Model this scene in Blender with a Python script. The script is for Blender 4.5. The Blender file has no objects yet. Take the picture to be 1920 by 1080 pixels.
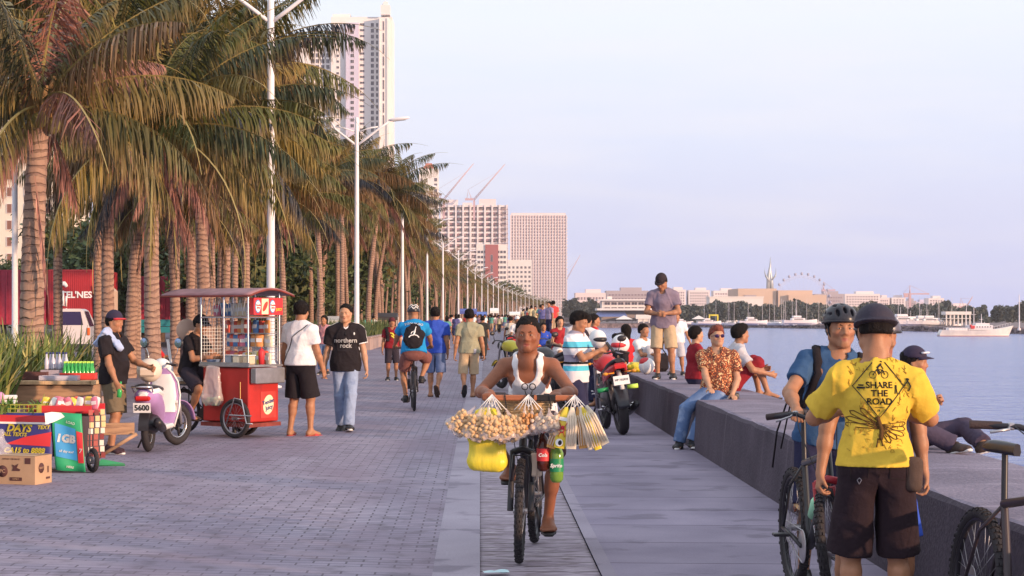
import bpy, math, random
import numpy as np
from math import radians as R, sin, cos, pi
from mathutils import Vector, Matrix
from mathutils.bvhtree import BVHTree
random.seed(7); rng = np.random.default_rng(7)
SC = bpy.context.scene; COL = SC.collection
# ------------------------------------------------ camera, sky, sun
F_ = 3400.0; HZ = 1.57; VX = 895.0; VY = 592.0
cd = bpy.data.cameras.new('camera'); cam = bpy.data.objects.new('camera', cd); COL.objects.link(cam)
cam.location = (0, 0, HZ); cam.rotation_euler = (R(90), 0, 0)
cd.sensor_width = 36; cd.lens = 36*F_/1920
cd.shift_x = (960-VX)/1920; cd.shift_y = (VY-540)/1920
cd.clip_start = .2; cd.clip_end = 20000
SC.camera = cam
SUN_EL = 7.5; SUN_DIR = Vector((.80, -.60, 0)).normalized()      # towards the sun, on the ground plane
w = bpy.data.worlds.new('World'); SC.world = w; w.use_nodes = True
nt = w.node_tree; N = nt.nodes; L = nt.links; N.clear()
out = N.new('ShaderNodeOutputWorld'); bg = N.new('ShaderNodeBackground')
sky = N.new('ShaderNodeTexSky'); sky.sky_type = 'NISHITA'; sky.sun_disc = False
sky.sun_elevation = R(SUN_EL); sky.sun_rotation = math.atan2(SUN_DIR.x, SUN_DIR.y)
sky.air_density = 1.0; sky.dust_density = 1.5; sky.ozone_density = 2.0
tc = N.new('ShaderNodeTexCoord'); sx = N.new('ShaderNodeSeparateXYZ'); L.new(tc.outputs['Generated'], sx.inputs[0])
rp = N.new('ShaderNodeValToRGB'); L.new(sx.outputs['Z'], rp.inputs[0])
e = rp.color_ramp.elements
e[0].position = 0.0; e[0].color = (.58, .61, .95, 1); e[1].position = .30; e[1].color = (.84, .91, 1.0, 1)
for p_, c_ in ((.04, (.64, .68, .97, 1)), (.09, (.74, .79, 1.0, 1)), (.16, (.87, .91, 1.0, 1))):
    k_ = e.new(p_); k_.color = c_
# thin high cloud: soft streaks in the air itself, by direction
mp = N.new('ShaderNodeMapping'); L.new(tc.outputs['Generated'], mp.inputs[0]); mp.inputs['Scale'].default_value = (5, 5, 30)
cn = N.new('ShaderNodeTexNoise'); cn.inputs['Scale'].default_value = 1.3; cn.inputs['Detail'].default_value = 6; L.new(mp.outputs[0], cn.inputs['Vector'])
cr = N.new('ShaderNodeValToRGB'); L.new(cn.outputs['Fac'], cr.inputs[0])
cr.color_ramp.elements[0].position = .45; cr.color_ramp.elements[0].color = (0, 0, 0, 1)
cr.color_ramp.elements[1].position = .75; cr.color_ramp.elements[1].color = (.45, .45, .45, 1)
mc = N.new('ShaderNodeMix'); mc.data_type = 'RGBA'; L.new(cr.outputs[0], mc.inputs[0])
L.new(rp.outputs[0], mc.inputs[6]); mc.inputs[7].default_value = (.93, .90, .97, 1)
sc_ = N.new('ShaderNodeVectorMath'); sc_.operation = 'SCALE'; sc_.inputs['Scale'].default_value = 9.9; L.new(mc.outputs[2], sc_.inputs[0])
mx = N.new('ShaderNodeMix'); mx.data_type = 'RGBA'; mx.inputs[0].default_value = .82
L.new(sky.outputs[0], mx.inputs[6]); L.new(sc_.outputs[0], mx.inputs[7])
L.new(mx.outputs[2], bg.inputs[0]); bg.inputs[1].default_value = .105; L.new(bg.outputs[0], out.inputs[0])
sl = bpy.data.lights.new('sun', 'SUN'); so = bpy.data.objects.new('sun', sl); COL.objects.link(so)
sl.energy = 4.5; sl.angle = R(1.2); sl.color = (1.0, .65, .41)
sd = Vector((SUN_DIR.x*cos(R(SUN_EL)), SUN_DIR.y*cos(R(SUN_EL)), sin(R(SUN_EL))))
so.rotation_euler = sd.to_track_quat('Z', 'Y').to_euler()
SC.view_settings.view_transform = 'Standard'; SC.view_settings.look = 'None'
SC.view_settings.exposure = 0.27; SC.view_settings.gamma = 1.0; SC.view_settings.use_curve_mapping = False
SC.cycles.max_bounces = 5; SC.cycles.diffuse_bounces = 2; SC.cycles.glossy_bounces = 3; SC.cycles.transparent_max_bounces = 12
# ------------------------------------------------ placement: where a spot seen at px,py (1920x1080 reading) lies on a level z
def G(px, py, z=0.0):
    Y = F_*(HZ-z)/(py-VY); return Vector(((px-VX)*Y/F_, Y, z))
def At(px, py, Y): return Vector(((px-VX)*Y/F_, Y, HZ-(py-VY)*Y/F_))
def curve_off(Y): return 5.2e-5*Y*Y
# ------------------------------------------------ materials
MATS = {}
def mat(name, col=(.5, .5, .5), rough=.7, var=.0, vscale=8, bump=0, bscale=60, metal=0, spec=.4, objcol=False, vcol=False, alpha=1, trans=0, stretch=None, dark=None, emit=None):
    if name in MATS: return MATS[name]
    m = bpy.data.materials.new(name); m.use_nodes = True; t = m.node_tree; n = t.nodes; l = t.links
    b = n['Principled BSDF']; b.inputs['Roughness'].default_value = rough; b.inputs['Metallic'].default_value = metal
    b.inputs['Specular IOR Level'].default_value = spec
    c = None
    if objcol: o = n.new('ShaderNodeObjectInfo'); c = o.outputs['Color']
    elif vcol: o = n.new('ShaderNodeAttribute'); o.attribute_name = 'tint'; c = o.outputs['Color']
    if c is None:
        o = n.new('ShaderNodeRGB'); o.outputs[0].default_value = (*col, 1); c = o.outputs[0]
    tco = n.new('ShaderNodeTexCoord'); vec = tco.outputs['Object']
    if stretch:
        mm = n.new('ShaderNodeMapping'); mm.inputs['Scale'].default_value = stretch; l.new(vec, mm.inputs[0]); vec = mm.outputs[0]
    if var:
        no = n.new('ShaderNodeTexNoise'); no.inputs['Scale'].default_value = vscale; no.inputs['Detail'].default_value = 5; l.new(vec, no.inputs['Vector'])
        r_ = n.new('ShaderNodeMapRange'); r_.inputs[1].default_value = .3; r_.inputs[2].default_value = .7
        r_.inputs[3].default_value = 1-var; r_.inputs[4].default_value = 1+var*.6; l.new(no.outputs['Fac'], r_.inputs[0])
        v = n.new('ShaderNodeVectorMath'); v.operation = 'SCALE'; l.new(c, v.inputs[0]); l.new(r_.outputs[0], v.inputs['Scale']); c = v.outputs[0]
    if dark:   # wear or dirt patches of another colour
        no = n.new('ShaderNodeTexNoise'); no.inputs['Scale'].default_value = dark[1]; no.inputs['Detail'].default_value = 7; l.new(vec, no.inputs['Vector'])
        r_ = n.new('ShaderNodeMapRange'); r_.inputs[1].default_value = dark[2]; r_.inputs[2].default_value = dark[2]+.12; l.new(no.outputs['Fac'], r_.inputs[0])
        q = n.new('ShaderNodeMix'); q.data_type = 'RGBA'; l.new(r_.outputs[0], q.inputs[0]); l.new(c, q.inputs[6]); q.inputs[7].default_value = (*dark[0], 1); c = q.outputs[2]
    l.new(c, b.inputs['Base Color'])
    if bump:
        no = n.new('ShaderNodeTexNoise'); no.inputs['Scale'].default_value = bscale; no.inputs['Detail'].default_value = 4; l.new(vec, no.inputs['Vector'])
        bu = n.new('ShaderNodeBump'); bu.inputs['Strength'].default_value = min(1, bump); bu.inputs['Distance'].default_value = .01*max(1, bump); l.new(no.outputs['Fac'], bu.inputs['Height']); l.new(bu.outputs[0], b.inputs['Normal'])
    if alpha < 1: b.inputs['Alpha'].default_value = alpha
    if trans: b.inputs['Transmission Weight'].default_value = trans
    MATS[name] = m; return m
# ------------------------------------------------ objects
def link(name, me, parent=None):
    o = bpy.data.objects.new(name, me); COL.objects.link(o)
    if parent is not None: o.parent = parent
    return o
def tag(o, label=None, cat=None, group=None, kind=None):
    if label: o['label'] = label
    if cat: o['category'] = cat
    if group: o['group'] = group
    if kind: o['kind'] = kind
    return o
def empty(name, loc=(0, 0, 0), rz=0, label=None, cat=None, group=None):
    o = bpy.data.objects.new(name, None); COL.objects.link(o); o.location = loc; o.rotation_euler = (0, 0, rz)
    o.empty_display_size = .1
    return tag(o, label, cat, group)
def copy_tree(o, parent=None, loc=None, rz=None):
    c = o.copy(); COL.objects.link(c); c.parent = parent
    if loc is not None: c.location = loc
    if rz is not None: c.rotation_euler = (0, 0, rz)
    for ch in list(o.children): copy_tree(ch, c)
    return c
def mesh_np(name, V, Fq, mats, fmat=None, smooth=True, tint=None):
    me = bpy.data.meshes.new(name); V = np.asarray(V, np.float32)
    me.vertices.add(len(V)); me.vertices.foreach_set('co', V.ravel())
    nf = len(Fq); k = Fq.shape[1]
    me.loops.add(nf*k); me.loops.foreach_set('vertex_index', Fq.astype(np.int32).ravel())
    me.polygons.add(nf); me.polygons.foreach_set('loop_start', np.arange(0, nf*k, k, dtype=np.int32))
    if fmat is not None: me.polygons.foreach_set('material_index', np.asarray(fmat, np.int32))
    me.polygons.foreach_set('use_smooth', np.full(nf, smooth))
    for m in mats: me.materials.append(m)
    if tint is not None:
        a = me.color_attributes.new('tint', 'FLOAT_COLOR', 'POINT'); c = np.ones((len(V), 4), np.float32); c[:, :3] = tint
        a.data.foreach_set('color', c.ravel())
    me.update(calc_edges=True); me.validate(); return me
def frame(a, b):
    w_ = (Vector(b)-Vector(a)).normalized(); h = Vector((0, 0, 1)) if abs(w_.z) < .95 else Vector((0, 1, 0))
    u = h.cross(w_).normalized(); return u, w_.cross(u), w_
class MB:
    def __init__(s): s.v = []; s.f = []; s.mi = []; s.sm = []; s.m = 0; s.X = Matrix()
    def add(s, vs, fs, smooth=False):
        k = len(s.v); s.v += [s.X @ Vector(v) for v in vs]; s.f += [[i+k for i in f] for f in fs]
        s.mi += [s.m]*len(fs); s.sm += [smooth]*len(fs); return s
    def box(s, c, d, rz=0, M=None, bev=0):
        x, y, z = d[0]/2, d[1]/2, d[2]/2; b = min(bev, x*.9, y*.9, z*.9)
        M = Matrix.Translation(c) @ (M if M is not None else Matrix.Rotation(rz, 4, 'Z'))
        if b <= 0:
            vs = [(i, j, k) for i in (-x, x) for j in (-y, y) for k in (-z, z)]
            fs = [(0, 1, 3, 2), (4, 6, 7, 5), (0, 4, 5, 1), (2, 3, 7, 6), (0, 2, 6, 4), (1, 5, 7, 3)]
            return s.add([M @ Vector(v) for v in vs], fs)
        pts = []; P = {}
        for i in (-1, 1):
            for j in (-1, 1):
                for k in (-1, 1):
                    for ax in range(3):
                        q = [i*(x-b), j*(y-b), k*(z-b)]; q[ax] = (i*x, j*y, k*z)[ax]; P[(i, j, k, ax)] = len(pts); pts.append(M @ Vector(q))
        fs = []
        for ax in range(3):
            o = [a for a in range(3) if a != ax]
            for sg in (-1, 1):
                cyc = [(-1, -1), (1, -1), (1, 1), (-1, 1)]; f = []
                for a_, b_ in cyc:
                    q = [0, 0, 0]; q[ax] = sg; q[o[0]] = a_; q[o[1]] = b_; f.append(P[(*q, ax)])
                if (sg > 0) == (ax == 1): f.reverse()
                fs.append(f)
        for ax in range(3):
            o = [a for a in range(3) if a != ax]
            for a_ in (-1, 1):
                for b_ in (-1, 1):
                    q1 = [0]*3; q2 = [0]*3; q1[o[0]] = q2[o[0]] = a_; q1[o[1]] = q2[o[1]] = b_; q1[ax] = -1; q2[ax] = 1
                    fs.append([P[(*q1, o[0])], P[(*q2, o[0])], P[(*q2, o[1])], P[(*q1, o[1])]])
        for i in (-1, 1):
            for j in (-1, 1):
                for k in (-1, 1): fs.append([P[(i, j, k, 0)], P[(i, j, k, 1)], P[(i, j, k, 2)]])
        return s.add(pts, fs)
    def cyl(s, a, b, r1, r2=None, n=12, caps=True, smooth=True):
        r2 = r1 if r2 is None else r2; a = Vector(a); b = Vector(b); u, v, w_ = frame(a, b); vs = []
        for c, r in ((a, r1), (b, r2)):
            for i in range(n): t = 2*pi*i/n; vs.append(c+u*cos(t)*r+v*sin(t)*r)
        s.add(vs, [(i, (i+1) % n, (i+1) % n+n, i+n) for i in range(n)], smooth)
        if caps: s.add(vs[:n], [tuple(range(n))[::-1]]); s.add(vs[n:], [tuple(range(n))])
        return s
    def tube(s, pts, r, n=8, closed=False, flat=1.0):
        pts = [Vector(p) for p in pts]; m = len(pts); rs = r if hasattr(r, '__len__') else [r]*m; vs = []; pu = None
        for i, p in enumerate(pts):
            if closed: d = pts[(i+1) % m]-pts[i-1]
            else: d = pts[min(i+1, m-1)]-pts[max(i-1, 0)]
            if d.length < 1e-9: d = Vector((0, 0, 1))
            d.normalize()
            if pu is None: pu = frame((0, 0, 0), d)[0]
            pu = (pu-d*pu.dot(d)).normalized(); pv = d.cross(pu)
            for k in range(n): t = 2*pi*k/n; vs.append(p+pu*cos(t)*rs[i]+pv*sin(t)*rs[i]*flat)
        fs = []
        for i in range(m if closed else m-1):
            j = (i+1) % m
            for k in range(n): fs.append((i*n+k, i*n+(k+1) % n, j*n+(k+1) % n, j*n+k))
        if not closed: fs += [tuple(range(n))[::-1], tuple(range((m-1)*n, m*n))]
        return s.add(vs, fs, True)
    def torus(s, c, ax, Rr, r, n=32, k=8, flat=1.0, prof=None):
        c = Vector(c); u, v, w_ = frame((0, 0, 0), ax); vs = []
        pr = prof or [(cos(2*pi*j/k)*r, sin(2*pi*j/k)*r*flat) for j in range(k)]; k = len(pr)
        for i in range(n):
            t = 2*pi*i/n; d = u*cos(t)+v*sin(t)
            for a_, b_ in pr: vs.append(c+d*(Rr+a_)+w_*b_)
        return s.add(vs, [(i*k+j, i*k+(j+1) % k, ((i+1) % n)*k+(j+1) % k, ((i+1) % n)*k+j) for i in range(n) for j in range(k)], True)
    def lathe(s, c, prof, ax=(0, 0, 1), n=16):
        c = Vector(c); u, v, w_ = frame((0, 0, 0), ax); vs = []
        for r, h in prof:
            for i in range(n): t = 2*pi*i/n; vs.append(c+w_*h+(u*cos(t)+v*sin(t))*r)
        m = len(prof)
        fs = [(i*n+j, i*n+(j+1) % n, (i+1)*n+(j+1) % n, (i+1)*n+j) for i in range(m-1) for j in range(n)]
        return s.add(vs, fs, True)
    def ell(s, c, r, n=14, m=9, M=None, noise=0):
        c = Vector(c); r = (r, r, r) if not hasattr(r, '__len__') else r; vs = []
        for j in range(m+1):
            p = pi*j/m
            for i in range(n):
                t = 2*pi*i/n; q = Vector((cos(t)*sin(p)*r[0], sin(t)*sin(p)*r[1], cos(p)*r[2]))
                if noise: q *= 1+noise*(sin(q.x*90+c.x*31)+sin(q.y*80+q.z*70+c.z*17))*.5
                vs.append(c+(M @ q if M else q))
        fs = [(j*n+i, (j+1)*n+i, (j+1)*n+(i+1) % n, j*n+(i+1) % n) for j in range(m) for i in range(n)]
        return s.add(vs, fs, True)
    def prism(s, poly, d, M=None):   # poly in x,y ; extruded by d along z ; M places it
        n = len(poly); vs = [(x, y, 0) for x, y in poly]+[(x, y, d) for x, y in poly]
        if M is not None: vs = [M @ Vector(v) for v in vs]
        return s.add(vs, [tuple(range(n))[::-1], tuple(range(n, 2*n))]+[(i, (i+1) % n, (i+1) % n+n, i+n) for i in range(n)])
    def loft(s, rings, smooth=True, caps=True):
        n = len(rings[0]); vs = [p for r in rings for p in r]; m = len(rings)
        s.add(vs, [(i*n+j, i*n+(j+1) % n, (i+1)*n+(j+1) % n, (i+1)*n+j) for i in range(m-1) for j in range(n)], smooth)
        if caps: s.add(rings[0], [tuple(range(n))[::-1]], smooth); s.add(rings[-1], [tuple(range(n))], smooth)
        return s
    def sheet(s, fn, nu, nv, smooth=True):
        vs = [fn(i/nu, j/nv) for j in range(nv+1) for i in range(nu+1)]
        return s.add(vs, [(j*(nu+1)+i, j*(nu+1)+i+1, (j+1)*(nu+1)+i+1, (j+1)*(nu+1)+i) for j in range(nv) for i in range(nu)], smooth)
    def mesh(s, name, mats):
        me = bpy.data.meshes.new(name); me.from_pydata([tuple(v) for v in s.v], [], s.f)
        if not isinstance(mats, (list, tuple)): mats = [mats]
        for m in mats: me.materials.append(m)
        me.polygons.foreach_set('material_index', s.mi); me.polygons.foreach_set('use_smooth', s.sm); me.update(); return me
    def build(s, name, mats, parent=None): return link(name, s.mesh(name, mats), parent)
def XF(loc=(0, 0, 0), rz=0, rx=0, ry=0): return Matrix.Translation(loc) @ Matrix.Rotation(rz, 4, 'Z') @ Matrix.Rotation(ry, 4, 'Y') @ Matrix.Rotation(rx, 4, 'X')
def basis(o, x, y, z):
    M = Matrix.Identity(4)
    for i, a in enumerate((x, y, z)):
        for j in range(3): M[j][i] = a[j]
    for j in range(3): M[j][3] = o[j]
    return M
def text_mesh(txt, size, depth=.002, bold=0, shear=0, align='CENTER', spacing=1):
    c = bpy.data.curves.new('text', 'FONT'); c.body = txt; c.size = size; c.extrude = depth/2; c.offset = bold; c.shear = shear
    c.align_x = align; c.align_y = 'CENTER'; c.resolution_u = 3; c.space_character = spacing
    o = bpy.data.objects.new('text', c); COL.objects.link(o)
    me = bpy.data.meshes.new_from_object(o.evaluated_get(bpy.context.evaluated_depsgraph_get()))
    bpy.data.objects.remove(o); me.name = 'lettering'; return me
def text(name, txt, size, M, m, parent=None, depth=.002, bold=0, shear=0, proj=None, align='CENTER', spacing=1):
    me = text_mesh(txt, size, depth, bold, shear, align, spacing); me.transform(M); me.materials.clear(); me.materials.append(m)
    if proj: project(me, *proj)
    return link(name, me, parent)
def project(me, bvh, d, off):   # lay the marks on a curved surface: move along d onto it
    d = Vector(d).normalized()
    for v in me.vertices:
        h = bvh.ray_cast(v.co-d*1.0, d)
        if h[0] is not None: v.co = h[0]-d*off
def bvh_of(o):
    me = o.data; return BVHTree.FromPolygons([v.co.copy() for v in me.vertices], [tuple(p.vertices) for p in me.polygons])
# ------------------------------------------------ bodies: one continuous skin grown from a distance field
def nz(P, s, seed=0.0):
    x, y, z = P[..., 0]*s+seed, P[..., 1]*s+seed*1.7, P[..., 2]*s-seed
    return (np.sin(x+1.7*np.sin(y*.9+z*.4))+np.sin(y*1.3+1.4*np.sin(z*1.1+x*.6))+np.sin(z*1.2+1.6*np.sin(x*1.2-y*.5)))/3
class Fld:
    def __init__(s, lo, hi, h):
        s.h = h; s.lo = np.array(lo)-3*h; n = np.ceil((np.array(hi)+3*h-s.lo)/h).astype(int)+1
        s.n = n; s.F = np.full(n, .5, np.float32); s.ax = [(s.lo[i]+h*np.arange(n[i])).astype(np.float32) for i in range(3)]
    def blk(s, lo, hi):
        sl_ = tuple(slice(max(0, int((lo[i]-s.lo[i])/s.h)), min(s.n[i], int((hi[i]-s.lo[i])/s.h)+2)) for i in range(3))
        P = np.stack(np.meshgrid(s.ax[0][sl_[0]], s.ax[1][sl_[1]], s.ax[2][sl_[2]], indexing='ij'), -1); return sl_, P
    def put(s, pr, k=.02, sub=False):
        fn, lo, hi = pr; m = k+2.5*s.h; sl_, P = s.blk(np.array(lo)-m, np.array(hi)+m)
        if P.size == 0: return s
        d = fn(P); A = s.F[sl_]
        if sub: d = -d; h = np.maximum(k-np.abs(A-d), 0)/max(k, 1e-6); s.F[sl_] = np.maximum(A, d)+h*h*k/4
        else: h = np.maximum(k-np.abs(A-d), 0)/max(k, 1e-6); s.F[sl_] = np.minimum(A, d)-h*h*k/4
        return s
    def warp(s, amp, sc, seed=0, stretch=(1, 1, 1)):
        P = np.stack(np.meshgrid(*s.ax, indexing='ij'), -1)*np.array(stretch, np.float32); m = np.abs(s.F) < amp*3+.03
        d = nz(P[m], sc, seed)+.5*nz(P[m], sc*2.3, seed+3)+1.3*(1-2*np.abs(nz(P[m], sc*.8, seed+9)))**3; s.F[m] -= amp*d.astype(np.float32)
    def cut(s, fn):
        P = np.stack(np.meshgrid(*s.ax, indexing='ij'), -1); s.F = np.maximum(s.F, fn(P).astype(np.float32))
    def mesh(s):
        F = s.F; S = F < 0; n = np.array(F.shape)-1
        c = [S[i:n[0]+i, j:n[1]+j, k:n[2]+k] for i in (0, 1) for j in (0, 1) for k in (0, 1)]
        a = np.any(c, 0) & ~np.all(c, 0); idx = np.argwhere(a); ID = np.full(n, -1, np.int64); ID[a] = np.arange(len(idx))
        vals = {(i, j, k): F[idx[:, 0]+i, idx[:, 1]+j, idx[:, 2]+k] for i in (0, 1) for j in (0, 1) for k in (0, 1)}
        acc = np.zeros((len(idx), 3)); cnt = np.zeros(len(idx))
        for ax in range(3):
            for p in ((0, 0), (0, 1), (1, 0), (1, 1)):
                q = list(p); q.insert(ax, 0); q1 = list(p); q1.insert(ax, 1)
                A = vals[tuple(q)]; B = vals[tuple(q1)]; m = (A < 0) != (B < 0); t = np.where(m, A/np.where(m, A-B, 1), 0)
                pos = np.tile(np.array(q, float), (len(idx), 1)); pos[:, ax] += t; acc[m] += pos[m]; cnt += m
        V = s.lo+(idx+acc/cnt[:, None])*s.h; fs = []
        for ax in range(3):
            o = [(1, 2), (2, 0), (0, 1)][ax]; sl0 = [slice(1, n[i]) for i in range(3)]; sl0[ax] = slice(0, n[ax]); sl1 = list(sl0); sl1[ax] = slice(1, n[ax]+1)
            A = S[tuple(sl0)]; B = S[tuple(sl1)]
            for flip, m in ((False, A & ~B), (True, B & ~A)):
                g = np.argwhere(m); g += np.array([0 if i == ax else 1 for i in range(3)])
                if not len(g): continue
                e0 = np.zeros(3, int); e0[o[0]] = 1; e1 = np.zeros(3, int); e1[o[1]] = 1
                q = [ID[tuple((g-d).T)] for d in (e0+e1, e1, 0*e0, e0)]
                if flip: q = q[::-1]
                fs.append(np.stack(q, 1))
        return V, np.concatenate(fs) if fs else np.zeros((0, 4), int)
def A_(v): return np.array(v, float)
def ecap(a, b, ra, rb, side=(1, 0, 0), flat=False):
    a = A_(a); b = A_(b); w_ = b-a; Ln = max(np.linalg.norm(w_), 1e-6); w_ = w_/Ln; u = A_(side); u = u-w_*u.dot(w_)
    if np.linalg.norm(u) < 1e-3: u = A_((0, 1, 0)); u = u-w_*u.dot(w_)
    u /= np.linalg.norm(u); v = np.cross(w_, u)
    ra = ra if hasattr(ra, '__len__') else (ra, ra); rb = rb if hasattr(rb, '__len__') else (rb, rb); M = max(*ra, *rb)
    def fn(P):
        q = P-a; t = q@w_; tc_ = np.clip(t, 0, Ln); f = tc_/Ln; ru = ra[0]+(rb[0]-ra[0])*f; rv = ra[1]+(rb[1]-ra[1])*f; mn = np.minimum(ru, rv)
        x = q@u; y = q@v; ex = t-tc_
        if flat: return np.maximum((np.sqrt((x/ru)**2+(y/rv)**2)-1)*mn, np.abs(t-Ln/2)-Ln/2)
        return (np.sqrt((x/ru)**2+(y/rv)**2+(ex/mn)**2)-1)*mn
    lo = np.minimum(a, b)-M; hi = np.maximum(a, b)+M; return fn, lo, hi
def ball(c, r): return ecap(c, A_(c)+A_((0, 0, 1e-4)), r, r)
def ellp(c, r, ax):   # radii along the three given axes
    c = A_(c); X = [A_(a) for a in ax]; M = max(r); mn = min(r)
    return (lambda P: (np.sqrt(sum((((P-c)@X[i])/r[i])**2 for i in range(3)))-1)*mn), c-M, c+M
def ik(a, t, l1, l2, pole):
    a = A_(a); t = A_(t); d = t-a; D = np.linalg.norm(d); D2 = min(max(D, abs(l1-l2)+.02), (l1+l2)*.995); d = d/max(D, 1e-6); t = a+d*D2
    x = (l1*l1-l2*l2+D2*D2)/(2*D2); h = math.sqrt(max(l1*l1-x*x, 0)); p = A_(pole); p = p-d*p.dot(d); p /= max(np.linalg.norm(p), 1e-6)
    return a+d*x+p*h, t
def rotm(yaw, pitch, roll=0): return np.array(Matrix.Rotation(yaw, 3, 'Z') @ Matrix.Rotation(roll, 3, 'Y') @ Matrix.Rotation(pitch, 3, 'X'))
def skin_mat(nm, col): return mat('skin_'+nm, col, .5, var=.12, vscale=25, bump=.12, bscale=140, vcol=True)
SK = {'brown': (.27, .10, .052), 'tan': (.40, .185, .10), 'light': (.52, .28, .17)}
# A figure faces -Y in its own frame; its left hand is on +X. hands / feet are targets in that frame.
class Fig:
    def __init__(s, h=1.68, pelvis=(0, 0, None), lean=0, side=0, twist=0, hands=None, feet=None, elbow=None, knee=None, toe=None,
                 look=(0, 0), build=1.0, vox=.012, skin='tan', curl=(.5, .5), handdir=None, belly=0, gender='m', female=False, neckf=.02, fingers=True):
        k = s.k = h/1.70; s.h = h; s.vox = vox; s.bw = build; s.skin = skin; s.female = female; s.belly = belly; s.curl = curl
        pz = .93*k if pelvis[2] is None else pelvis[2]; s.pel = A_((pelvis[0], pelvis[1], pz))
        Rt = rotm(twist, lean, side); s.Rt = Rt; s.Lx = Rt@A_((1, 0, 0)); s.Fw = Rt@A_((0, -1, 0)); s.Up = Rt@A_((0, 0, 1))
        P = s.pel; s.waist = P+(s.Up*.6+A_((0, 0, .4)))*.13*k; s.chest = s.waist+s.Up*.19*k; s.neck = s.chest+s.Up*.17*k
        sh = .172*k*(.5+.5*build) if not female else .152*k
        s.sh = [s.neck-s.Up*.078*k+s.Lx*sh*q for q in (1, -1)]
        Hr = rotm(look[0], look[1]) ; s.hX = Hr@A_((1, 0, 0)); s.hF = Hr@A_((0, -1, 0)); s.hU = Hr@A_((0, 0, 1))
        s.head = s.neck+s.Up*.06*k+s.Fw*neckf*k+s.hU*.095*k
        s.hip = [P+A_((1, 0, 0))*.085*k*q-A_((0, 0, .02*k)) for q in (1, -1)]
        if twist and feet is None: pass
        hd = hands or [(.24, -.03, .80*k), (-.24, -.03, .80*k)]; ft = feet or [(.10, 0, .08*k), (-.10, 0, .08*k)]
        el = elbow or [(.5, 1, -.3), (-.5, 1, -.3)]; kn = knee or [(0.1, -1, 0), (-.1, -1, 0)]
        s.elb = []; s.wr = []; s.kn = []; s.an = []
        for i in (0, 1):
            e_, w_ = ik(s.sh[i], hd[i], .285*k, .25*k, el[i]); s.elb.append(e_); s.wr.append(w_)
            e_, w_ = ik(s.hip[i], ft[i], .43*k, .41*k, kn[i]); s.kn.append(e_); s.an.append(w_)
        s.toe = [A_(t)/np.linalg.norm(t) for t in (toe or [(.12, -1, 0), (-.12, -1, 0)])]
        s.hd = handdir or [None, None]; s.fingers = fingers
        al = s.allpts(); s.lo = np.min(al, 0)-.2; s.hi = np.max(al, 0)+.2
    def allpts(s): return np.array([s.pel, s.neck, s.head+A_((0, 0, .05)), *s.sh, *s.elb, *s.wr, *s.kn, *s.an])
    def hf(s, x, f, u): k = s.k; return s.head+(s.hX*x+s.hF*f+s.hU*u)*k
    def torso(s, F, inf=0, k_=.05):
        k = s.k; b = s.bw; X = s.Lx; q = .9 if s.female else 1
        F.put(ecap(s.pel-s.Up*.03*k, s.waist, (.15*k*b+inf, .105*k*b+inf), (.135*k*b*q+inf, .098*k*b+inf), (1, 0, 0)), k_)
        F.put(ecap(s.waist, s.chest, (.128*k*b*q+inf, .095*k*b+inf), (.152*k*b*q+inf, .108*k*b+inf), X), k_)
        F.put(ecap(s.chest, s.neck-s.Up*.07*k, (.150*k*b*q+inf, .108*k*b+inf), (.12*k*b*q+inf, .085*k*b+inf), X), k_)
        if s.belly: F.put(ball(s.waist+s.Fw*(.045+s.belly*.5)*k, (.115+s.belly*.25)*k*b+inf), .06)
        if not s.female and not inf:
            for q in (1, -1): F.put(ecap(s.neck+s.Fw*.05*k-s.Up*.05*k+s.Lx*q*.02*k, s.sh[0 if q > 0 else 1]+s.Fw*.02*k+s.Up*.02*k, .012*k, .012*k), .015); F.put(ellp(s.chest+s.Fw*.075*k+s.Lx*q*.07*k+s.Up*.03*k, (.07*k, .03*k, .05*k), (s.Lx, s.Fw, s.Up)), .025)
        if s.female:
            for q in (1, -1): F.put(ball(s.chest+s.Fw*.075*k+X*q*.065*k, .052*k+inf), .03)
        for i in (0, 1):
            F.put(ecap(s.sh[i], s.neck-s.Up*.02*k+(s.sh[i]-s.neck)*.12, .047*k*b+inf, .045*k*b+inf), .05)
    def arm(s, F, i, inf=0, upto=2.0, r=(.050, .040, .036, .025), flare=0):
        k = s.k; b = .6+.4*s.bw; q = .85 if s.female else 1; a, e_, w_ = s.sh[i], s.elb[i], s.wr[i]; r = [x*k*b*q+inf for x in r]
        F.put(ecap(a, e_, r[0], r[1]), .035)
        if upto > 1:
            F.put(ecap(e_, e_+(w_-e_)*.35, r[2]*.95, r[2]*1.08), .03); F.put(ecap(e_+(w_-e_)*.3, w_, r[2]*1.05, r[3]), .025)
    def hand(s, F, i):
        k = s.k; w_ = s.wr[i]; d = w_-s.elb[i]; d /= np.linalg.norm(d)
        if s.hd[i] is not None: d = A_(s.hd[i]); d /= np.linalg.norm(d)
        sg = 1 if i == 0 else -1; inward = A_((-sg, 0, 0)); pn = inward-d*inward.dot(d)       # palm normal faces the body
        if np.linalg.norm(pn) < .3: pn = A_((0, 0, -1))-d*(-d[2])
        pn /= np.linalg.norm(pn)
        if s.hd[i] is not None and abs(d[2]) < .6: pn = A_((0, 0, -1))-d*(-d[2]); pn /= np.linalg.norm(pn)
        sd_ = np.cross(d, pn)*sg*(1)
        if sd_@A_((0, -1, .4)) > 0: sd_ = -sd_     # thumb goes to -sd_
        c = w_+d*.045*k; F.put(ecap(w_, w_+d*.075*k, (.028*k, .016*k), (.038*k, .014*k), sd_), .02)
        cu = s.curl[i]
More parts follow.
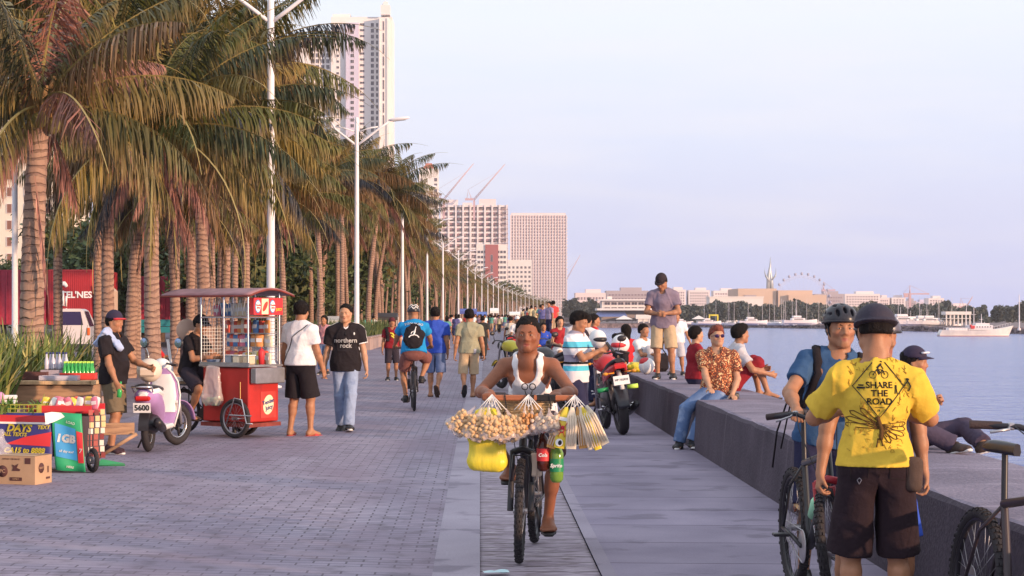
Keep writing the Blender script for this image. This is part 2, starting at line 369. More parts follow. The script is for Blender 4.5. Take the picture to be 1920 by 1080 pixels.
        if s.vox > .016 or not s.fingers:
            F.put(ecap(w_+d*.07*k, w_+(d*.13+pn*.06*cu)*k, (.036*k, .013*k), (.03*k, .012*k), sd_), .02); F.put(ecap(w_+d*.03*k-sd_*.025*k, w_+(d*.08+pn*.02)*k-sd_*.045*k, .011*k, .009*k), .01); return
        for j, (off, ln) in enumerate(((-.029, .068), (-.010, .078), (.010, .073), (.028, .058))):
            p0 = c+d*.035*k+sd_*off*k; th = cu*(1.1+.12*j); d1 = d*cos(th)+pn*sin(th); th2 = th*2.1+.1; d2 = d*cos(th2)+pn*sin(th2); d3 = d*cos(th*2.9)+pn*sin(th*2.9)
            p1 = p0+d1*ln*.48*k; p2 = p1+d2*ln*.32*k; p3 = p2+d3*ln*.26*k
            F.put(ecap(p0, p1, .0098*k, .009*k), .005); F.put(ecap(p1, p2, .009*k, .0083*k), .004); F.put(ecap(p2, p3, .0083*k, .0072*k), .004)
        t0 = w_+d*.022*k-sd_*.024*k; dt = (d*.75-sd_*.6+pn*.35); dt /= np.linalg.norm(dt); t1 = t0+dt*.04*k; dt2 = d*.8-sd_*.25+pn*(.3+.5*cu); dt2 /= np.linalg.norm(dt2)
        F.put(ecap(t0, t1, .014*k, .011*k), .012); F.put(ecap(t1, t1+dt2*.032*k, .0105*k, .0088*k), .005)
    def leg(s, F, i, inf=0):
        k = s.k; b = .55+.45*s.bw; h_, n_, a_ = s.hip[i], s.kn[i], s.an[i]
        F.put(ecap(h_, n_, (.085*k*b+inf, .088*k*b+inf), .054*k*b+inf), .045)
        F.put(ball(n_, .052*k*b+inf), .03); t = a_-n_; bk = np.cross(A_((1, 0, 0)), t); bk /= max(np.linalg.norm(bk), 1e-6); bk = bk if bk@s.toe[i] < 0 else -bk
        F.put(ecap(n_+t*.12, n_+t*.45, .05*k*b+inf, .047*k*b+inf), .03); F.put(ball(n_+t*.28+bk*.014*k, .052*k*b+inf), .03)
        F.put(ecap(n_+t*.42, a_, .045*k*b+inf, .033*k+inf), .03)
    def foot(s, F, i, inf=0):
        k = s.k; a_ = s.an[i]; t = s.toe[i]; dn = a_-s.kn[i]; up = A_((0, 0, 1))-t*t[2]; up /= np.linalg.norm(up)
        hl = a_-up*.045*k-t*.03*k; F.put(ball(hl, .036*k+inf), .03); sd_ = np.cross(t, up)
        bl = a_-up*.055*k+t*.115*k; F.put(ecap(a_-up*.02*k+t*.01*k, bl, (.036*k+inf, .036*k+inf), (.045*k+inf, .022*k+inf), sd_), .03)
        F.put(ecap(hl, bl, .028*k+inf, (.042*k+inf, .018*k+inf), sd_), .03)
        if inf: F.put(ecap(bl, bl+t*.05*k, (.044*k+inf, .02*k+inf), (.03*k+inf, .017*k+inf), sd_), .02)
        else:
            for j in range(5): F.put(ecap(bl+sd_*(.034-.017*j)*k, bl+sd_*(.032-.017*j)*k+t*(.052-.006*j if (i == 0) else .028+.006*j)*k, .0115*k, .0095*k), .008)
    def headf(s, F):
        X = [s.hX, s.hF, s.hU]; k = s.k; hf = s.hf; E = lambda c, r, kk=.02, sub=False: F.put(ellp(hf(*c), [q*k for q in r], X), kk*k, sub)
        C = lambda a, b, ra, rb, kk=.015, sub=False: F.put(ecap(hf(*a), hf(*b), ra*k, rb*k), kk*k, sub)
        j = .93 if s.female else 1.0
        F.put(ecap(s.neck-s.Up*.05*k, hf(0, -.02, -.05), (.062*k*j*(.6+.4*s.bw), .058*k), .054*k*j*(.6+.4*s.bw), s.hX), .035)
        for q in (1, -1): C((q*.03, -.02, -.11), (q*.05, .01, -.05), .028, .02, .03)
        E((0, -.012, .033), (.076, .096, .083)); E((0, .03, -.022), (.064*j, .063, .088), .03)
        for q in (1, -1): C((q*.056*j, .0, -.058), (q*.012, .068, -.098), .019, .017, .028)
        C((-.012, .072, -.098), (.012, .072, -.098), .017, .017, .02)
        for q in (1, -1): E((q*.042, .062, -.024), (.022, .018, .018), .025)
        C((-.036, .079, .02), (.036, .079, .02), .012, .012, .02)
        C((0, .074, -.045), (0, .078, -.075), .022, .02, .02)
        if s.vox < .0165:
            for q in (1, -1): E((q*.032, .101, -.002), (.019, .016, .013), .012, True)
            C((0, .086, .012), (0, .107, -.028), .0085, .0125, .012)
            for q in (1, -1): E((q*.014, .096, -.035), (.011, .011, .009), .008)
            for q in (1, -1): E((q*.032, .078, .000), (.0165, .012, .0125), .006)
            C((-.022, .084, -.061), (.022, .084, -.061), .0075, .0075, .006); C((-.006, .092, -.061), (.006, .092, -.061), .006, .006, .006)
            C((-.018, .084, -.074), (.018, .084, -.074), .0085, .0085, .006)
            C((-.026, .094, -.0675), (.026, .094, -.0675), .0028, .0028, .004, True)
        else: C((0, .086, .012), (0, .106, -.03), .010, .014, .012)
        for q in (1, -1):
            E((q*.079, -.006, -.006), (.010, .020, .032), .008)
            if s.vox < .012: E((q*.087, .0, -.002), (.007, .010, .017), .004, True)
    def body(s, name, cover=()):
        F = Fld(s.lo, s.hi, s.vox); s.torso(F)
        for i in (0, 1): s.arm(F, i); s.hand(F, i); s.leg(F, i); s.foot(F, i)
        s.headf(F); V, Q = F.mesh(); base = A_(SK[s.skin]); T = np.tile(base, (len(V), 1)); k = s.k
        q = (V-s.head)/k; x = q@s.hX; f = q@s.hF; u = q@s.hU
        lip = np.clip(1-np.sqrt((x/.027)**2+((u+.0675)/.014)**2), 0, .5)*2*(f > .07); T = T*(1-lip[:, None]*.75)+A_((.30, .07, .06))*lip[:, None]*.75*(1 if not s.female else 1.2)
        ch = np.clip(1-np.sqrt(((np.abs(x)-.04)/.03)**2+((u+.03)/.025)**2), 0, 1)*(f > .03); T = T*(1-ch[:, None]*A_((-.08, .12, .12)))
        me = mesh_np(name, V, Q, [skin_mat(s.skin, base)], tint=np.clip(T, 0, 1)); return me
    def root(s, loc, rz, label, name='person', cat='person', group=None):
        s.o = link(name, s.body(name)); s.o.location = loc; s.o.rotation_euler = (0, 0, rz); tag(s.o, label, cat, group); return s.o
    def part(s, name, F, m, smooth=True):
        V, Q = F.mesh(); o = link(name, mesh_np(name, V, Q, [m] if not isinstance(m, list) else m, smooth=smooth), s.o); return o
    def field(s, v=None): return Fld(s.lo-.05, s.hi+.05, v or s.vox)
    # ---- clothing
    def shirt(s, m, sleeve=.62, hem=.06, loose=.014, neck=.0, wr=.006, v=0, tank=False, name='shirt', seed=1, tuck=False):
        F = s.field(); k = s.k; s.torso(F, loose)
        hz = s.pel-s.Up*(hem+.035)*k; b = s.bw; ww = (.160*k*b if not s.female else .155*k*b)+loose+.008
        F.put(ecap(hz, s.waist, (ww, .125*k*b+loose+.006), (.142*k*b+loose, .102*k*b+loose), (1, 0, 0), flat=True), .04)
        if not tuck:
            for i in (0, 1): F.put(ecap(s.hip[i], s.hip[i]+A_((0, 0, .05*k)), .088*k*(.55+.45*b)+loose+.006, .08*k*b+loose), .04)
        up = s.Up
        if not tank:
            F2 = s.field()
            for i in (0, 1):
                a, e_, w_ = s.sh[i], s.elb[i], s.wr[i]
                if sleeve <= 1: F2.put(ecap(a-(e_-a)*.0, a+(e_-a)*(sleeve+.12), .052*k*(.6+.4*b)+loose, .046*k*(.6+.4*b)+loose*1.35, flat=True), .035); F2.put(ball(a, .050*k*(.6+.4*b)+loose*.8), .03)
                else:
                    s.arm(F2, i, loose*.8)
            F2.warp(wr, 17/k, seed+2, (1, 1, .55))
            if sleeve <= 1:
                for i in (0, 1): s.trim(F2, s.sh[i], s.elb[i], sleeve, .15*k)
            kk = .035; h = np.maximum(kk-np.abs(F.F-F2.F), 0)/kk; F.F = np.minimum(F.F, F2.F)-h*h*kk/4
            
        nb = s.neck-s.Up*.01*k+s.Fw*.01*k
        F.put(ecap(nb-s.Up*.02*k, nb+s.Up*.14*k, .068*k+neck, .085*k+neck, s.Lx), .006, True)
        F.put(ellp(nb+s.Fw*.05*k, [.055*k+neck, .06*k+neck, .042*k+neck+v], [s.Lx, s.Fw, s.Up]), .006, True)
        if tank:
            for i in (0, 1):
                sg = 1-2*i; c = s.sh[i]+s.Lx*sg*.035*k
                F.put(ecap(c-s.Up*.13*k-s.Fw*.3, c-s.Up*.13*k+s.Fw*.3, .085*k, .085*k), .01, True); F.put(ecap(c-s.Fw*.3+s.Up*.1, c+s.Fw*.3+s.Up*.1, .100*k, .100*k), .01, True)
                F.put(ecap(c-s.Up*.06*k-s.Fw*.3, c-s.Up*.06*k+s.Fw*.3, .090*k, .090*k), .01, True); F.put(ecap(c-s.Fw*.3, c+s.Fw*.3, .100*k, .100*k), .01, True)
            F.put(ellp(s.chest+s.Fw*.10*k+s.Up*.135*k, [.070*k, .12*k, .115*k], [s.Lx, s.Fw, s.Up]), .01, True)
        F.warp(wr, 17/k, seed, (1, 1, .55)); hc = s.pel-s.Up*hem*k; F.cut(lambda P: (hc-P)@up)
        s.shirt_o = s.part(name, F, m); return s.shirt_o
    def trim(s, F, a, e_, f, rad):
        c = a+(e_-a)*f; d = (e_-a)/np.linalg.norm(e_-a); Pn = (lambda P: np.where(np.linalg.norm((P-c)-((P-c)@d)[..., None]*d, axis=-1) < rad, np.minimum((P-c)@d, .3-(P-c)@d), -1.))
        sl_, P = F.blk(c-rad*2, c+rad*2)
        if P.size: F.F[sl_] = np.maximum(F.F[sl_], Pn(P).astype(np.float32))
    def pants(s, m, length=1.0, loose=.012, wide=.02, wr=.004, name='trousers', seed=2, low=True):
        F = s.field(); k = s.k; b = .55+.45*s.bw
        F.put(ecap(s.pel-A_((0, 0, .04*k)), s.waist, (.158*k*s.bw+loose, .112*k*s.bw+loose), (.142*k*s.bw+loose, .102*k*s.bw+loose), (1, 0, 0), flat=True), .03)
        F.put(ecap(s.pel-A_((0, 0, .05*k)), s.pel, (.15*k*s.bw+loose, .105*k*s.bw+loose), (.15*k*s.bw+loose, .105*k*s.bw+loose), (1, 0, 0)), .03)
        for i in (0, 1):
            h_, n_, a_ = s.hip[i], s.kn[i], s.an[i]
            if length <= .58: F.put(ecap(h_, h_+(n_-h_)*(length*2+.07), .09*k*b+loose, .062*k*b+loose+wide, flat=True), .03)
            else:
                F.put(ecap(h_, n_, .09*k*b+loose, .064*k*b+loose), .03)
                f = (length-.5)*2; e_ = n_+(a_-n_)*f; F.put(ecap(n_, n_+(e_-n_), .064*k*b+loose, .052*k*b+loose+wide*.5, flat=True), .03); F.put(ball(n_, .062*k*b+loose), .02)
            F.put(ball(h_, .088*k*b+loose), .03)
        if length <= .58 and abs(s.kn[0][0]-s.kn[1][0]) < .4*k:
            m0 = (s.hip[0]+s.hip[1])/2-A_((0, 0, .06*k)); m1 = (s.kn[0]+s.kn[1])/2-A_((0, 0, .06*k)); F.put(ecap(m0, m1, (.004, .2), (.016, .2), (1, 0, 0)), .012, True)
        F.warp(wr, 17/k, seed, (1, 1, .5)); up = s.Up
        if length <= .58:
            for i in (0, 1): s.trim(F, s.hip[i], s.kn[i], length*2, .17*k)
        s.pants_o = s.part(name, F, m); return s.pants_o
    def shoes(s, m, sole=None, name='shoe'):
        for i in (0, 1):
            a_ = s.an[i]; F = Fld(a_-.26, a_+.26, min(s.vox, .01)); s.foot(F, i, .008); k = s.k; t = s.toe[i]; up = A_((0, 0, 1))-t*t[2]; up /= np.linalg.norm(up)
            F.put(ecap(a_-up*.03*k, a_+up*.01*k, .044*k, .042*k), .02)
            bz = a_-up*.078*k; F.cut(lambda P: (bz-P)@up); F.cut(lambda P: (P-a_-up*.02*k)@up)
            o = s.part(name, F, m)
            if sole:
                F = Fld(a_-.26, a_+.26, min(s.vox, .008)); sd_ = np.cross(t, up); z0 = a_-up*.072*k
                F.put(ecap(z0-t*.035*k, z0+t*.09*k, (.043*k, .05), (.05*k, .05), sd_), .02); F.put(ecap(z0+t*.09*k, z0+t*.165*k, (.05*k, .05), (.034*k, .05), sd_), .02)
                F.cut(lambda P: np.abs((P-z0)@up)-.012*k); V, Q = F.mesh(); link('sole', mesh_np('sole', V, Q, [sole]), o)
    def sandals(s, m, strap=True, name='sandal'):
        for i in (0, 1):
            a_ = s.an[i]; k = s.k; t = s.toe[i]; up = A_((0, 0, 1))-t*t[2]; up /= np.linalg.norm(up); sd_ = np.cross(t, up)
            F = Fld(a_-.28, a_+.28, min(s.vox, .008)); z0 = a_-up*.082*k
            F.put(ecap(z0-t*.045*k, z0+t*.09*k, (.042*k, .05), (.05*k, .05), sd_), .02); F.put(ecap(z0+t*.09*k, z0+t*.16*k, (.05*k, .05), (.038*k, .05), sd_), .02)
            F.cut(lambda P: np.abs((P-z0)@up)-.011*k)
            if strap: c = a_-up*.06*k+t*.07*k; F.put(ecap(c-t*.03*k, c+t*.03*k, (.05*k, .038*k), (.052*k, .034*k), sd_, flat=True), .004)
            s.part(name, F, m)
    def hair(s, m, thick=.012, front=.06, nape=-.06, side=.012, long=0, noise=.004, puff=0, name='hair'):
        k = s.k; F = Fld(s.head-.2*k-A_((0, 0, long)), s.head+.2*k, min(s.vox, .009)); X = [s.hX, s.hF, s.hU]
        F.put(ellp(s.hf(0, -.024, .036), [(.076+thick)*k, (.098+thick)*k, (.085+thick)*k], X), .02); F.put(ellp(s.hf(0, -.03, -.01), [(.073+thick)*k, (.075+thick*.6)*k, .07*k], X), .03)
        if puff: F.put(ellp(s.hf(0, .03, .105), [.055*k, .06*k, (.02+puff)*k], X), .03)
        hd = s.head; hx, hF, hU = X
        def cutf(P):
            q = (P-hd)/k; f = q@hF; u = q@hU; hl = np.interp(f, [-.12, -.035, -.02, .018, .045, .068, .1], [nape, nape+.01, side-.02, side-.008, .04, front, front+.006]); return (hl-u)*.7*k
        F.warp(noise, 70, 4, (1, 1, .4)); F.cut(cutf)
        if long:
            b0 = s.hf(0, -.075, .03); b1 = s.hf(0, -.085, -.03)-A_((0, 0, long))*.9
            F.put(ecap(b0, b1, (.078*k, .035*k), (.065*k, .025*k), s.hX), .03); 
            for q in (1, -1): F.put(ecap(s.hf(q*.08, -.02, .03), s.hf(q*.085, -.03, -.10)-A_((0, 0, long*.3)), .018*k, .014*k), .02)
        o = s.part(name, F, m)
        if s.vox < .0125:   # loose strands that break up the outline
            me = o.data; n = len(me.vertices); co = np.empty(n*3, np.float32); me.vertices.foreach_get('co', co); no = np.empty(n*3, np.float32); me.vertices.foreach_get('normal', no); co = co.reshape(-1, 3); no = no.reshape(-1, 3)
            g = np.random.default_rng(3); ok = np.where(np.linalg.norm(co-s.head, axis=1) > .085*k)[0]; i_ = g.choice(ok, 1500); P = co[i_]-no[i_]*.002; q = no[i_]; d = q*.55+A_(s.hU)*-.35*(q@A_(s.hU) < .5)[:, None]+A_(s.hF)*.25+g.normal(0, .35, (1500, 3)); d /= np.linalg.norm(d, axis=1)[:, None]; sd_ = np.cross(d, g.normal(0, 1, (1500, 3))); sd_ /= np.linalg.norm(sd_, axis=1)[:, None]; ln = (min(.012, thick*.8)+.003)*g.uniform(.5, 1.3, (1500, 1))*k
            V = np.stack([P-sd_*.0012, P+sd_*.0012, P+d*ln], 1).reshape(-1, 3); link('strands', mesh_np('strands', V, np.arange(len(V)).reshape(-1, 3), [m], smooth=False), o)
        return o
    def eyes(s, brow=True):
        w_ = mat('eye_white', (.5, .44, .40), .3); d = mat('iris', (.02, .012, .01), .15); k = s.k; M3 = Matrix([list(s.hX), list(s.hF), list(s.hU)]).transposed()
        for q in (1, -1):
            b = MB(); b.ell(Vector(s.hf(q*.032, .0815, -.001)), (.0122*k, .0112*k, .0046*k), 12, 8, M3); b.m = 1; b.ell(Vector(s.hf(q*.032-.001, .0885, -.0005)), (.0052*k, .0055*k, .0052*k), 10, 6, M3); b.build('eye', [w_, d], s.o)
            if brow:
                b = MB(); b.tube([s.hf(q*.013, .0935, .0185), s.hf(q*.03, .0915, .0215), s.hf(q*.049, .078, .0155)], [.0035*k, .0042*k, .0015*k], 6); b.build('eyebrow', mat('hair_black', (.010, .007, .007), .8, bump=.6, bscale=160, spec=.2), s.o)
    def cap(s, m, brimm=None, back=False, crown=.02, logo=None, name='cap', tilt=0):
        k = s.k; F = Fld(s.head-.16*k, s.head+.18*k, min(s.vox, .008)); X = [s.hX, s.hF, s.hU]
        F.put(ellp(s.hf(0, -.012, .038), [.091*k, .112*k, (.088+crown)*k], X), .01); h0 = s.hf(0, 0, .038); hU = s.hU; hF = s.hF; F.cut(lambda P: (h0-P)@hU-((P-h0)@hF)*.08)
        o = s.part(name, F, m); q = -1 if back else 1
        b = MB(); b.sheet(lambda u, v: Vector(s.hf(.082*sin((u-.5)*pi)*(1-.1*v), q*(.045+.062*cos((u-.5)*pi)*(1-v)+v*(.06*cos((u-.5)*pi)**.6+.055*cos((u-.5)*pi) if abs(u-.5) < .499 else 0)), .048-.010*v-.018*(2*u-1)**2*v)), 14, 4)
        br = b.build('brim', brimm or m, o); sm = br.modifiers.new('thick', 'SOLIDIFY'); sm.thickness = .005; return o
    def helmet(s, m, m2, name='helmet', vents=True):
        k = s.k; F = Fld(s.head-.2*k, s.head+.24*k, min(s.vox, .007)); X = [s.hX, s.hF, s.hU]
        F.put(ellp(s.hf(0, -.012, .045), [.105*k, .138*k, .105*k], X), .01); h0 = s.hf(0, 0, .032); hU = s.hU; hF = s.hF; F.cut(lambda P: (h0-P)@hU+((P-h0)@hF)*.10)
        if vents:
            for q in (-1, 0, 1):
                for t in (.085, .01, -.065): F.put(ellp(s.hf(q*.042, t, .15-abs(t)*.5-abs(q)*.012), [.0105*k, .03*k, .03*k], X), .004, True)
            for q in (-1, 1):
                for t in (.05, -.03): F.put(ellp(s.hf(q*.095, t, .085), [.03*k, .026*k, .009*k], X), .004, True)
        o = s.part(name, F, m)
        b = MB(); b.tube([s.hf(.105*cos(t), -.012+.138*sin(t), .034+.012*sin(t)) for t in [2*pi*i/24 for i in range(24)]], .008*k, 6, closed=True); b.build('rim_band', m2, o)
        b = MB()
        for q in (1, -1): b.tube([s.hf(q*.088, .01, .03), s.hf(q*.080, .02, -.03), s.hf(q*.055, .035, -.085), s.hf(0, .052, -.122)], .005*k, 6); b.tube([s.hf(q*.088, -.05, .02), s.hf(q*.083, -.01, -.03), s.hf(q*.080, .02, -.03)], .004*k, 6)
        b.build('chin_strap', m2, o); return o
# ------------------------------------------------ ground surfaces
def uv_mat(name, build):
    m = bpy.data.materials.new(name); m.use_nodes = True; t = m.node_tree; b = t.nodes['Principled BSDF']
    uv = t.nodes.new('ShaderNodeUVMap').outputs[0]; build(t, t.nodes, t.links, b, uv); return m
def mixc(n, l, fac, a, b_, mode='MIX'):
    q = n.new('ShaderNodeMix'); q.data_type = 'RGBA'; q.blend_type = mode
    for i, x in ((0, fac), (6, a), (7, b_)):
        if hasattr(x, 'is_linked') or isinstance(x, bpy.types.NodeSocket): l.new(x, q.inputs[i])
        else: q.inputs[i].default_value = x if i == 0 else (*x, 1)
    return q.outputs[2]
def noise(n, l, vec, sc, det=5, lo=.35, hi=.65):
    o = n.new('ShaderNodeTexNoise'); o.inputs['Scale'].default_value = sc; o.inputs['Detail'].default_value = det; l.new(vec, o.inputs['Vector'])
    r = n.new('ShaderNodeMapRange'); r.inputs[1].default_value = lo; r.inputs[2].default_value = hi; l.new(o.outputs['Fac'], r.inputs[0]); return r.outputs[0]
def mapping(n, l, vec, sc=(1, 1, 1), rz=0):
    m = n.new('ShaderNodeMapping'); m.inputs['Scale'].default_value = sc; m.inputs['Rotation'].default_value = (0, 0, rz); l.new(vec, m.inputs[0]); return m.outputs[0]
def bumpn(n, l, b, h, st, dist=.01):
    u = n.new('ShaderNodeBump'); u.inputs['Strength'].default_value = st; u.inputs['Distance'].default_value = dist; l.new(h, u.inputs['Height']); l.new(u.outputs[0], b.inputs['Normal'])
def paver(t, n, l, b, uv):
    # v runs along the walk, sheared a little, as the courses run in the photograph
    sp = n.new('ShaderNodeSeparateXYZ'); l.new(uv, sp.inputs[0]); sh = n.new('ShaderNodeMath'); sh.operation = 'MULTIPLY_ADD'; l.new(sp.outputs[0], sh.inputs[0]); sh.inputs[1].default_value = .17; l.new(sp.outputs[1], sh.inputs[2])
    cm = n.new('ShaderNodeCombineXYZ'); l.new(sp.outputs[0], cm.inputs[0]); l.new(sh.outputs[0], cm.inputs[1]); v = cm.outputs[0]
    br = n.new('ShaderNodeTexBrick'); l.new(v, br.inputs['Vector']); br.inputs['Scale'].default_value = 1; br.inputs['Brick Width'].default_value = .21; br.inputs['Row Height'].default_value = .11
    br.inputs['Mortar Size'].default_value = .008; br.inputs['Mortar Smooth'].default_value = .3; br.inputs['Color1'].default_value = (.31, .275, .36, 1); br.inputs['Color2'].default_value = (.41, .355, .45, 1); br.inputs['Mortar'].default_value = (.12, .10, .13, 1)
    # pale concrete courses, in pairs, across the walk
    md = n.new('ShaderNodeMath'); md.operation = 'PINGPONG'; ad = n.new('ShaderNodeMath'); ad.operation = 'ADD'; ad.inputs[1].default_value = -11.46; l.new(sh.outputs[0], ad.inputs[0]); l.new(ad.outputs[0], md.inputs[0]); md.inputs[1].default_value = 2.75
    d1 = n.new('ShaderNodeMath'); d1.operation = 'SUBTRACT'; l.new(md.outputs[0], d1.inputs[0]); d1.inputs[1].default_value = .36
    d2 = n.new('ShaderNodeMath'); d2.operation = 'ABSOLUTE'; l.new(d1.outputs[0], d2.inputs[0]); d3 = n.new('ShaderNodeMath'); d3.operation = 'LESS_THAN'; l.new(d2.outputs[0], d3.inputs[0]); d3.inputs[1].default_value = .10
    c = mixc(n, l, d3.outputs[0], br.outputs['Color'], (.37, .32, .40))
    w1 = noise(n, l, mapping(n, l, v, (1, .35, 1)), .9, 6, .38, .62); c = mixc(n, l, w1, c, mixc(n, l, .72, c, (.24, .185, .25)))
    w2 = noise(n, l, v, 5, 8, .5, .72); c = mixc(n, l, w2, c, mixc(n, l, .6, c, (.11, .09, .11)))
    w3 = noise(n, l, v, 90, 3, .3, .7); c = mixc(n, l, w3, mixc(n, l, .18, c, (.1, .08, .1)), c)
    l.new(c, b.inputs['Base Color']); b.inputs['Roughness'].default_value = .75; b.inputs['Specular IOR Level'].default_value = .25; bumpn(n, l, b, br.outputs['Fac'], -.5, .006)
def conc(c1, c2, joint, jc=(.12, .10, .13), skew=.05, jw=.012, hgt=None, rough=.8):
    def f(t, n, l, b, uv):
        sp = n.new('ShaderNodeSeparateXYZ'); l.new(uv, sp.inputs[0]); sh = n.new('ShaderNodeMath'); sh.operation = 'MULTIPLY_ADD'; l.new(sp.outputs[0], sh.inputs[0]); sh.inputs[1].default_value = skew; l.new(sp.outputs[1], sh.inputs[2])
        cm = n.new('ShaderNodeCombineXYZ'); l.new(sp.outputs[0], cm.inputs[0]); l.new(sh.outputs[0], cm.inputs[1]); v = cm.outputs[0]
        w0 = noise(n, l, mapping(n, l, v, (1, .8, 1)), 1.1, 8, .35, .65); c = mixc(n, l, w0, c1, c2)
        if joint:
            br = n.new('ShaderNodeTexBrick'); br.offset = 0; l.new(v, br.inputs['Vector']); br.inputs['Scale'].default_value = 1; br.inputs['Brick Width'].default_value = 500; br.inputs['Row Height'].default_value = joint; br.inputs['Mortar Size'].default_value = jw; br.inputs['Mortar Smooth'].default_value = .3
            br.inputs['Color1'].default_value = (.85, .85, .85, 1); br.inputs['Color2'].default_value = (1, 1, 1, 1); br.inputs['Mortar'].default_value = (.32, .28, .34, 1)
            c = mixc(n, l, 1.0, c, br.outputs['Color'], 'MULTIPLY'); bumpn(n, l, b, br.outputs['Fac'], -.4, .006)
        w3 = noise(n, l, v, 60, 6, .3, .7); c = mixc(n, l, w3, mixc(n, l, .22, c, (.1, .08, .11)), c)
        w4 = noise(n, l, mapping(n, l, v, (1, 1.1, 1)), 1.7, 9, .57, .63); c = mixc(n, l, w4, c, mixc(n, l, .5, c, (.12, .10, .14)))
        l.new(c, b.inputs['Base Color']); b.inputs['Roughness'].default_value = rough; b.inputs['Specular IOR Level'].default_value = .25
    return f
def planks(t, n, l, b, uv):
    wv = n.new('ShaderNodeTexNoise'); wv.inputs['Scale'].default_value = 3; wv.inputs['Detail'].default_value = 6; l.new(uv, wv.inputs['Vector'])
    wm = n.new('ShaderNodeVectorMath'); wm.operation = 'MULTIPLY_ADD'; l.new(wv.outputs['Color'], wm.inputs[0]); wm.inputs[1].default_value = (.0, .10, 0); l.new(uv, wm.inputs[2])
    br = n.new('ShaderNodeTexBrick'); br.offset = 0; l.new(wm.outputs[0], br.inputs['Vector']); br.inputs['Scale'].default_value = 1; br.inputs['Brick Width'].default_value = 40; br.inputs['Row Height'].default_value = .23
    br.inputs['Mortar Size'].default_value = .016; br.inputs['Mortar Smooth'].default_value = .5; br.inputs['Color1'].default_value = (.26, .21, .27, 1); br.inputs['Color2'].default_value = (.38, .32, .39, 1); br.inputs['Mortar'].default_value = (.07, .05, .06, 1)
    c = br.outputs['Color']; w1 = noise(n, l, mapping(n, l, uv, (3, 22, 1)), 1.5, 8, .5, .62); c = mixc(n, l, w1, c, (.13, .095, .10)); w2 = noise(n, l, mapping(n, l, uv, (2, 9, 1)), 3, 8, .55, .63); c = mixc(n, l, w2, c, (.45, .39, .45))
    l.new(c, b.inputs['Base Color']); b.inputs['Roughness'].default_value = .85; bumpn(n, l, b, w1, -.7, .012)
def strip(name, xa, xb, z, Y0, Y1, m, sk=True, parent=None, za=None, cur=1):
    b = []; f = []; uvs = []; Ys = []; y = Y0
    while y < Y1: Ys.append(y); y += max(2.0, y*.03)
    Ys.append(Y1)
    for i, y in enumerate(Ys):
        for x in (xa, xb): b.append((x+cur*curve_off(y), y, z)); uvs.append((x, y))
        if i: k = 2*i; f.append((k-2, k-1, k+1, k))
    me = bpy.data.meshes.new(name); me.from_pydata(b, [], f); u = me.uv_layers.new(name='UVMap')
    for lp in me.loops: u.data[lp.index].uv = uvs[lp.vertex_index]
    me.materials.append(m); o = link(name, me, parent); o['kind'] = 'structure'; return o
M_conc = uv_mat('concrete', conc((.34, .30, .37), (.43, .38, .46), 0))
M_slab = uv_mat('slab', conc((.25, .215, .30), (.37, .32, .42), 1.05))
M_edge = uv_mat('edge', conc((.30, .26, .33), (.39, .34, .42), 3.2, jw=.008))
strip('pavers', -5.4, -.28, 0, 2, 1300, uv_mat('pavers', paver))
strip('concrete_band', -.28, .01, .004, 2, 1300, M_conc)
strip('drain_slats', .01, .745, -.012, 2, 1300, uv_mat('planks', planks))
strip('kerb_band', .745, .835, .005, 2, 1300, M_edge)
strip('slabs', .835, 2.5, .002, 2, 1300, M_slab)
M_asph = mat('asphalt', (.16, .135, .17), .85, var=.25, vscale=.6); M_soil = mat('soil', (.15, .11, .09), .95, var=.35, vscale=1.2, bump=.6, bscale=9)
strip('planting_strip', -11.5, -5.4, -.004, 2, 1300, uv_mat('verge', conc((.20, .16, .19), (.30, .24, .27), 0)))
strip('road', -36, -11.5, -.02, 2, 1300, M_asph)
b = MB(); b.sheet(lambda u, v: Vector((-3000+u*2964+0, -30+v*6000, -.03)), 2, 2)
b.build('ground', M_soil)['kind'] = 'structure'
# far shore, one sheet out to the horizon
bw = [(1010, 790), (1080, 745), (1200, 735), (1400, 690), (1540, 633), (1680, 543), (1800, 490), (1925, 447), (2100, 400), (2400, 350)]
def bwx(i): px, Y = bw[i]; return Vector(((px-VX)*Y/F_, Y, 0))
b = MB(); top = [bwx(i) for i in range(len(bw))]
for i in range(len(top)-1):
    a, c = top[i], top[i+1]; b.add([(a.x, a.y+3, -1.5), (c.x, c.y+3, -1.5), (c.x*12, 5500, -1.5), (a.x*12 if i else -500, 5500, -1.5)], [(0, 1, 2, 3)])
b.build('far_shore', mat('shore', (.22, .17, .18), .95, var=.3, vscale=.02))['kind'] = 'structure'
M_rock = mat('rock', (.20, .145, .15), .95, var=.5, vscale=.5, dark=((.34, .25, .24), .9, .55))
b = MB(); rr = random.Random(3)
for i in range(len(top)-1):
    a, c = top[i], top[i+1]; L_ = (c-a).length; n_ = int(L_/1.1)
    for j in range(n_):
        for q in range(2):
            p = a+(c-a)*((j+rr.random())/n_); r_ = rr.uniform(.5, .95); z = -2.9+q*.8+rr.uniform(-.2, .3)
            b.ell((p.x, p.y-.8+q*.8, z), (r_*1.2, r_, r_*.8), 6, 4, noise=.25)
o = b.build('breakwater', M_rock); o['kind'] = 'structure'
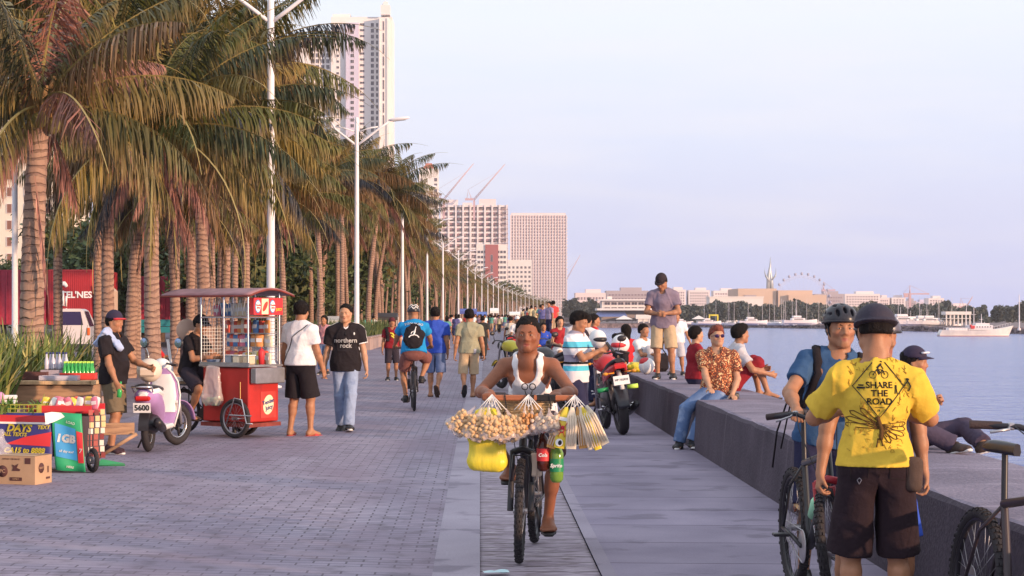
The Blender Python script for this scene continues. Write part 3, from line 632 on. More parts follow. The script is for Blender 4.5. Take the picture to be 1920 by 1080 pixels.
# water
def water(t, n, l, b, uv):
    tcn = n.new('ShaderNodeTexCoord').outputs['Object']; b.inputs['Base Color'].default_value = (.13, .17, .42, 1); b.inputs['Roughness'].default_value = .16; b.inputs['Specular IOR Level'].default_value = .6
    def wn(s_, sx_, sy_): o = n.new('ShaderNodeTexNoise'); o.inputs['Scale'].default_value = s_; o.inputs['Detail'].default_value = 4; o.inputs['Distortion'].default_value = .6; l.new(mapping(n, l, tcn, (sx_, sy_, 1), .25), o.inputs['Vector']); return o.outputs['Fac']
    a1, a2, a3 = wn(1.9, .55, 1.0), wn(.55, .5, 1), wn(.11, .35, 1)
    m1 = n.new('ShaderNodeMath'); m1.operation = 'MULTIPLY_ADD'; l.new(a2, m1.inputs[0]); m1.inputs[1].default_value = 1.6; l.new(a1, m1.inputs[2])
    m2 = n.new('ShaderNodeMath'); m2.operation = 'MULTIPLY_ADD'; l.new(a3, m2.inputs[0]); m2.inputs[1].default_value = 2.2; l.new(m1.outputs[0], m2.inputs[2]); bumpn(n, l, b, m2.outputs[0], 1.0, .48)
b = MB(); b.add([(-200, -50, -2.94), (3000, -50, -2.94), (3000, 1500, -2.94), (-200, 1500, -2.94)], [(0, 1, 2, 3)])
b.build('sea', uv_mat('sea_water', water))['kind'] = 'structure'
# ------------------------------------------------ seawall
def wallmat(kk):
  def f(t, n, l, b, uv):
    tcn = n.new('ShaderNodeTexCoord').outputs['Object']; gm = n.new('ShaderNodeNewGeometry'); sp = n.new('ShaderNodeSeparateXYZ'); l.new(tcn, sp.inputs[0])
    c = mixc(n, l, noise(n, l, tcn, 1.3, 7, .35, .65), (.21, .185, .22), (.31, .275, .32)); c = mixc(n, l, noise(n, l, tcn, 45, 8, .38, .6), mixc(n, l, .32, c, (.06, .05, .065)), c)
    vs = noise(n, l, mapping(n, l, tcn, (1, 5.5, .25)), 1.6, 6, .60, .70); c = mixc(n, l, vs, c, mixc(n, l, .45, c, (.45, .40, .44)))
    br = n.new('ShaderNodeTexBrick'); br.offset = 0; l.new(mapping(n, l, uv, (1, 1, 1)), br.inputs['Vector']); br.inputs['Scale'].default_value = 1; br.inputs['Brick Width'].default_value = 50; br.inputs['Row Height'].default_value = 2.35; br.inputs['Mortar Size'].default_value = .012
    br.inputs['Color1'].default_value = br.inputs['Color2'].default_value = (1, 1, 1, 1); br.inputs['Mortar'].default_value = (1.7, 1.65, 1.7, 1); c = mixc(n, l, 1.0, c, br.outputs['Color'], 'MULTIPLY')
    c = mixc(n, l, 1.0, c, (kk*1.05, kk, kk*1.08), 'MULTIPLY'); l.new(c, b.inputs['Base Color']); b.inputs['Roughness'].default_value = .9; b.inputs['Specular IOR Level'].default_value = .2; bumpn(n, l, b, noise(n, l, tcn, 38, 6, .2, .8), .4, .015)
  return f
def seawall():
    prof = [(2.50, -.02), (2.55, .545), (2.575, .573), (2.60, .58), (3.10, .585), (3.60, .575), (3.63, .54), (3.66, -3.2)]
    vs = []; fs = []; uvs = []; Ys = []; y = 2.0; r = random.Random(5)
    while y < 900: Ys.append(y); y += max(.35, y*.02)
    for i, y in enumerate(Ys):
        for j, (x, z) in enumerate(prof):
            jit = (r.random()-.5)*(.016 if j in (1, 2, 3) else 0)
            vs.append((x+curve_off(y)+jit, y, z+jit*.8)); uvs.append((0 if j < 3 else .5, y))
    n_ = len(prof)
    for i in range(len(Ys)-1):
        for j in range(n_-1): k = i*n_+j; fs.append((k, k+n_, k+n_+1, k+1))
    fs.append(tuple(range(n_)))
    me = bpy.data.meshes.new('seawall'); me.from_pydata(vs, [], fs); u = me.uv_layers.new(name='UVMap')
    for lp in me.loops: u.data[lp.index].uv = uvs[lp.vertex_index]
    me.materials.append(uv_mat('wall_concrete_shaded', wallmat(.20))); me.materials.append(uv_mat('wall_top', wallmat(1.0)))  # sides: same concrete as the top, with shade multiplied into the colour
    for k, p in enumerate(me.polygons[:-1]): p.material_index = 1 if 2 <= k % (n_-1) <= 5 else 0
    tag(link('seawall', me), 'long low grey concrete seawall between the promenade and the bay', 'seawall')
seawall()
b = MB(); rr = random.Random(8); y = 200.0
while y < 800:
    for q in range(3):
        r_ = rr.uniform(.5, 1.0); b.ell((3.9+q*.9+curve_off(y)+rr.uniform(-.3, .3), y+rr.uniform(-1, 1), -.7-q*.95), (r_, r_*1.1, r_*.8), 6, 4, noise=.25)
    y += 1.4
tag(b.build('riprap', M_rock), kind='structure')
# planters along the walk
M_plant = mat('planter_stone', (.42, .30, .27), .85, var=.2, vscale=2, bump=.4, bscale=30)
def planter(Y0, Y1, h, label, x1=-5.45, x0=-8.2):
    b = MB(); t = .22
    def wall(cx, cy, dx, dy):
        b.box((cx, cy, h/2-.03), (dx, dy, h+.02), bev=.015); b.box((cx, cy, h+.02), (dx+.08 if dx < dy else dx, dy+.08 if dy < dx else dy, .055), bev=.012)
    wall(x1-t/2, (Y0+Y1)/2, t, Y1-Y0); wall(x0+t/2, (Y0+Y1)/2, t, Y1-Y0); wall((x0+x1)/2, Y0+t/2, x1-x0-2*t-.004, t); wall((x0+x1)/2, Y1-t/2, x1-x0-2*t-.004, t)
    o = b.build('planter', M_plant); tag(o, label, 'planter'); b = MB(); b.box(((x0+x1)/2, (Y0+Y1)/2, h/2-.06), (x1-x0-2*t-.01, Y1-Y0-2*t-.01, h-.04)); b.build('soil', M_soil, o); return o
planter(13, 26.5, .42, 'stone planter behind the vendors holding long strappy leaves'); planter(83, 108, .55, 'low tan planter wall behind the man in the black jersey', -4.9, -8.5)
# strappy plants
def tint_leaf(name='leafy', rough=.5): return mat(name, rough=rough, vcol=True, spec=.35)
def blades(name, n, area, hgt, wd, cols, z0, seed, curl=.5):
    g = np.random.default_rng(seed); base = np.stack([g.uniform(area[0], area[1], n), g.uniform(area[2], area[3], n), np.full(n, z0)], 1)
    cl = np.round(base[:, :2]/.35)*.35; base[:, :2] = cl+(base[:, :2]-cl)*.35+g.normal(0, .02, (n, 2))
    az = g.uniform(0, 2*pi, n); H = g.uniform(.55, 1.05, n)*hgt; sp = g.uniform(.15, 1, n)*curl; d = np.stack([np.cos(az), np.sin(az), 0*az], 1); sd = np.stack([-np.sin(az), np.cos(az), 0*az], 1)
    V = []; K = 5
    for k in range(K):
        t = k/(K-1); ang = .15+sp*1.9*t; out_ = (sp*H*(t**1.4))[:, None]; up = (H*(t-.55*sp*t**2.4))[:, None]; w_ = wd*(1-t**2*.95)*(.6+.4*min(1, t*4))
        c = base+d*out_+np.array([0, 0, 1])*up; V += [c-sd*w_/2, c+sd*w_/2+d*.004]
    V = np.stack(V, 1).reshape(-1, 3); q = []
    for k in range(K-1): q.append(np.arange(n)[:, None]*2*K+np.array([2*k, 2*k+1, 2*k+3, 2*k+2]))
    Q = np.concatenate(q); ci = g.integers(0, len(cols), n); T = np.repeat(A_(cols)[ci]*g.uniform(.7, 1.25, (n, 1)), 2*K, 0); return mesh_np(name, V, Q, [tint_leaf()], tint=np.clip(T, 0, 1))
LC = [(.11, .16, .04), (.16, .21, .05), (.26, .28, .08), (.08, .13, .035), (.38, .35, .13)]
tag(link('strappy_leaves', blades('strappy_leaves', 8000, (-8.0, -5.55, 13.3, 26.3), 1.2, .05, LC, .38, 4, .62)), kind='stuff')
tag(link('low_hedge_leaves', blades('low_hedge_leaves', 3500, (-8.3, -5.1, 83.4, 107), 1.0, .06, [(.07, .11, .04), (.11, .14, .05)], .5, 5, .5)), kind='stuff')
# ------------------------------------------------ palms
def bark(t, n, l, b, uv):
    tcn = n.new('ShaderNodeTexCoord').outputs['Object']; w_ = n.new('ShaderNodeTexWave'); w_.wave_type = 'BANDS'; w_.bands_direction = 'Z'; w_.inputs['Scale'].default_value = 2.6; w_.inputs['Distortion'].default_value = 6; w_.inputs['Detail'].default_value = 3; w_.inputs['Detail Scale'].default_value = 1.2; l.new(tcn, w_.inputs['Vector'])
    r = n.new('ShaderNodeMapRange'); r.inputs[1].default_value = .0; r.inputs[2].default_value = .35; l.new(w_.outputs['Fac'], r.inputs[0]); c = mixc(n, l, noise(n, l, tcn, 4, 6), (.33, .20, .15), (.42, .27, .20)); c = mixc(n, l, noise(n, l, mapping(n, l, tcn, (9, 9, .8)), 2, 7, .5, .7), c, (.24, .155, .13)); c = mixc(n, l, r.outputs[0], (.27, .165, .13), c)
    l.new(c, b.inputs['Base Color']); b.inputs['Roughness'].default_value = .92; bumpn(n, l, b, r.outputs[0], .9, .03)
M_trunk = uv_mat('palm_bark', bark)
def trunk_mesh(h, r, lean, seed):
    g = random.Random(seed); rings = []; n = int(h/.085); nn = 14; bend = g.uniform(-.3, .3)
    for i in range(n+1):
        t = i/n; z = t*h; rad = r*(1.25-.25*min(1, t*8))*(1-.28*t)*(1+(.045 if i % 2 else -.02)+g.uniform(-.012, .012)); c = Vector((lean*t*t+bend*sin(t*pi)*.25, bend*.3*t, z))
        rings.append([c+Vector((cos(2*pi*k/nn)*rad, sin(2*pi*k/nn)*rad, 0)) for k in range(nn)])
    b = MB(); b.loft(rings); return b.mesh('trunk', M_trunk), rings[-1]
def frond(g, L_, el0, az, droop, nl, ll, col, tipcol, hang, wd=.034, dead=False):
    K = 14; t = np.linspace(0, 1, K); ang = el0-droop*t**1.25; ds = L_/(K-1); x = np.concatenate([[0], np.cumsum(np.cos(ang[:-1])*ds)]); z = np.concatenate([[0], np.cumsum(np.sin(ang[:-1])*ds)])
    sway = g.normal(0, .25)*t**2*L_*.15
    d = np.array([cos(az), sin(az), 0.]); sd = np.array([-sin(az), cos(az), 0.]); C = x[:, None]*d+z[:, None]*np.array([0, 0, 1.])+sway[:, None]*sd
    V = []; Q = []; T = []; w_ = .035*(1-t*.85)
    for i in range(K): V += [C[i]-sd*w_[i], C[i]+sd*w_[i], C[i]-np.array([0, 0, w_[i]*1.2])]
    for i in range(K-1):
        for a, b_ in ((0, 1), (1, 2), (2, 0)): Q.append([3*i+a, 3*i+b_, 3*i+3+b_, 3*i+3+a])
    rc = A_((.30, .24, .09)) if not dead else A_((.34, .17, .12)); T += [rc]*(3*K)
    V = np.array(V); Q = np.array(Q); T = np.array(T); n = nl
    tt = np.linspace(.10, .995, n); tt = np.clip(tt+g.normal(0, .004, n), .08, 1); ip = tt*(K-1); i0 = np.clip(ip.astype(int), 0, K-2); fr = (ip-i0)[:, None]; P0 = C[i0]*(1-fr)+C[i0+1]*fr
    tan = C[i0+1]-C[i0]; tan /= np.linalg.norm(tan, axis=1)[:, None]; vs = [V]; qs = [Q]; ts = [T]; off = len(V)
    for s_ in (1, -1):
        le = ll*np.sin(np.clip(tt*1.05+.12, 0, 1)*pi)**.55*g.uniform(.8, 1.12, n); h_ = np.clip(hang+g.normal(0, .15, n), 0, 1)[:, None]
        D0 = tan*.55+sd*s_*.85; D0 = D0/np.linalg.norm(D0, axis=1)[:, None]; D1 = D0*(1-h_)+np.array([0, 0, -1.])*h_; D1 /= np.linalg.norm(D1, axis=1)[:, None]
        D2 = D1*.45+np.array([0, 0, -1.])*(.25+h_)+D0*.1; D2 /= np.linalg.norm(D2, axis=1)[:, None]; a = P0; m_ = a+D1*le[:, None]*.5; e_ = m_+D2*le[:, None]*.5
        wv = tan*wd*.5*g.uniform(.7, 1.2, (n, 1))+g.normal(0, .004, (n, 3)); VV = np.stack([a-wv*.6, a+wv*.6, m_+wv, m_-wv, e_+wv*.12, e_-wv*.12], 1).reshape(-1, 3)
        base = off+np.arange(n)[:, None]*6; qs += [base+np.array([0, 1, 2, 3]), base+np.array([3, 2, 4, 5])]; vs.append(VV)
        cc = np.clip(A_(col)*g.uniform(.65, 1.35, (n, 1)), 0, 1); tc2 = A_(tipcol)*g.uniform(.7, 1.3, (n, 1)); ts.append(np.stack([cc, cc, cc, cc, tc2*.5+cc*.5, tc2*.5+cc*.5], 1).reshape(-1, 3)); off += 6*n
    return np.concatenate(vs), np.concatenate(qs), np.concatenate(ts)
GR = [(.08, .088, .022), (.12, .11, .024), (.05, .062, .03), (.19, .135, .03), (.03, .034, .045), (.15, .08, .03)]
RD = [(.17, .10, .05), (.23, .10, .075), (.10, .09, .03), (.14, .11, .035), (.06, .065, .04)]
def crown_mesh(seed, n=36, L_=4.3, nl=100, dead=6, cols=None, span=106, gap=0):
    cols = cols or GR
    g = np.random.default_rng(seed); vs = []; qs = []; ts = []; off = 0; dv = []
    for i in range(n):
        f = i/n; el0 = R(82-span*f**.85)+g.normal(0, .08); az = i*2.39996+g.normal(0, .15); c = cols[g.integers(0, len(cols))]
        v, q, t = frond(g, L_*g.uniform(.85, 1.1)*(.75+.25*min(1, f*4)), el0, az, R(58+30*f)+g.normal(0, .15), nl, .88, c, A_((.30, .17, .06)), .45+.40*f)
        vs.append(v); qs.append(q+off); ts.append(t); off += len(v)
    me = mesh_np('crown', np.concatenate(vs), np.concatenate(qs), [tint_leaf('palm_leaf', .5)], tint=np.concatenate(ts), smooth=False)
    vs = []; qs = []; ts = []; off = 0
    for i in range(dead):
        v, q, t = frond(g, L_*g.uniform(.5, .75), R(-48)+g.normal(0, .12), g.uniform(0, 2*pi), R(45), nl//2, .62, (.30, .135, .11), (.36, .17, .14), .85, dead=True); v[:, 2] -= .1
        vs.append(v); qs.append(q+off); ts.append(t); off += len(v)
    m2 = mesh_np('dead_frond', np.concatenate(vs), np.concatenate(qs), [tint_leaf('palm_leaf', .5)], tint=np.concatenate(ts), smooth=False)
    b = MB(); rr = random.Random(seed)   # leaf bases and fibre round the heart
    for i in range(14):
        a = i*2.4; b.tube([(cos(a)*.12, sin(a)*.12, -.45+.02*i), (cos(a)*.2, sin(a)*.2, -.1+.02*i), (cos(a)*.42, sin(a)*.42, .22+.02*i)], [.07, .055, .03], 6, flat=.5)
    m3 = b.mesh('leaf_bases', mat('leaf_base', (.36, .20, .08), .8, var=.3, vscale=6)); b = MB()
    for i in range(7): a = rr.random()*6.3; b.ell((cos(a)*.28, sin(a)*.28, -.25-.12*rr.random()), (.11, .11, .13), 10, 7)
    m4 = b.mesh('coconuts', mat('coconut', (.20, .17, .05), .6, var=.2)); return me, m2, m3, m4
CR = [crown_mesh(s_) for s_ in (11, 12, 13, 14)]+[crown_mesh(15, 22, 4.0, 110, 3, RD, 92)]; CRL = [crown_mesh(s_, 20, 3.9, 40, 4) for s_ in (21, 22, 23)]
TK = {}
def palm(x, y, h, r=.165, lean=0, var=0, rz=0, sc=1.0, label=None, far=False, group='coconut palms lining the promenade', bury=0):
    key = (round(h*2)/2, round(lean, 1), var % 3) if far else (h, lean, var)
    if key not in TK: TK[key] = trunk_mesh(key[0], .165, key[1], var)
    me, topr = TK[key]; h = key[0]; tp = sum(topr, Vector())/len(topr); k = r/.165
    root = empty('coconut_palm', (x, y, -.02), 0, label or 'coconut palm in the far rows along the walk', 'palm tree', group)
    t = link('trunk', me, root); t.scale = (k, k, 1); c = CR[4] if var == 44 else (CRL if far else CR)[var % (3 if far else 4)]
    for nm, m_ in zip(('crown', 'dead_fronds', 'leaf_bases', 'coconuts'), c):
        if far and nm in ('leaf_bases', 'coconuts'): continue
        o = link(nm, m_, root); o.location = (tp.x*k, tp.y*k, tp.z); o.rotation_euler = (0, 0, rz); o.scale = (sc,)*3
    return root
def palm_at(px, s_, h, label, **kw): Y = F_/s_; return palm((px-VX)/s_, Y, h, label=label, **kw)
pl = [(60, 136, 4.5, 'thick-trunked palm nearest the camera with a broken pink dead frond on its trunk', dict(r=.185, lean=.1, var=44, rz=.4, sc=.85)),
      (290, 97, 5.2, 'palm with a pale bulging trunk straight behind the seated red-shirted person', dict(r=.165, var=1, rz=1.0, sc=1.0)),
      (241, 74, 6.0, 'palm with a ringed trunk just left of the bulging pale trunk', dict(r=.17, lean=.3, var=2, rz=2.0, sc=1.05)),
      (387, 84, 5.9, 'tall palm whose pale trunk rises above the left end of the red cart roof', dict(r=.16, lean=-.2, var=3, rz=.3, sc=1.05)),
      (411, 62, 6.0, 'slimmer palm close beside the tall one above the cart', dict(r=.15, lean=.1, var=0, rz=3.0, sc=1.0)),
      (464, 58, 6.3, 'palm with a straight trunk left of the nearest white lamp post', dict(r=.15, lean=0, var=1, rz=4.0, sc=1.05)),
      (326, 74, 4.7, 'short palm with drooping fronds behind the food seller', dict(r=.14, lean=-.2, var=2, rz=5.0, sc=.8)),
      (358, 66, 6.6, 'palm half hidden between two pale trunks by the cart', dict(r=.14, lean=.2, var=3, rz=1.5, sc=1.0)),
      (600, 42, 7.6, 'thin dark-trunked palm between the two nearest lamp posts', dict(r=.14, lean=-.3, var=0, rz=.2, sc=1.0)),
      (530, 46, 6.2, 'tall palm rising behind the white-shirted customer', dict(r=.14, lean=-.3, var=2, rz=3.3, sc=1.05)),
      (690, 36, 8.0, 'leaning palm just right of the second lamp post', dict(r=.15, lean=.8, var=3, rz=2.4, sc=1.0)),
      (703, 31, 8.0, 'palm with a strongly leaning trunk beyond the planter wall', dict(r=.14, lean=1.3, var=1, rz=5.4, sc=1.0)),
      (640, 38, 8.4, 'palm behind the second lamp post, left of the leaning ones', dict(r=.13, lean=0, var=0, rz=1.2, sc=1.05)),
      (-60, 88, 8.6, 'palm at the left edge with only its fronds in the picture', dict(r=.15, lean=.2, var=2, rz=3.8, sc=1.1)),
      (205, 92, 6.9, 'palm whose crown spreads above the lorry between the two left trunks', dict(r=.14, lean=.1, var=1, rz=.9, sc=1.0))]
for px, s_, h, lab, kw in pl: palm_at(px, s_, h, lab, **kw)
ORD = ['first', 'second', 'third', 'fourth', 'fifth', 'sixth', 'seventh', 'eighth', 'ninth', 'tenth']; rr = random.Random(21); y = 96.0; n = 0
while y < 900:
    for row, x0 in enumerate((-7.4, -10.2)):
        n += 1; xx = x0+curve_off(y)+rr.uniform(-.7, .7); yy = y+row*3.5+rr.uniform(-1.2, 1.2); hh = rr.uniform(6.4, 8.6)+min(1.5, max(0, (130-y)/40))
        palm(xx, yy, hh, r=rr.uniform(.12, .15), lean=rr.choice((-.4, 0, .4, .8)), var=n, rz=rr.uniform(0, 6), sc=rr.uniform(.9, 1.1), far=y > 150, label=None if y > 150 else f'palm in the {["front", "rear"][row]} row past the planter wall, {ORD[min(9, (n-1)//2)]} counting away from the camera', group='coconut palms far along the walk' if y > 150 else 'coconut palms past the planter wall')
    y += 7.5 if y < 300 else 11
for px, s_, h, ln, v_ in ((255, 60, 8.6, -.2, 2), (185, 64, 9.2, .2, 1), (110, 70, 9.6, .1, 3), (330, 66, 8.6, .2, 3), (420, 72, 8.0, .1, 0), (400, 52, 9.2, -.1, 1), (438, 50, 8.4, 0, 2), (370, 56, 9.2, .3, 1), ):
    palm_at(px, s_, h, f'tall palm filling the upper left, its crown {["above the red lorry", "far above the white van", "just right of the thickest palm", "above the stall keeper", "above the cart roof", "touching the nearest lamp post", "just left of the nearest lamp post", "behind the nearest lamp post"][[255, 185, 110, 330, 420, 400, 438, 370].index(px)]}', r=.13, lean=ln, var=v_, rz=px, sc=1.12, group='tall palms in the left clump')
F2 = frond(np.random.default_rng(5), 1.9, R(-82), 0, R(4), 60, .42, (.42, .19, .15), (.45, .22, .18), .9, wd=.03, dead=True)
o = link('hanging_frond', mesh_np('hanging_frond', F2[0], F2[1], [tint_leaf('palm_leaf', .5)], tint=F2[2], smooth=False), [q for q in bpy.data.objects if q.get('label', '').startswith('thick-trunked')][0]); o.location = (.10, -.26, 3.5)
# broadleaf trees behind
def bush_mesh(name, seed, R_=(3, 3, 2.4), n=5200, cols=((.045, .07, .03), (.07, .10, .035), (.11, .12, .04)), leaf=.20):
    g = np.random.default_rng(seed); nc = 26; cc = g.normal(0, 1, (nc, 3)); cc /= np.linalg.norm(cc, axis=1)[:, None]; cc *= g.uniform(.35, .95, (nc, 1)); ci = g.integers(0, nc, n)
    P = (cc[ci]+g.normal(0, .17, (n, 3)))*A_(R_); a = g.normal(0, 1, (n, 3)); a /= np.linalg.norm(a, axis=1)[:, None]; b_ = np.cross(a, g.normal(0, 1, (n, 3))); b_ /= np.linalg.norm(b_, axis=1)[:, None]; s_ = leaf*g.uniform(.5, 1.2, (n, 1))
    V = np.stack([P-a*s_, P+b_*s_*.45, P+a*s_, P-b_*s_*.45], 1).reshape(-1, 3); Q = np.arange(4*n).reshape(-1, 4); T = np.repeat(A_(cols)[(ci+g.integers(0, 2, n)) % len(cols)]*g.uniform(.7, 1.3, (n, 1)), 4, 0)
    return mesh_np(name, V, Q, [tint_leaf('broad_leaf', .6)], tint=T, smooth=False)
BM = [bush_mesh('crown', s_) for s_ in (31, 32, 33)]
b = MB(); b.tube([(0, 0, 0), (.1, 0, 1.5), (-.1, .1, 3.2)], [.22, .17, .12], 8)
for a in range(5): b.tube([(0, 0, 2.2+.2*a), (cos(a*1.3)*1.0, sin(a*1.3)*1.0, 3.4+.2*a), (cos(a*1.3)*1.9, sin(a*1.3)*1.9, 4.4)], [.09, .06, .03], 6)
BT = b.mesh('trunk', mat('bark', (.16, .11, .09), .9, var=.3))
def tree(x, y, sc, v, label='dark leafy tree standing behind the palms', group='leafy trees behind the palm rows', low=3.5):
    r = empty('leafy_tree', (x, y, -.02), v*1.1, label, 'tree', group); r.scale = (sc,)*3; link('trunk', BT, r); c = link('crown', BM[v % 3], r); c.location = (0, 0, low); return r
rr = random.Random(4); v = 0
for y in [98, 107, 116, 126, 137, 149, 162, 176, 192, 210, 230, 255, 285, 320, 360, 405, 460, 520, 590, 670]:
    v += 1; tree(-12.6+curve_off(y)+rr.uniform(-.8, .8), y, 1.15+y/600, v, label=f'dark leafy tree behind the palms, {["nearer", "farther"][y > 250]} part of the front row')
    tree(-14.6+curve_off(y)+rr.uniform(-.8, .8), y+4, 1.3+y/600, v+1, low=3.0)
for px, Y, s_ in ((8, 140, .95), (60, 150, 1.05), (120, 130, 1.0), (180, 120, 1.5), (235, 100, 1.2), (-40, 130, 1.0), (205, 170, 2.0), (300, 110, 1.4), (350, 130, 1.6), (400, 96, 1.2), (440, 92, 1.2), (330, 100, 1.1), (270, 104, 1.0), (480, 100, 1.2)):
    v += 1; tree((px-VX)*Y/F_, Y, s_, v, 'leafy roadside tree beyond the red lorry', 'trees across the road')
# ------------------------------------------------ lamp posts
M_lamp = mat('lamp_paint', (.78, .76, .80), .45, var=.06, vscale=3); M_dark = mat('dark_metal', (.06, .055, .065), .5)
b = MB(); b.lathe((0, 0, 0), [(.0, 0), (.24, 0), (.24, .04), (.16, .06), (.13, .5), (.125, .52), (.095, .56), (.075, 8.2), (.07, 9.0), (.0, 9.02)], n=16); LP = b.mesh('pole', M_lamp)
arms = []
for q, ln in ((1, 1.25), (-1, 1.0)):
    b = MB(); b.tube([(0, 0, 7.95), (q*.4, 0, 8.25), (q*.8, 0, 8.56), (q*ln, 0, 8.88)], [.045, .045, .04, .035], 8); b.tube([(0, 0, 8.45), (q*.45, 0, 8.60), (q*.8, 0, 8.66)], .025, 6); m1 = b.mesh('arm', M_lamp)
    b = MB(); b.X = XF((q*(ln+.33), 0, 8.95), 0, 0, -q*.12); b.ell((0, 0, 0), (.42, .14, .075), 14, 8); b.m = 1; b.box((0, 0, -.055), (.5, .18, .03), bev=.01); arms.append((m1, b.mesh('lamp_head', [M_lamp, mat('lamp_glass', (.5, .5, .48), .2)])))
def lamp(x, y, label, rz=0, group='white double-armed lamp posts along the walk'):
    r = empty('street_lamp', (x, y, 0), rz, label, 'street lamp', group); link('pole', LP, r)
    for a, h in arms: link('arm', a, r); link('lamp_head', h, r)
lamp(-4.5, 39.5, 'nearest white lamp post, rising behind the red snack cart', 0, 'near lamp posts'); lamp(-4.52, 68, 'white lamp post behind the man in the black jersey', 0, 'near lamp posts')
lamp(-4.3, 104, 'white lamp post left of the blue-helmeted cyclist, its head among the fronds', 0, 'near lamp posts'); lamp(-3.85, 139, 'white lamp post right above the blue cyclist', 0, 'near lamp posts'); lamp(-3.25, 171, 'white lamp post with level double arms behind the plain blue shirt', 0, 'near lamp posts')
y = 206.0
while y < 1200: lamp(-4.35+curve_off(y), y, 'one of the distant white lamp posts in the receding line'); y += 36
for px, s_ in ((28, 62), ): lamp((px-VX)/s_, F_/s_, 'grey lamp post at the left edge behind the thick palm', 1.2, 'near lamp posts')
for px, Y, h in ((262, 92, .62), (218, 120, .5)):
    r = empty('road_lamp', ((px-VX)*Y/F_, Y, 0), .1, 'thin single-arm road lamp beyond the lorry' if h > .6 else 'short post standing beyond the lorry container', 'road lamp'); q = link('pole', LP, r); q.scale = (.7, .7, h+.25)
    b = MB(); b.tube([(0, 0, 7.8*(h+.25)), (-.7, 0, 8.3*(h+.25)+.3), (-2.5, 0, 8.4*(h+.25)+.5)], .035, 6); b.build('arm', M_lamp, r)
# ------------------------------------------------ skyline
def wmat(name, c, **k): return mat(name, c, .8, var=k.pop('var', .06), vscale=k.pop('vs', .05), **k)
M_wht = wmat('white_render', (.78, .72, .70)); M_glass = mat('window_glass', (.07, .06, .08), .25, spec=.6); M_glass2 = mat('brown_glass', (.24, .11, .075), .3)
M_pink = wmat('pink_concrete', (.76, .64, .65)); M_grey = wmat('grey_concrete', (.42, .36, .40)); M_beige = wmat('beige_concrete', (.62, .45, .36)); M_red = wmat('brick_red', (.36, .10, .10)); M_slabc = wmat('pale_slab', (.78, .69, .70))
M_vio = wmat('lilac_render', (.60, .55, .68))
WIN = {}
def windows(root, x0, z0, dx, dz, nx, nz_, w_, h_, y, m=None, name='window', cap=100, frame_=True, skip=None):
    """each opening a window of its own (frame standing proud, dark pane), the ones past the hundredth as one part"""
    m = m or M_glass; key = (round(w_, 2), round(h_, 2), m.name)
    if key not in WIN:
        b = MB(); b.box((0, -.04, 0), (w_, .10, h_)); b.m = 1; t = max(.06, w_*.045)
        for q in (-1, 1): b.box((q*(w_/2+t/2), -.06, 0), (t, .22, h_+2*t)); b.box((0, -.06, q*(h_/2+t/2)), (w_-.002, .22, t))
        b.box((0, -.10, 0), (t*.7, .04, h_)); WIN[key] = b.mesh('window', [m, M_slabc])
    rest = MB(); c = 0
    for j in range(nz_):
        for i in range(nx):
            if skip and skip(i, j): continue
            p = (x0+i*dx, y-.002, z0+j*dz); c += 1
            if c <= cap: o = link(name, WIN[key], root); o.location = p
            else:
                rest.m = 0; rest.box((p[0], y-.042, p[2]), (w_, .10, h_)); rest.m = 1
                for q in (-1, 1): rest.box((p[0]+q*(w_/2+.1), y-.06, p[2]), (.2, .22, h_+.4))
    if rest.v: o = rest.build('upper_windows', [m, M_slabc], root); o['kind'] = 'stuff'
def bld(name, px0, px1, pytop, Y, label, group=None, cat='building', base=-1.5, rz=0):
    s_ = F_/Y; x0 = (px0-VX)/s_; x1 = (px1-VX)/s_; H = (VY-pytop)/s_+HZ; r = empty(name, ((x0+x1)/2, Y, base), rz, label, cat, group); return r, x1-x0, H-base
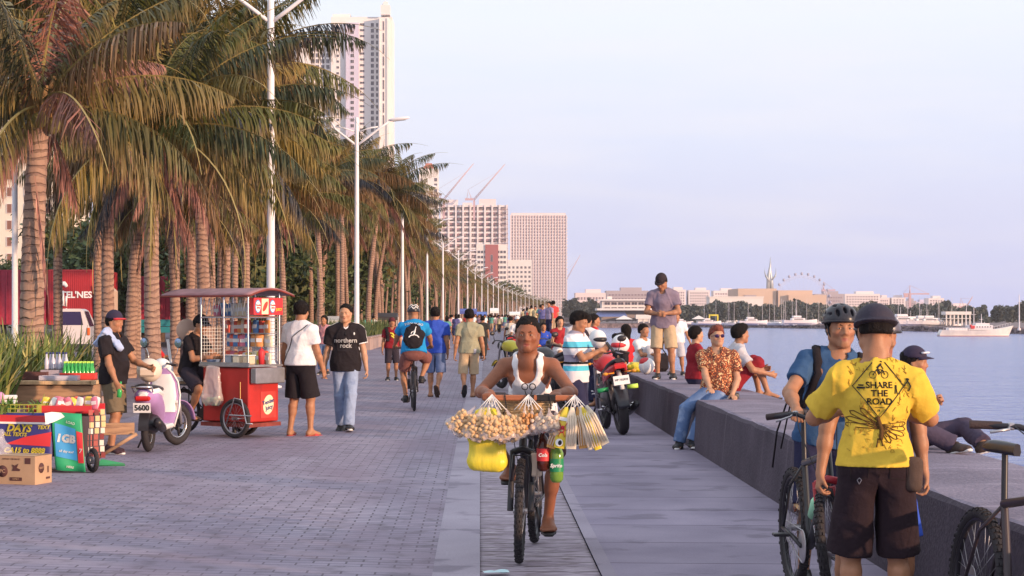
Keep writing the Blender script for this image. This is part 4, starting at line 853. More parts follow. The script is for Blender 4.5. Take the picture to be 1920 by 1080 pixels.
# tall white hotel tower over the palms
def tower():
    r, W, H = bld('tower_block', 552, 738, 28, 970, 'tall white tower with a small rooftop turret above the palms'); k = W/186.
    px = lambda p: (p-645)*k
    b = MB(); b.box((px(590), 12, (H-14*k-25*k)/2), (70*k, 24, H-30*k-14*k)); b.build('west_wing', M_wht, r)
    b = MB(); b.box((px(679), 9, H/2-3*k), (114*k, 26, H-6*k)); b.box((px(640), 9, H-2*k), (32*k, 20, 6*k)); b.box((px(650), 9, H+2.5*k), (12*k, 9, 3.5*k)); b.build('main_shaft', M_wht, r)
    b = MB(); b.box((px(662), -5.2, H/2-9*k), (24*k, 2.4, H-18*k)); b.build('lilac_bay', M_vio, r)
    b = MB(); b.box((px(721), -7.0, H/2-5*k), (20*k, 6, H-10*k))
    for j in range(2): b.box((px(714+14*j), -10.3, H/2-6*k), (2.2*k, .6, H-12*k))
    b.build('corner_pier', M_wht, r)
    b = MB(); b.box((px(724), -5, H+4*k), (17*k, 9, 18*k)); b.box((px(724), -5, H+13*k), (12*k, 7, 8*k), bev=.5); b.box((px(724), -5, H+18.5*k), (9*k, 6, 2.5*k)); b.lathe((px(724), -5, H+19.6*k), [(4.5*k, 0), (3.6*k, 2*k), (1*k, 3*k), (.25*k, 4.2*k), (.01, 4.3*k)]); b.build('turret', M_wht, r)
    fz = 10.9*k
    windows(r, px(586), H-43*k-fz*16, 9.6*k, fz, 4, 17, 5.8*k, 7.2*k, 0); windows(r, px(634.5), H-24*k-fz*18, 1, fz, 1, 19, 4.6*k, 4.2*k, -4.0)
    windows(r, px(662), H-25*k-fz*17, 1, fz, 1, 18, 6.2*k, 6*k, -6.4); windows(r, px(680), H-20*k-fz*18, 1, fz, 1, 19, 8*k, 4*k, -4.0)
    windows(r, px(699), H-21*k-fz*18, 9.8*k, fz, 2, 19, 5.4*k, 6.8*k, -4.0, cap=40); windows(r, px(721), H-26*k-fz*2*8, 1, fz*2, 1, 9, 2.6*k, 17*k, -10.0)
    b = MB()
    for q in range(4): b.tube([(px(560+q*5), 8, H-44*k), (px(560+q*5), 8, H-38*k)], [.2, .2], 5); b.ell((px(560+q*5), 8, H-40*k), (2.0*k, 2.0*k, 2.4*k), 8, 6, noise=.3)
    b.box((px(549), 11, (H-36*k)/2), (18*k, 20, H-36*k-12*k)); b.build('roof_garden_wing', [M_wht], r)
tower()
# white hotel, left, rounded corner
r, W, H = bld('hotel', -120, 158, 150, 350, 'white hotel with a rounded corner and brown windows behind the left palms'); b = MB(); b.box((-2.2, 10, H/2), (W-4.4, 20, H))
b.cyl((W/2-4.4, 4.4, 0), (W/2-4.4, 4.4, H-2), 4.35, n=24); b.build('wall', wmat('cream_render', (.78, .68, .58)), r); windows(r, -W/2+1.2, H-44, 3.35, 3.2, 7, 14, 1.75, 1.7, 0, M_glass2, cap=98)
for j in range(14):
    for a in (-.35, .25): o = link('window', WIN[(1.75, 1.7, 'brown_glass')], r); o.location = (W/2-4.4+sin(a)*4.36, 4.4-cos(a)*4.36, H-44+3.2*j); o.rotation_euler = (0, 0, a); o.scale = (.75, 1, 1)
# tower with orange roof
r, W, H = bld('apartment_tower', 786, 822, 316, 1300, 'slim white and red tower with a tiled roof behind the palms'); b = MB(); b.box((0, 8, H/2), (W, 16, H)); b.build('wall', M_wht, r); b = MB(); b.box((-W*.05, -.5, H*.38), (W*.42, 1.2, H*.62)); b.build('red_panel', M_red, r)
b = MB(); b.add([(-W*.3, 0, H), (W*.3, 0, H), (W*.3, 14, H), (-W*.3, 14, H), (-W*.15, 4, H+4.2), (W*.15, 4, H+4.2), (W*.15, 10, H+4.2), (-W*.15, 10, H+4.2)], [(0, 1, 5, 4), (1, 2, 6, 5), (2, 3, 7, 6), (3, 0, 4, 7), (4, 5, 6, 7)]); b.build('roof', wmat('roof_tile', (.50, .16, .10)), r)
windows(r, W*.36, H-60, 1, 4, 1, 14, 2.0, 2.4, 0); windows(r, -W*.38, H-60, 2.2, 4, 1, 14, 1.3, 2.0, 0)
# half-built condominium
r, W, H = bld('unfinished_tower', 826, 952, 384, 1500, 'unfinished pink grey apartment block with open floors under two cranes'); b = MB(); b.box((0, 12, H/2), (W*.98, 14, H-1.5)); b.build('core', M_grey, r)
for j in range(18): b = MB(); b.box((0, 3, H-1-j*4.4), (W, 5.4, 1.5)); b.build('floor_slab', M_slabc, r)
for i in range(10): b = MB(); b.box((-W/2+.7+i*(W-1.4)/9, .2, H/2), (1.5, 1.6, H)); b.build('column', M_slabc, r)
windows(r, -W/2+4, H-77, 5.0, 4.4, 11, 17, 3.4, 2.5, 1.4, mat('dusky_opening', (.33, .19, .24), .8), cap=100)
b = MB(); b.box((W*.2, 8, H+2.5), (14, 8, 5)); b.box((-W*.35, 8, H+1.5), (12, 8, 6)); b.box((-W*.1, 8, H+1), (8, 8, 2)); b.build('roof_sheds', M_pink, r)
b = MB()
for i in range(5): b.box((W*.32+i*2.4, -.6, H*.55), (.3, .3, H*.85))
for j in range(22): b.box((W*.32+4.8, -.6, H-4-j*4), (11, .3, .3))
b.build('scaffolding', mat('scaffold', (.25, .18, .24), .8), r)
# big grid block
r, W, H = bld('grid_block', 957, 1062, 403, 1800, 'wide pale block with a dense grid of square balconies'); b = MB(); b.box((0, 10, H/2), (W, 20, H)); b.box((0, 8, H+1), (W*.97, 14, 2)); b.build('wall', M_pink, r)
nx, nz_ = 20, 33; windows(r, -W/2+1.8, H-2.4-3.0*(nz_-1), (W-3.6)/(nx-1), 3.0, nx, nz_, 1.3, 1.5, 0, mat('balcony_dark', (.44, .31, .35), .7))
b = MB()
for i in range(nx+1): b.box((-W/2+i*W/nx, -.5, H/2), (.55, 1.0, H))
for j in range(nz_): b.box((0, -.35, H-.6-3.0*j), (W, .6, .55))
b.build('balcony_frame', M_slabc, r)
b = MB(); [b.box((W/2+.6, 2+3*i, H-2.4-3.0*j), (1.2, 1.6, .9)) for i in range(5) for j in range(nz_)]; b.build('side_balconies', M_slabc, r)
for nm, a, c_, t, Y, lb, m, nx, dz in (('red_block', 893, 951, 458, 1420, 'low white and dark red block at the foot of the unfinished tower', M_wht, 9, 4.0), ('low_block', 951, 997, 487, 1650, 'small white block with dark windows before the grid block', M_wht, 6, 4.2)):
    r, W, H = bld(nm, a, c_, t, Y, lb); b = MB(); b.box((0, 6, H/2), (W, 12, H)); b.build('wall', m, r); nz2 = int((H-4)/dz); windows(r, -W/2+2, 5, (W-4)/(nx-1), dz, nx, nz2, 1.9, 2.0, 0)
    if nm == 'red_block': b = MB(); b.box((0, -.6, H*.52), (W*.42, 1.0, H*.95)); b.build('red_panel', M_red, r); windows(r, 0, 8, 1, 8, 1, int(H/8)-1, 1.6, 5.5, -1.1)
# cranes
M_crane = mat('crane_paint', (.55, .36, .40), .6)
def luffer(px0, py0, px1, py1, Y, label, mast=16):
    s_ = F_/Y; a = At(px0, py0, Y); c_ = At(px1, py1, Y); r = empty('tower_crane', tuple(a), 0, label, 'crane', None); d = c_-a; b = MB(); n = 16; u = Vector((-d.z, 0, d.x)).normalized()*1.1
    for q in (0, 1): b.tube([u*q+Vector((0, 0, 0)), d+u*q*.2], [.28, .2], 5)
    for i in range(n): b.tube([d*(i/n)+u*(i % 2)*(1-.8*i/n), d*((i+1)/n)+u*((i+1) % 2)*(1-.8*i/n)], [.14, .14], 4)
    b.build('jib', M_crane, r); b = MB(); b.box((0, 0, -mast/2), (1.6, 1.6, mast)); b.build('mast', M_crane, r); b = MB(); b.box((-4, 0, 1), (7, 2, 1.6)); b.tube([(-2, 0, 1), (-5, 0, 9), (-6, 0, 1)], [.3, .3, .3], 5); b.tube([(-5, 0, 9), tuple(d*.8)], [.08, .08], 4); b.build('counter_jib', M_crane, r)
luffer(832, 376, 888, 307, 1480, 'red lattice crane leaning right over the unfinished tower, left one'); luffer(889, 376, 947, 308, 1490, 'right one of the two cranes on the unfinished tower, jib raised'); luffer(1062, 526, 1088, 478, 2400, 'small distant crane jib right of the grid block', 30)
def hammer(px, py, Y, pl_, pr_, label):
    s_ = F_/Y; a = At(px, py, Y); r = empty('tower_crane', (a.x, a.y, -1.5), 0, label, 'crane'); h = a.z+1.5; b = MB(); b.box((0, 0, h/2), (1.8, 1.8, h)); b.tube([(0, 0, h), (0, 0, h+7)], [.7, .2], 5); b.build('mast', M_crane, r)
    b = MB(); b.box(((pr_-pl_)/2/s_, 0, h), ((pr_+pl_)/s_, 1.2, 1.1)); b.tube([(-pl_/s_, 0, h+.5), (0, 0, h+7), (pr_/s_*.9, 0, h+.5)], [.12, .12, .12], 4); b.box((-pl_/s_+2, 0, h-1.6), (3.5, 2, 2.5)); b.build('jib', M_crane, r)
hammer(1706, 551, 1500, 12, 36, 'T-shaped construction crane over the hazy towers on the far shore'); hammer(1544, 544, 1500, 4, 22, 'faint construction crane right of the big wheel')
luffer(1812, 578, 1824, 556, 1600, 'small leaning crane behind the white ship', 12)
# far shore blocks: px0, px1, top, Y, colour, cols, rows, label
far = [(1079, 1136, 549, 1050, M_pink, 9, 4, 'long low pinkish building left of the white clubhouse'), (1137, 1216, 545, 1150, M_grey, 12, 6, 'long grey slab block behind the white clubhouse'), (1210, 1222, 552, 1155, M_pink, 2, 5, 'narrow pink block hidden behind the standing man'),
       (1252, 1286, 543, 1500, M_slabc, 7, 9, 'pale hazy apartment block right of the standing man'), (1291, 1331, 544, 1500, M_slabc, 8, 9, 'second pale hazy apartment block from the standing man'), (1338, 1380, 545, 1520, M_slabc, 8, 8, 'third pale hazy apartment block, left of the beige hall'),
       (1527, 1582, 551, 1400, M_grey, 11, 6, 'unfinished grey frame building right of the beige hall'), (1584, 1650, 551, 1450, M_slabc, 12, 8, 'pale apartment block behind the cyclist in the helmet'), (1648, 1668, 558, 1500, M_pink, 4, 6, 'pinkish block between the two helmets'),
       (1672, 1698, 558, 1500, M_slabc, 4, 8, 'white block with dark window stripes right of the grey helmet'), (1699, 1718, 564, 1600, M_grey, 4, 6, 'hazy grey tower under the T-shaped crane'), (1718, 1742, 566, 1620, M_vio, 5, 6, 'bluish block right of the T-shaped crane'), (1741, 1770, 559, 1560, M_slabc, 5, 7, 'white tower with tall dark window strips left of the ship masts'),
       (1772, 1822, 573, 1700, M_pink, 7, 3, 'low pale building behind the ship masts'), (1888, 1935, 581, 1100, M_pink, 6, 2, 'low pink building at the right edge of the far shore')]
for a, c_, t, Y, m, nx, nz2, lb in far:
    r, W, H = bld('far_building', a, c_, t, Y, lb, 'buildings along the far shore'); b = MB(); b.box((0, 8, H/2), (W, 16, H)); b.box((W*.1, 8, H+1), (W*.5, 8, 2.2)); b.build('wall', m, r); dz = (H-3)/(nz2+.5); dx = (W-2)/nx
    windows(r, -W/2+1+dx/2, 3+dz*.4, dx, dz, nx, nz2, dx*.55, dz*.5, 0, mat('far_glass', (.22, .16, .21), .5), cap=100)
# beige hall
r, W, H = bld('beige_hall', 1384, 1528, 541, 980, 'huge beige windowless hall with one row of dark slots'); s_ = F_/980; px = lambda p: (p-1456)/s_
b = MB(); b.box((px(1420), 20, H/2), (72/s_, 40, H)); b.box((px(1490), 16, H/2-.5), (64/s_, 36, H-1)); b.build('wall', M_beige, r); b = MB(); b.box((px(1407), -.3, H-6), (22/s_, .8, 5)); b.box((px(1461), -.3, H*.55), (7/s_, .8, H*.7)); b.build('recess', M_grey, r)
b = MB(); b.box((px(1511), -2.6, H*.4), (36/s_+10, 5, H*.8)); b.build('right_wing', M_beige, r); windows(r, px(1468), H*.34, 12/s_, 1, 5, 1, 9/s_, 1.8, -5.2, cap=30)
r, W, H = bld('white_hall', 1331, 1432, 558, 940, 'long plain white hall wall left of the beige hall'); b = MB(); b.box((0, 8, H/2), (W, 14, H)); b.box((0, 8, H+.3), (W+.6, 14.6, .6)); b.build('wall', M_wht, r)
# steel sculpture tower
r = empty('sculpture_tower', tuple(At(1444, 545, 1000)), 0, 'pointed steel sculpture tower with curved side blades', 'monument'); s_ = 3.4; M_st = mat('sculpture_steel', (.42, .45, .50), .4, metal=.3)
P2 = lambda x, y: ((x-1444)/s_, 0, (545-y)/s_)
for pts in ([(1440, 548), (1441, 520), (1444, 500), (1444.5, 482)], [(1448, 548), (1446, 525), (1444, 505), (1444, 490)], [(1443, 528), (1437, 520), (1434, 512), (1434, 502)], [(1447, 525), (1453, 518), (1455, 512), (1454.5, 502)]):
    b = MB(); n = len(pts); b.tube([P2(*p) for p in pts], [1.0, 1.1, .6, .1], 6, flat=.5); b.build('blade', M_st, r)
# big wheel
wc = At(1503, 567, 1400); r = empty('ferris_wheel', tuple(wc), 0, 'big pale observation wheel behind the beige hall', 'ferris wheel'); RW = 54/(F_/1400); M_wl = mat('wheel_steel', (.66, .64, .80), .6)
b = MB(); b.torus((0, 0, 0), (0, 1, 0), RW-1.6, .22, 60, 5); b.torus((0, 0, 0), (0, 1, 0), RW-3.0, .15, 60, 5)
for i in range(30): a = 2*pi*i/30; b.tube([(0, 0, 0), (cos(a)*(RW-1.6), 0, sin(a)*(RW-1.6))], [.10, .07], 4)
b.build('rim', M_wl, r)
for i in range(28): a = 2*pi*i/28; b = MB(); b.ell((cos(a)*RW, -.3, sin(a)*RW), (1.0, .9, 1.2), 8, 6); b.build('cabin', mat('cabin', (.40, .38, .50), .4), r)
b = MB(); [b.tube([(0, q*3, 0), (e_*14, q*8, -26)], [.6, .8], 6) for q in (1, -1) for e_ in (1, -1)]; b.build('support', M_wl, r)
# clubhouse with blue roof on the shore
s_ = F_/690; r = empty('clubhouse', ((1168-VX)/s_, 690, -1.3), 0, 'white three-storey clubhouse with long bands of windows and a blue roof', 'building'); px = lambda p: (p-1168)/s_; hz = lambda y: (VY-y)/s_+HZ+1.3
b = MB(); b.box((px(1190), 6, hz(582)/2+hz(561)/2), (122/s_, 10, hz(561)-hz(582))); b.box((px(1186), 5, hz(562.5)), (132/s_, 12, .5)); b.box((px(1190), 4.4, hz(580)), (142/s_, 13.2, .8)); b.box((px(1145), 7, hz(558)), (9/s_, 4, 1)); b.build('upper_floors', M_wht, r)
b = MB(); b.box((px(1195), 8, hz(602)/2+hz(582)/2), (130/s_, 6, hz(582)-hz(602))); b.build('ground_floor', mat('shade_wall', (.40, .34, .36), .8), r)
b = MB(); b.add([(px(1112), -5, hz(593)), (px(1174), -5, hz(593)), (px(1172), 2, hz(584)), (px(1122), 2, hz(584)), (px(1112), -5, hz(594)), (px(1174), -5, hz(594))], [(0, 1, 2, 3), (4, 5, 1, 0)]); b.build('roof', mat('blue_roof', (.14, .19, .42), .6, var=.1, vscale=.5, stretch=(6, 1, 1)), r)
windows(r, px(1139), hz(569), 12.7/s_, 1, 8, 1, 10/s_, 1.0, .95, cap=20); windows(r, px(1139), hz(577.5), 12.7/s_, 1, 8, 1, 10/s_, .55, .95, cap=20)
b = MB(); b.box((px(1215), -3, hz(594)), (50/s_, 5, 1.6)); b.box((px(1215), -3, hz(600)), (44/s_, 4, 1.2)); [b.box((px(1195+10*i), -5, hz(598)), (.4, .4, 3)) for i in range(5)]; b.build('terrace', M_wht, r)
b = MB(); b.box((px(1185), 4, -1.0), (190/s_, 34, 2.0)); b.build('quay', M_rock); bpy.data.objects['quay'].location = r.location; tag(bpy.data.objects['quay'], kind='structure')
# treeline on the far shore: one far wood
g = np.random.default_rng(9); vs = []; T = []; n_ = 0
def tl(px, Y, py, w_): return ((px-VX)*Y/F_, Y, -1.3, (VY-py)*Y/F_+HZ+1.3, w_*Y/F_)
L_ = []
for i in range(120):
    px = 1222+i*6.1; yt = 567+5*sin(px*.045)+3*sin(px*.13); yt = min(yt, 575)
    if 1395 < px < 1420: yt -= 3
    if 1560 < px < 1700: yt += 2
    if px > 1855: yt += 4
    if 1848 < px < 1868: yt += 18
    if 1780 < px < 1850: yt = 573+4*sin(px*.2)
    L_.append(tl(px, 800+60*sin(i*1.7), yt+3+rr.uniform(-2, 2), rr.uniform(8, 13)))
for i in range(22): px = 1060+i*4; L_.append(tl(px, 900, 562+rr.uniform(-4, 6) + (6 if px > 1120 else 0), 7))
for x, y, z0, h, w_ in L_:
    m_ = 260; P = g.normal(0, 1, (m_, 3)); P /= np.linalg.norm(P, axis=1)[:, None]; P *= g.uniform(.55, 1, (m_, 1)); P = P*A_((w_, w_*.6, h*.5))+A_((x, y, z0+h*.52)); a = g.normal(0, 1, (m_, 3)); a /= np.linalg.norm(a, axis=1)[:, None]; b_ = np.cross(a, g.normal(0, 1, (m_, 3))); b_ /= np.linalg.norm(b_, axis=1)[:, None]; s2 = g.uniform(.5, 1.1, (m_, 1))
    vs.append(np.stack([P-a*s2, P+b_*s2*.7, P+a*s2, P-b_*s2*.7], 1).reshape(-1, 3)); T.append(np.repeat(A_((.075, .085, .075))*g.uniform(.5, 1.5)*g.uniform(.7, 1.3, (m_, 1)), 4, 0))
V = np.concatenate(vs); tag(link('far_wood', mesh_np('far_wood', V, np.arange(len(V)).reshape(-1, 4), [tint_leaf('broad_leaf', .6)], tint=np.concatenate(T), smooth=False)), kind='stuff')
# yachts in the harbour behind the breakwater
M_boat = mat('boat_white', (.80, .74, .76), .5, var=.08); rr = random.Random(12)
def hullm(L_, B, H, name='hull', sheer=.25):
    b = MB(); rings = []
    for i in range(11):
        t = i/10; w_ = B/2*(sin(min(1, (1-t)*1.35+.05)*pi/2))*(.75+.25*min(1, t*5)); z = H*(1+sheer*(2*t-.8)**2); x = (t-.5)*L_+ (0)
        rings.append([Vector((x, -w_, z)), Vector((x, -w_*.8, z*.35)), Vector((x-.02*L_*t, 0, 0)), Vector((x, w_*.8, z*.35)), Vector((x, w_, z))])
    b.loft(rings, False); return b.mesh(name, [M_boat])
HB_ = hullm(9, 2.6, 1.0); b = MB(); b.box((-.6, 0, 1.3), (3.6, 1.6, .6), bev=.15); b.m = 1; b.box((-.6, -.81, 1.33), (2.4, .02, .22)); CB_ = b.mesh('cabin', [M_boat, M_glass])
b = MB(); b.cyl((.6, 0, 1.0), (.6, 0, 12.4), .075, .05, 8); b.cyl((.6, 0, 7.5), (.6, .9, 7.5), .03, n=4); b.tube([(-4.3, 0, 1.1), (.6, 0, 12.2), (4.2, 0, 1.1)], .02, 4); b.cyl((-3.2, 0, 2.2), (.6, 0, 2.2), .09, n=6); MB_ = b.mesh('mast', mat('mast', (.72, .66, .70), .5))
ys = [(1366, 572), (1374, 568), (1445, 571), (1454, 562), (1463, 560), (1467, 563), (1472, 566), (1483, 567), (1490, 570), (1493, 574), (1427, 578), (1510, 577), (1533, 578), (1552, 576), (1687, 575), (1699, 572), (1727, 568), (1735, 578), (1760, 579), (1782, 576), (1340, 580), (1318, 581), (1405, 578), (1580, 580)]
for px, pt in ys:
    Y = 640+rr.uniform(0, 60) if px < 1640 else 560; s_ = F_/Y; r = empty('sailboat', ((px-VX)/s_, Y, -1.9), rr.choice((-.5, .3, 1.2, 2.4)), 'white sailboat moored behind the breakwater, bare mast upright', 'sailboat', 'sailboats in the harbour'); k = ((VY-pt)/s_+HZ+1.9)/12.4; r.scale = (.85, .85, max(.75, k)); link('hull', HB_, r); link('cabin', CB_, r); link('mast', MB_, r)
for j_, (px, w_) in enumerate(((1412, 1.1), (1500, 1.3), (1280, .8), (1600, 1), (1330, .9), (1698, 1.5), (1715, 1.2), (1735, 1.3), (1748, 1.3), (1760, 1.0))):
    Y = 600 if px < 1660 else 520; r = empty('motor_yacht', ((px-VX)*Y/F_, Y, -1.3), .15, f'white motor yacht behind the rocks, {["third", "fourth", "first", "fifth", "second", "sixth", "seventh", "eighth", "ninth", "tenth"][j_]} from the left', 'yacht', 'motor yachts in the harbour'); r.scale = (w_,)*3; link('hull', HB_, r); link('cabin', CB_, r); b = MB(); b.box((-.9, 0, 1.95), (2.2, 1.3, .55), bev=.12); b.cyl((-1, 0, 2.2), (-1, 0, 3.6), .04, n=5); b.build('flybridge', M_boat, r)
# white tents, small harbour sheds, yellow frame
for px, Y, w_, lb in ((1170, 640, 10, 'white marquee near the water below the clubhouse'), (1310, 690, 8, 'white tent on the far quay')): 
    r = empty('marquee', ((px-VX)*Y/F_, Y, -1.3), 0, lb, 'tent'); s_ = F_/Y; w2 = w_/s_*1.6; b = MB(); b.add([(-w2, -2, 1.6), (w2, -2, 1.6), (w2, 2, 1.6), (-w2, 2, 1.6), (0, 0, 3)], [(0, 1, 4), (1, 2, 4), (2, 3, 4), (3, 0, 4)]); b.build('canopy', M_wht, r); b = MB(); [b.cyl((x*w2*.96, y*1.9, 0), (x*w2*.96, y*1.9, 1.6), .06) for x in (-1, 1) for y in (-1, 1)]; b.build('legs', M_dark, r)
r = empty('yellow_frame', tuple(At(1338, 605, 700)), 0, 'yellow square frame standing on the far quay', 'frame'); b = MB(); [b.box(p, d) for p, d in (((-1.6, 0, 1.3), (.5, .5, 2.6)), ((1.6, 0, 1.3), (.5, .5, 2.6)), ((0, 0, 2.9), (3.7, .5, .6)))]; b.build('posts', mat('yellow_paint', (.75, .60, .05), .6), r)
r = empty('harbour_shed', ((1793-VX)*520/F_, 520, -1.2), 0, 'white open-sided harbour pavilion behind the moored ship', 'pavilion'); k = 520/F_; b = MB(); b.box((0, 0, 23*k), (48*k, 5, 6*k)); b.box((0, 0, 13*k), (48*k, 5, .15)); b.build('roof', M_wht, r); b = MB(); [b.box((-22*k+44*k*i/6, -2, 10*k), (.35, .35, 20*k)) for i in range(7)]; b.build('posts', M_wht, r)
# the white ship
Y = 400; s_ = F_/Y; r = empty('ship', tuple(At(1832, 626, Y)), 0, 'long white ship with a raked bow moored off the breakwater', 'ship'); r.location.z = -2.94; u = 1/s_; L2 = 136*u; b = MB(); rings = []
for i in range(21):
    t = i/20; w_ = 1.9*(sin(min(1, (1-t)*2.2+.02)*pi/2))**.7*(.8+.2*min(1, t*8)); z = (11+max(0, t-.55)**1.6*32+max(0, .2-t)*6)*u; x = (t-.5)*L2; xb = x-max(0, t-.8)*5.2-(.5*(t < .05))
    rings.append([Vector((x, -w_, z)), Vector((xb, -w_*.85, .5)), Vector((xb, -w_*.8, -.1)), Vector((xb, w_*.8, -.1)), Vector((xb, w_*.85, .5)), Vector((x, w_, z))])
b.loft(rings, False); b.build('hull', mat('ship_white', (.78, .72, .68), .5, var=.1, vscale=1), r); b = MB(); b.X = Matrix.Scale(1.004, 4, (1, 0, 0)) @ Matrix.Scale(1.02, 4, (0, 1, 0)); b.loft([[Vector((p[1].x, p[1].y*.97, .12)), Vector((p[1].x, p[1].y*.97, -.1)), Vector((p[4].x, p[4].y*.97, -.1)), Vector((p[4].x, p[4].y*.97, .12))] for p in rings], False); b.build('waterline', mat('boot_red', (.35, .08, .07), .6), r)
b = MB(); b.box((4*u, 0, 16*u), (46*u, 2.6, 9*u), bev=.05); b.box((8*u, 0, 22*u), (26*u, 2.2, 5*u), bev=.05); b.box((-38*u, 0, 13*u), (36*u, 2.4, 5*u), bev=.04); b.build('deckhouse', M_boat, r)
for x, h in ((8, 42), (14, 27), (-20, 60), (-6, 54)): b = MB(); b.cyl((x*u, 0, 12*u), (x*u, 0, h*u), .12 if h < 50 else .10, .05, 8); b.cyl(((x-4)*u, 0, h*.75*u), ((x+4)*u, 0, h*.75*u), .04, n=5); b.build('mast', M_boat, r)
b = MB(); b.box((-12*u, -1.4, 17*u), (8*u, .6, 6*u), bev=.1); b.box((-15*u, -1.4, 20*u), (3*u, .5, 4*u), bev=.1); b.build('red_funnel', mat('funnel_red', (.6, .05, .06), .5), r); b = MB(); [b.box((-8*u+5*i*u, -1.31, 17.5*u), (2.2*u, .04, 2*u)) for i in range(7)]; b.build('portholes', M_glass, r)
b = MB(); [b.cyl((x*u, -1.6, (12+max(0, x-20)*.22)*u), (x*u, -1.6, (16+max(0, x-20)*.25)*u), .03, n=4) for x in range(-66, 60, 5)]; b.tube([(x*u, -1.6, (16+max(0, x-20)*.25)*u) for x in range(-66, 60, 5)], .03, 4); b.build('railing', M_boat, r)
r = empty('tall_mast', ((1911-VX)*430/F_, 430, -1.9), 0, 'tall white flag mast on the breakwater at the right edge', 'mast'); b = MB(); b.cyl((0, 0, 0), (0, 0, 8.5), .16, .09, 8); b.cyl((-.6, 0, 6.5), (.6, 0, 6.5), .05, n=5); b.cyl((0, 0, 0), (0, 0, .5), .4); b.build('pole', M_boat, r)
# outrigger boat and swimmer on the bay
p = G(1270, 611, -2.94); r = empty('rowing_boat', (p.x, 640, -2.94), 0, 'low dark boat afloat between the standing man and the rocks', 'boat'); b = MB(); o = link('hull', hullm(14, 1.4, .5), r); o.data.materials.clear(); o.data.materials.append(M_dark); b.ell((-2, 0, .9), (.3, .3, .7), 8, 6); b.ell((3, 0, .9), (.3, .3, .7), 8, 6); b.build('cargo', M_dark, r)
b = MB(); b.ell((0, 0, 0), (.14, .16, .2)); o = b.build('buoy', mat('wet_hair', (.02, .015, .02), .4)); o.location = G(1388, 677, -2.88); tag(o, 'small dark float bobbing in the bay right of the sitting men', 'buoy'); b = MB(); b.ell((0, 0, -.2), (.2, .13, .12)); b.build('collar', M_dark, o)
# faint haze over the bay
hz_ = MB(); hz_.box((600, 1400, 100), (4200, 3900, 212)); o = hz_.build('haze', []); o['kind'] = 'stuff'; hm = bpy.data.materials.new('air'); hm.use_nodes = True; n = hm.node_tree.nodes; n.remove(n['Principled BSDF']); pv = n.new('ShaderNodeVolumePrincipled'); pv.inputs['Color'].default_value = (.90, .90, 1, 1); pv.inputs['Density'].default_value = .00012; pv.inputs['Anisotropy'].default_value = .0
hm.node_tree.links.new(pv.outputs[0], n['Material Output'].inputs['Volume']); o.data.materials.append(hm)
# ------------------------------------------------ object materials
M_tyre = mat('tyre_rubber', (.028, .024, .028), .75, bump=.4, bscale=90); M_blk = mat('black_plastic', (.025, .022, .028), .4, var=.2); M_chr = mat('chrome', (.62, .60, .62), .22, metal=.9); M_steel = mat('brushed_steel', (.45, .43, .45), .35, metal=.7, var=.15, vscale=12)
M_wood = mat('raw_wood', (.42, .25, .15), .8, var=.3, vscale=3, stretch=(1, 1, 9), bump=.3, bscale=20, dark=((.20, .11, .08), 4, .6)); M_wood2 = mat('pale_wood', (.62, .42, .24), .75, var=.2, vscale=4, stretch=(6, 1, 1)); M_grip = mat('grip', (.05, .03, .03), .7, bump=.5, bscale=150)
M_redp = mat('red_paint', (.48, .035, .03), .35, var=.15, vscale=4, dark=((.30, .03, .03), 3, .62)); M_white = mat('white_plastic', (.82, .80, .80), .35, var=.05); M_yel = mat('yellow_bag', (.85, .68, .05), .35, bump=.9, bscale=18, stretch=(1, 1, .25), alpha=.94)
M_ink = mat('black_ink', (.02, .018, .02), .8); M_redi = mat('red_print', (.62, .04, .05), .5); M_whi = mat('white_print', (.85, .84, .83), .6); M_green = mat('green_plastic', (.03, .35, .12), .4); M_purp = mat('lilac_paint', (.42, .25, .52), .28, var=.05); M_blue = mat('blue_print', (.05, .30, .62), .5); M_navy = mat('navy_print', (.04, .04, .20), .5); M_yp = mat('yellow_print', (.85, .72, .08), .5)
M_clear = mat('clear_film', (.85, .80, .80), .15, alpha=.30, bump=.8, bscale=25, spec=.8); M_clear2 = mat('cloudy_film', (.85, .72, .70), .16, alpha=.38, bump=.9, bscale=14, spec=.8)
# ------------------------------------------------ bicycles (forward is -Y, origin between the wheels on the ground)
def wheel_parts(root, c, r=.33, w=.052, knob=True, ax=(1, 0, 0), rimc=None, spokes=28, disc=True, hub=.02):
    c = Vector(c); b = MB(); u, v, w_ = frame((0, 0, 0), ax); rt = w*.5
    b.torus(c, ax, r-rt, rt, 48, 8)
    if knob:
        for i in range(64):
            a = 2*pi*i/64; d = u*cos(a)+v*sin(a); t = -u*sin(a)+v*cos(a)
            for q in ((-.55, 0, .55) if i % 2 else (-.3, .3, 0.85, -.85)):
                M = basis(c+d*(r-rt+rt*cos(q)*.98)+w_*rt*sin(q), d*cos(q)+w_*sin(q), t, w_*cos(q)-d*sin(q)); b.X = M; b.box((0, 0, 0), (.011, .016, .012)); b.X = Matrix()
    ty = b.build('wheel', M_tyre, root); b = MB(); b.torus(c, ax, r-w*.98, .012, 40, 6, 1.3); b.build('rim', rimc or M_blk, ty)
    b = MB(); b.cyl(c-w_*.045, c+w_*.045, hub, n=10)
    for i in range(spokes): a = 2*pi*i/spokes; e_ = a+(.25 if i % 2 else -.25); b.tube([c+w_*.03*(1 if i % 4 < 2 else -1)+(u*cos(e_)+v*sin(e_))*hub, c+(u*cos(a)+v*sin(a))*(r-w)], .0016, 4)
    b.build('spokes', M_steel, ty)
    if disc: b = MB(); b.cyl(c-w_*.032, c-w_*.035, .085, n=24); b.build('brake_disc', M_steel, ty)
    return ty
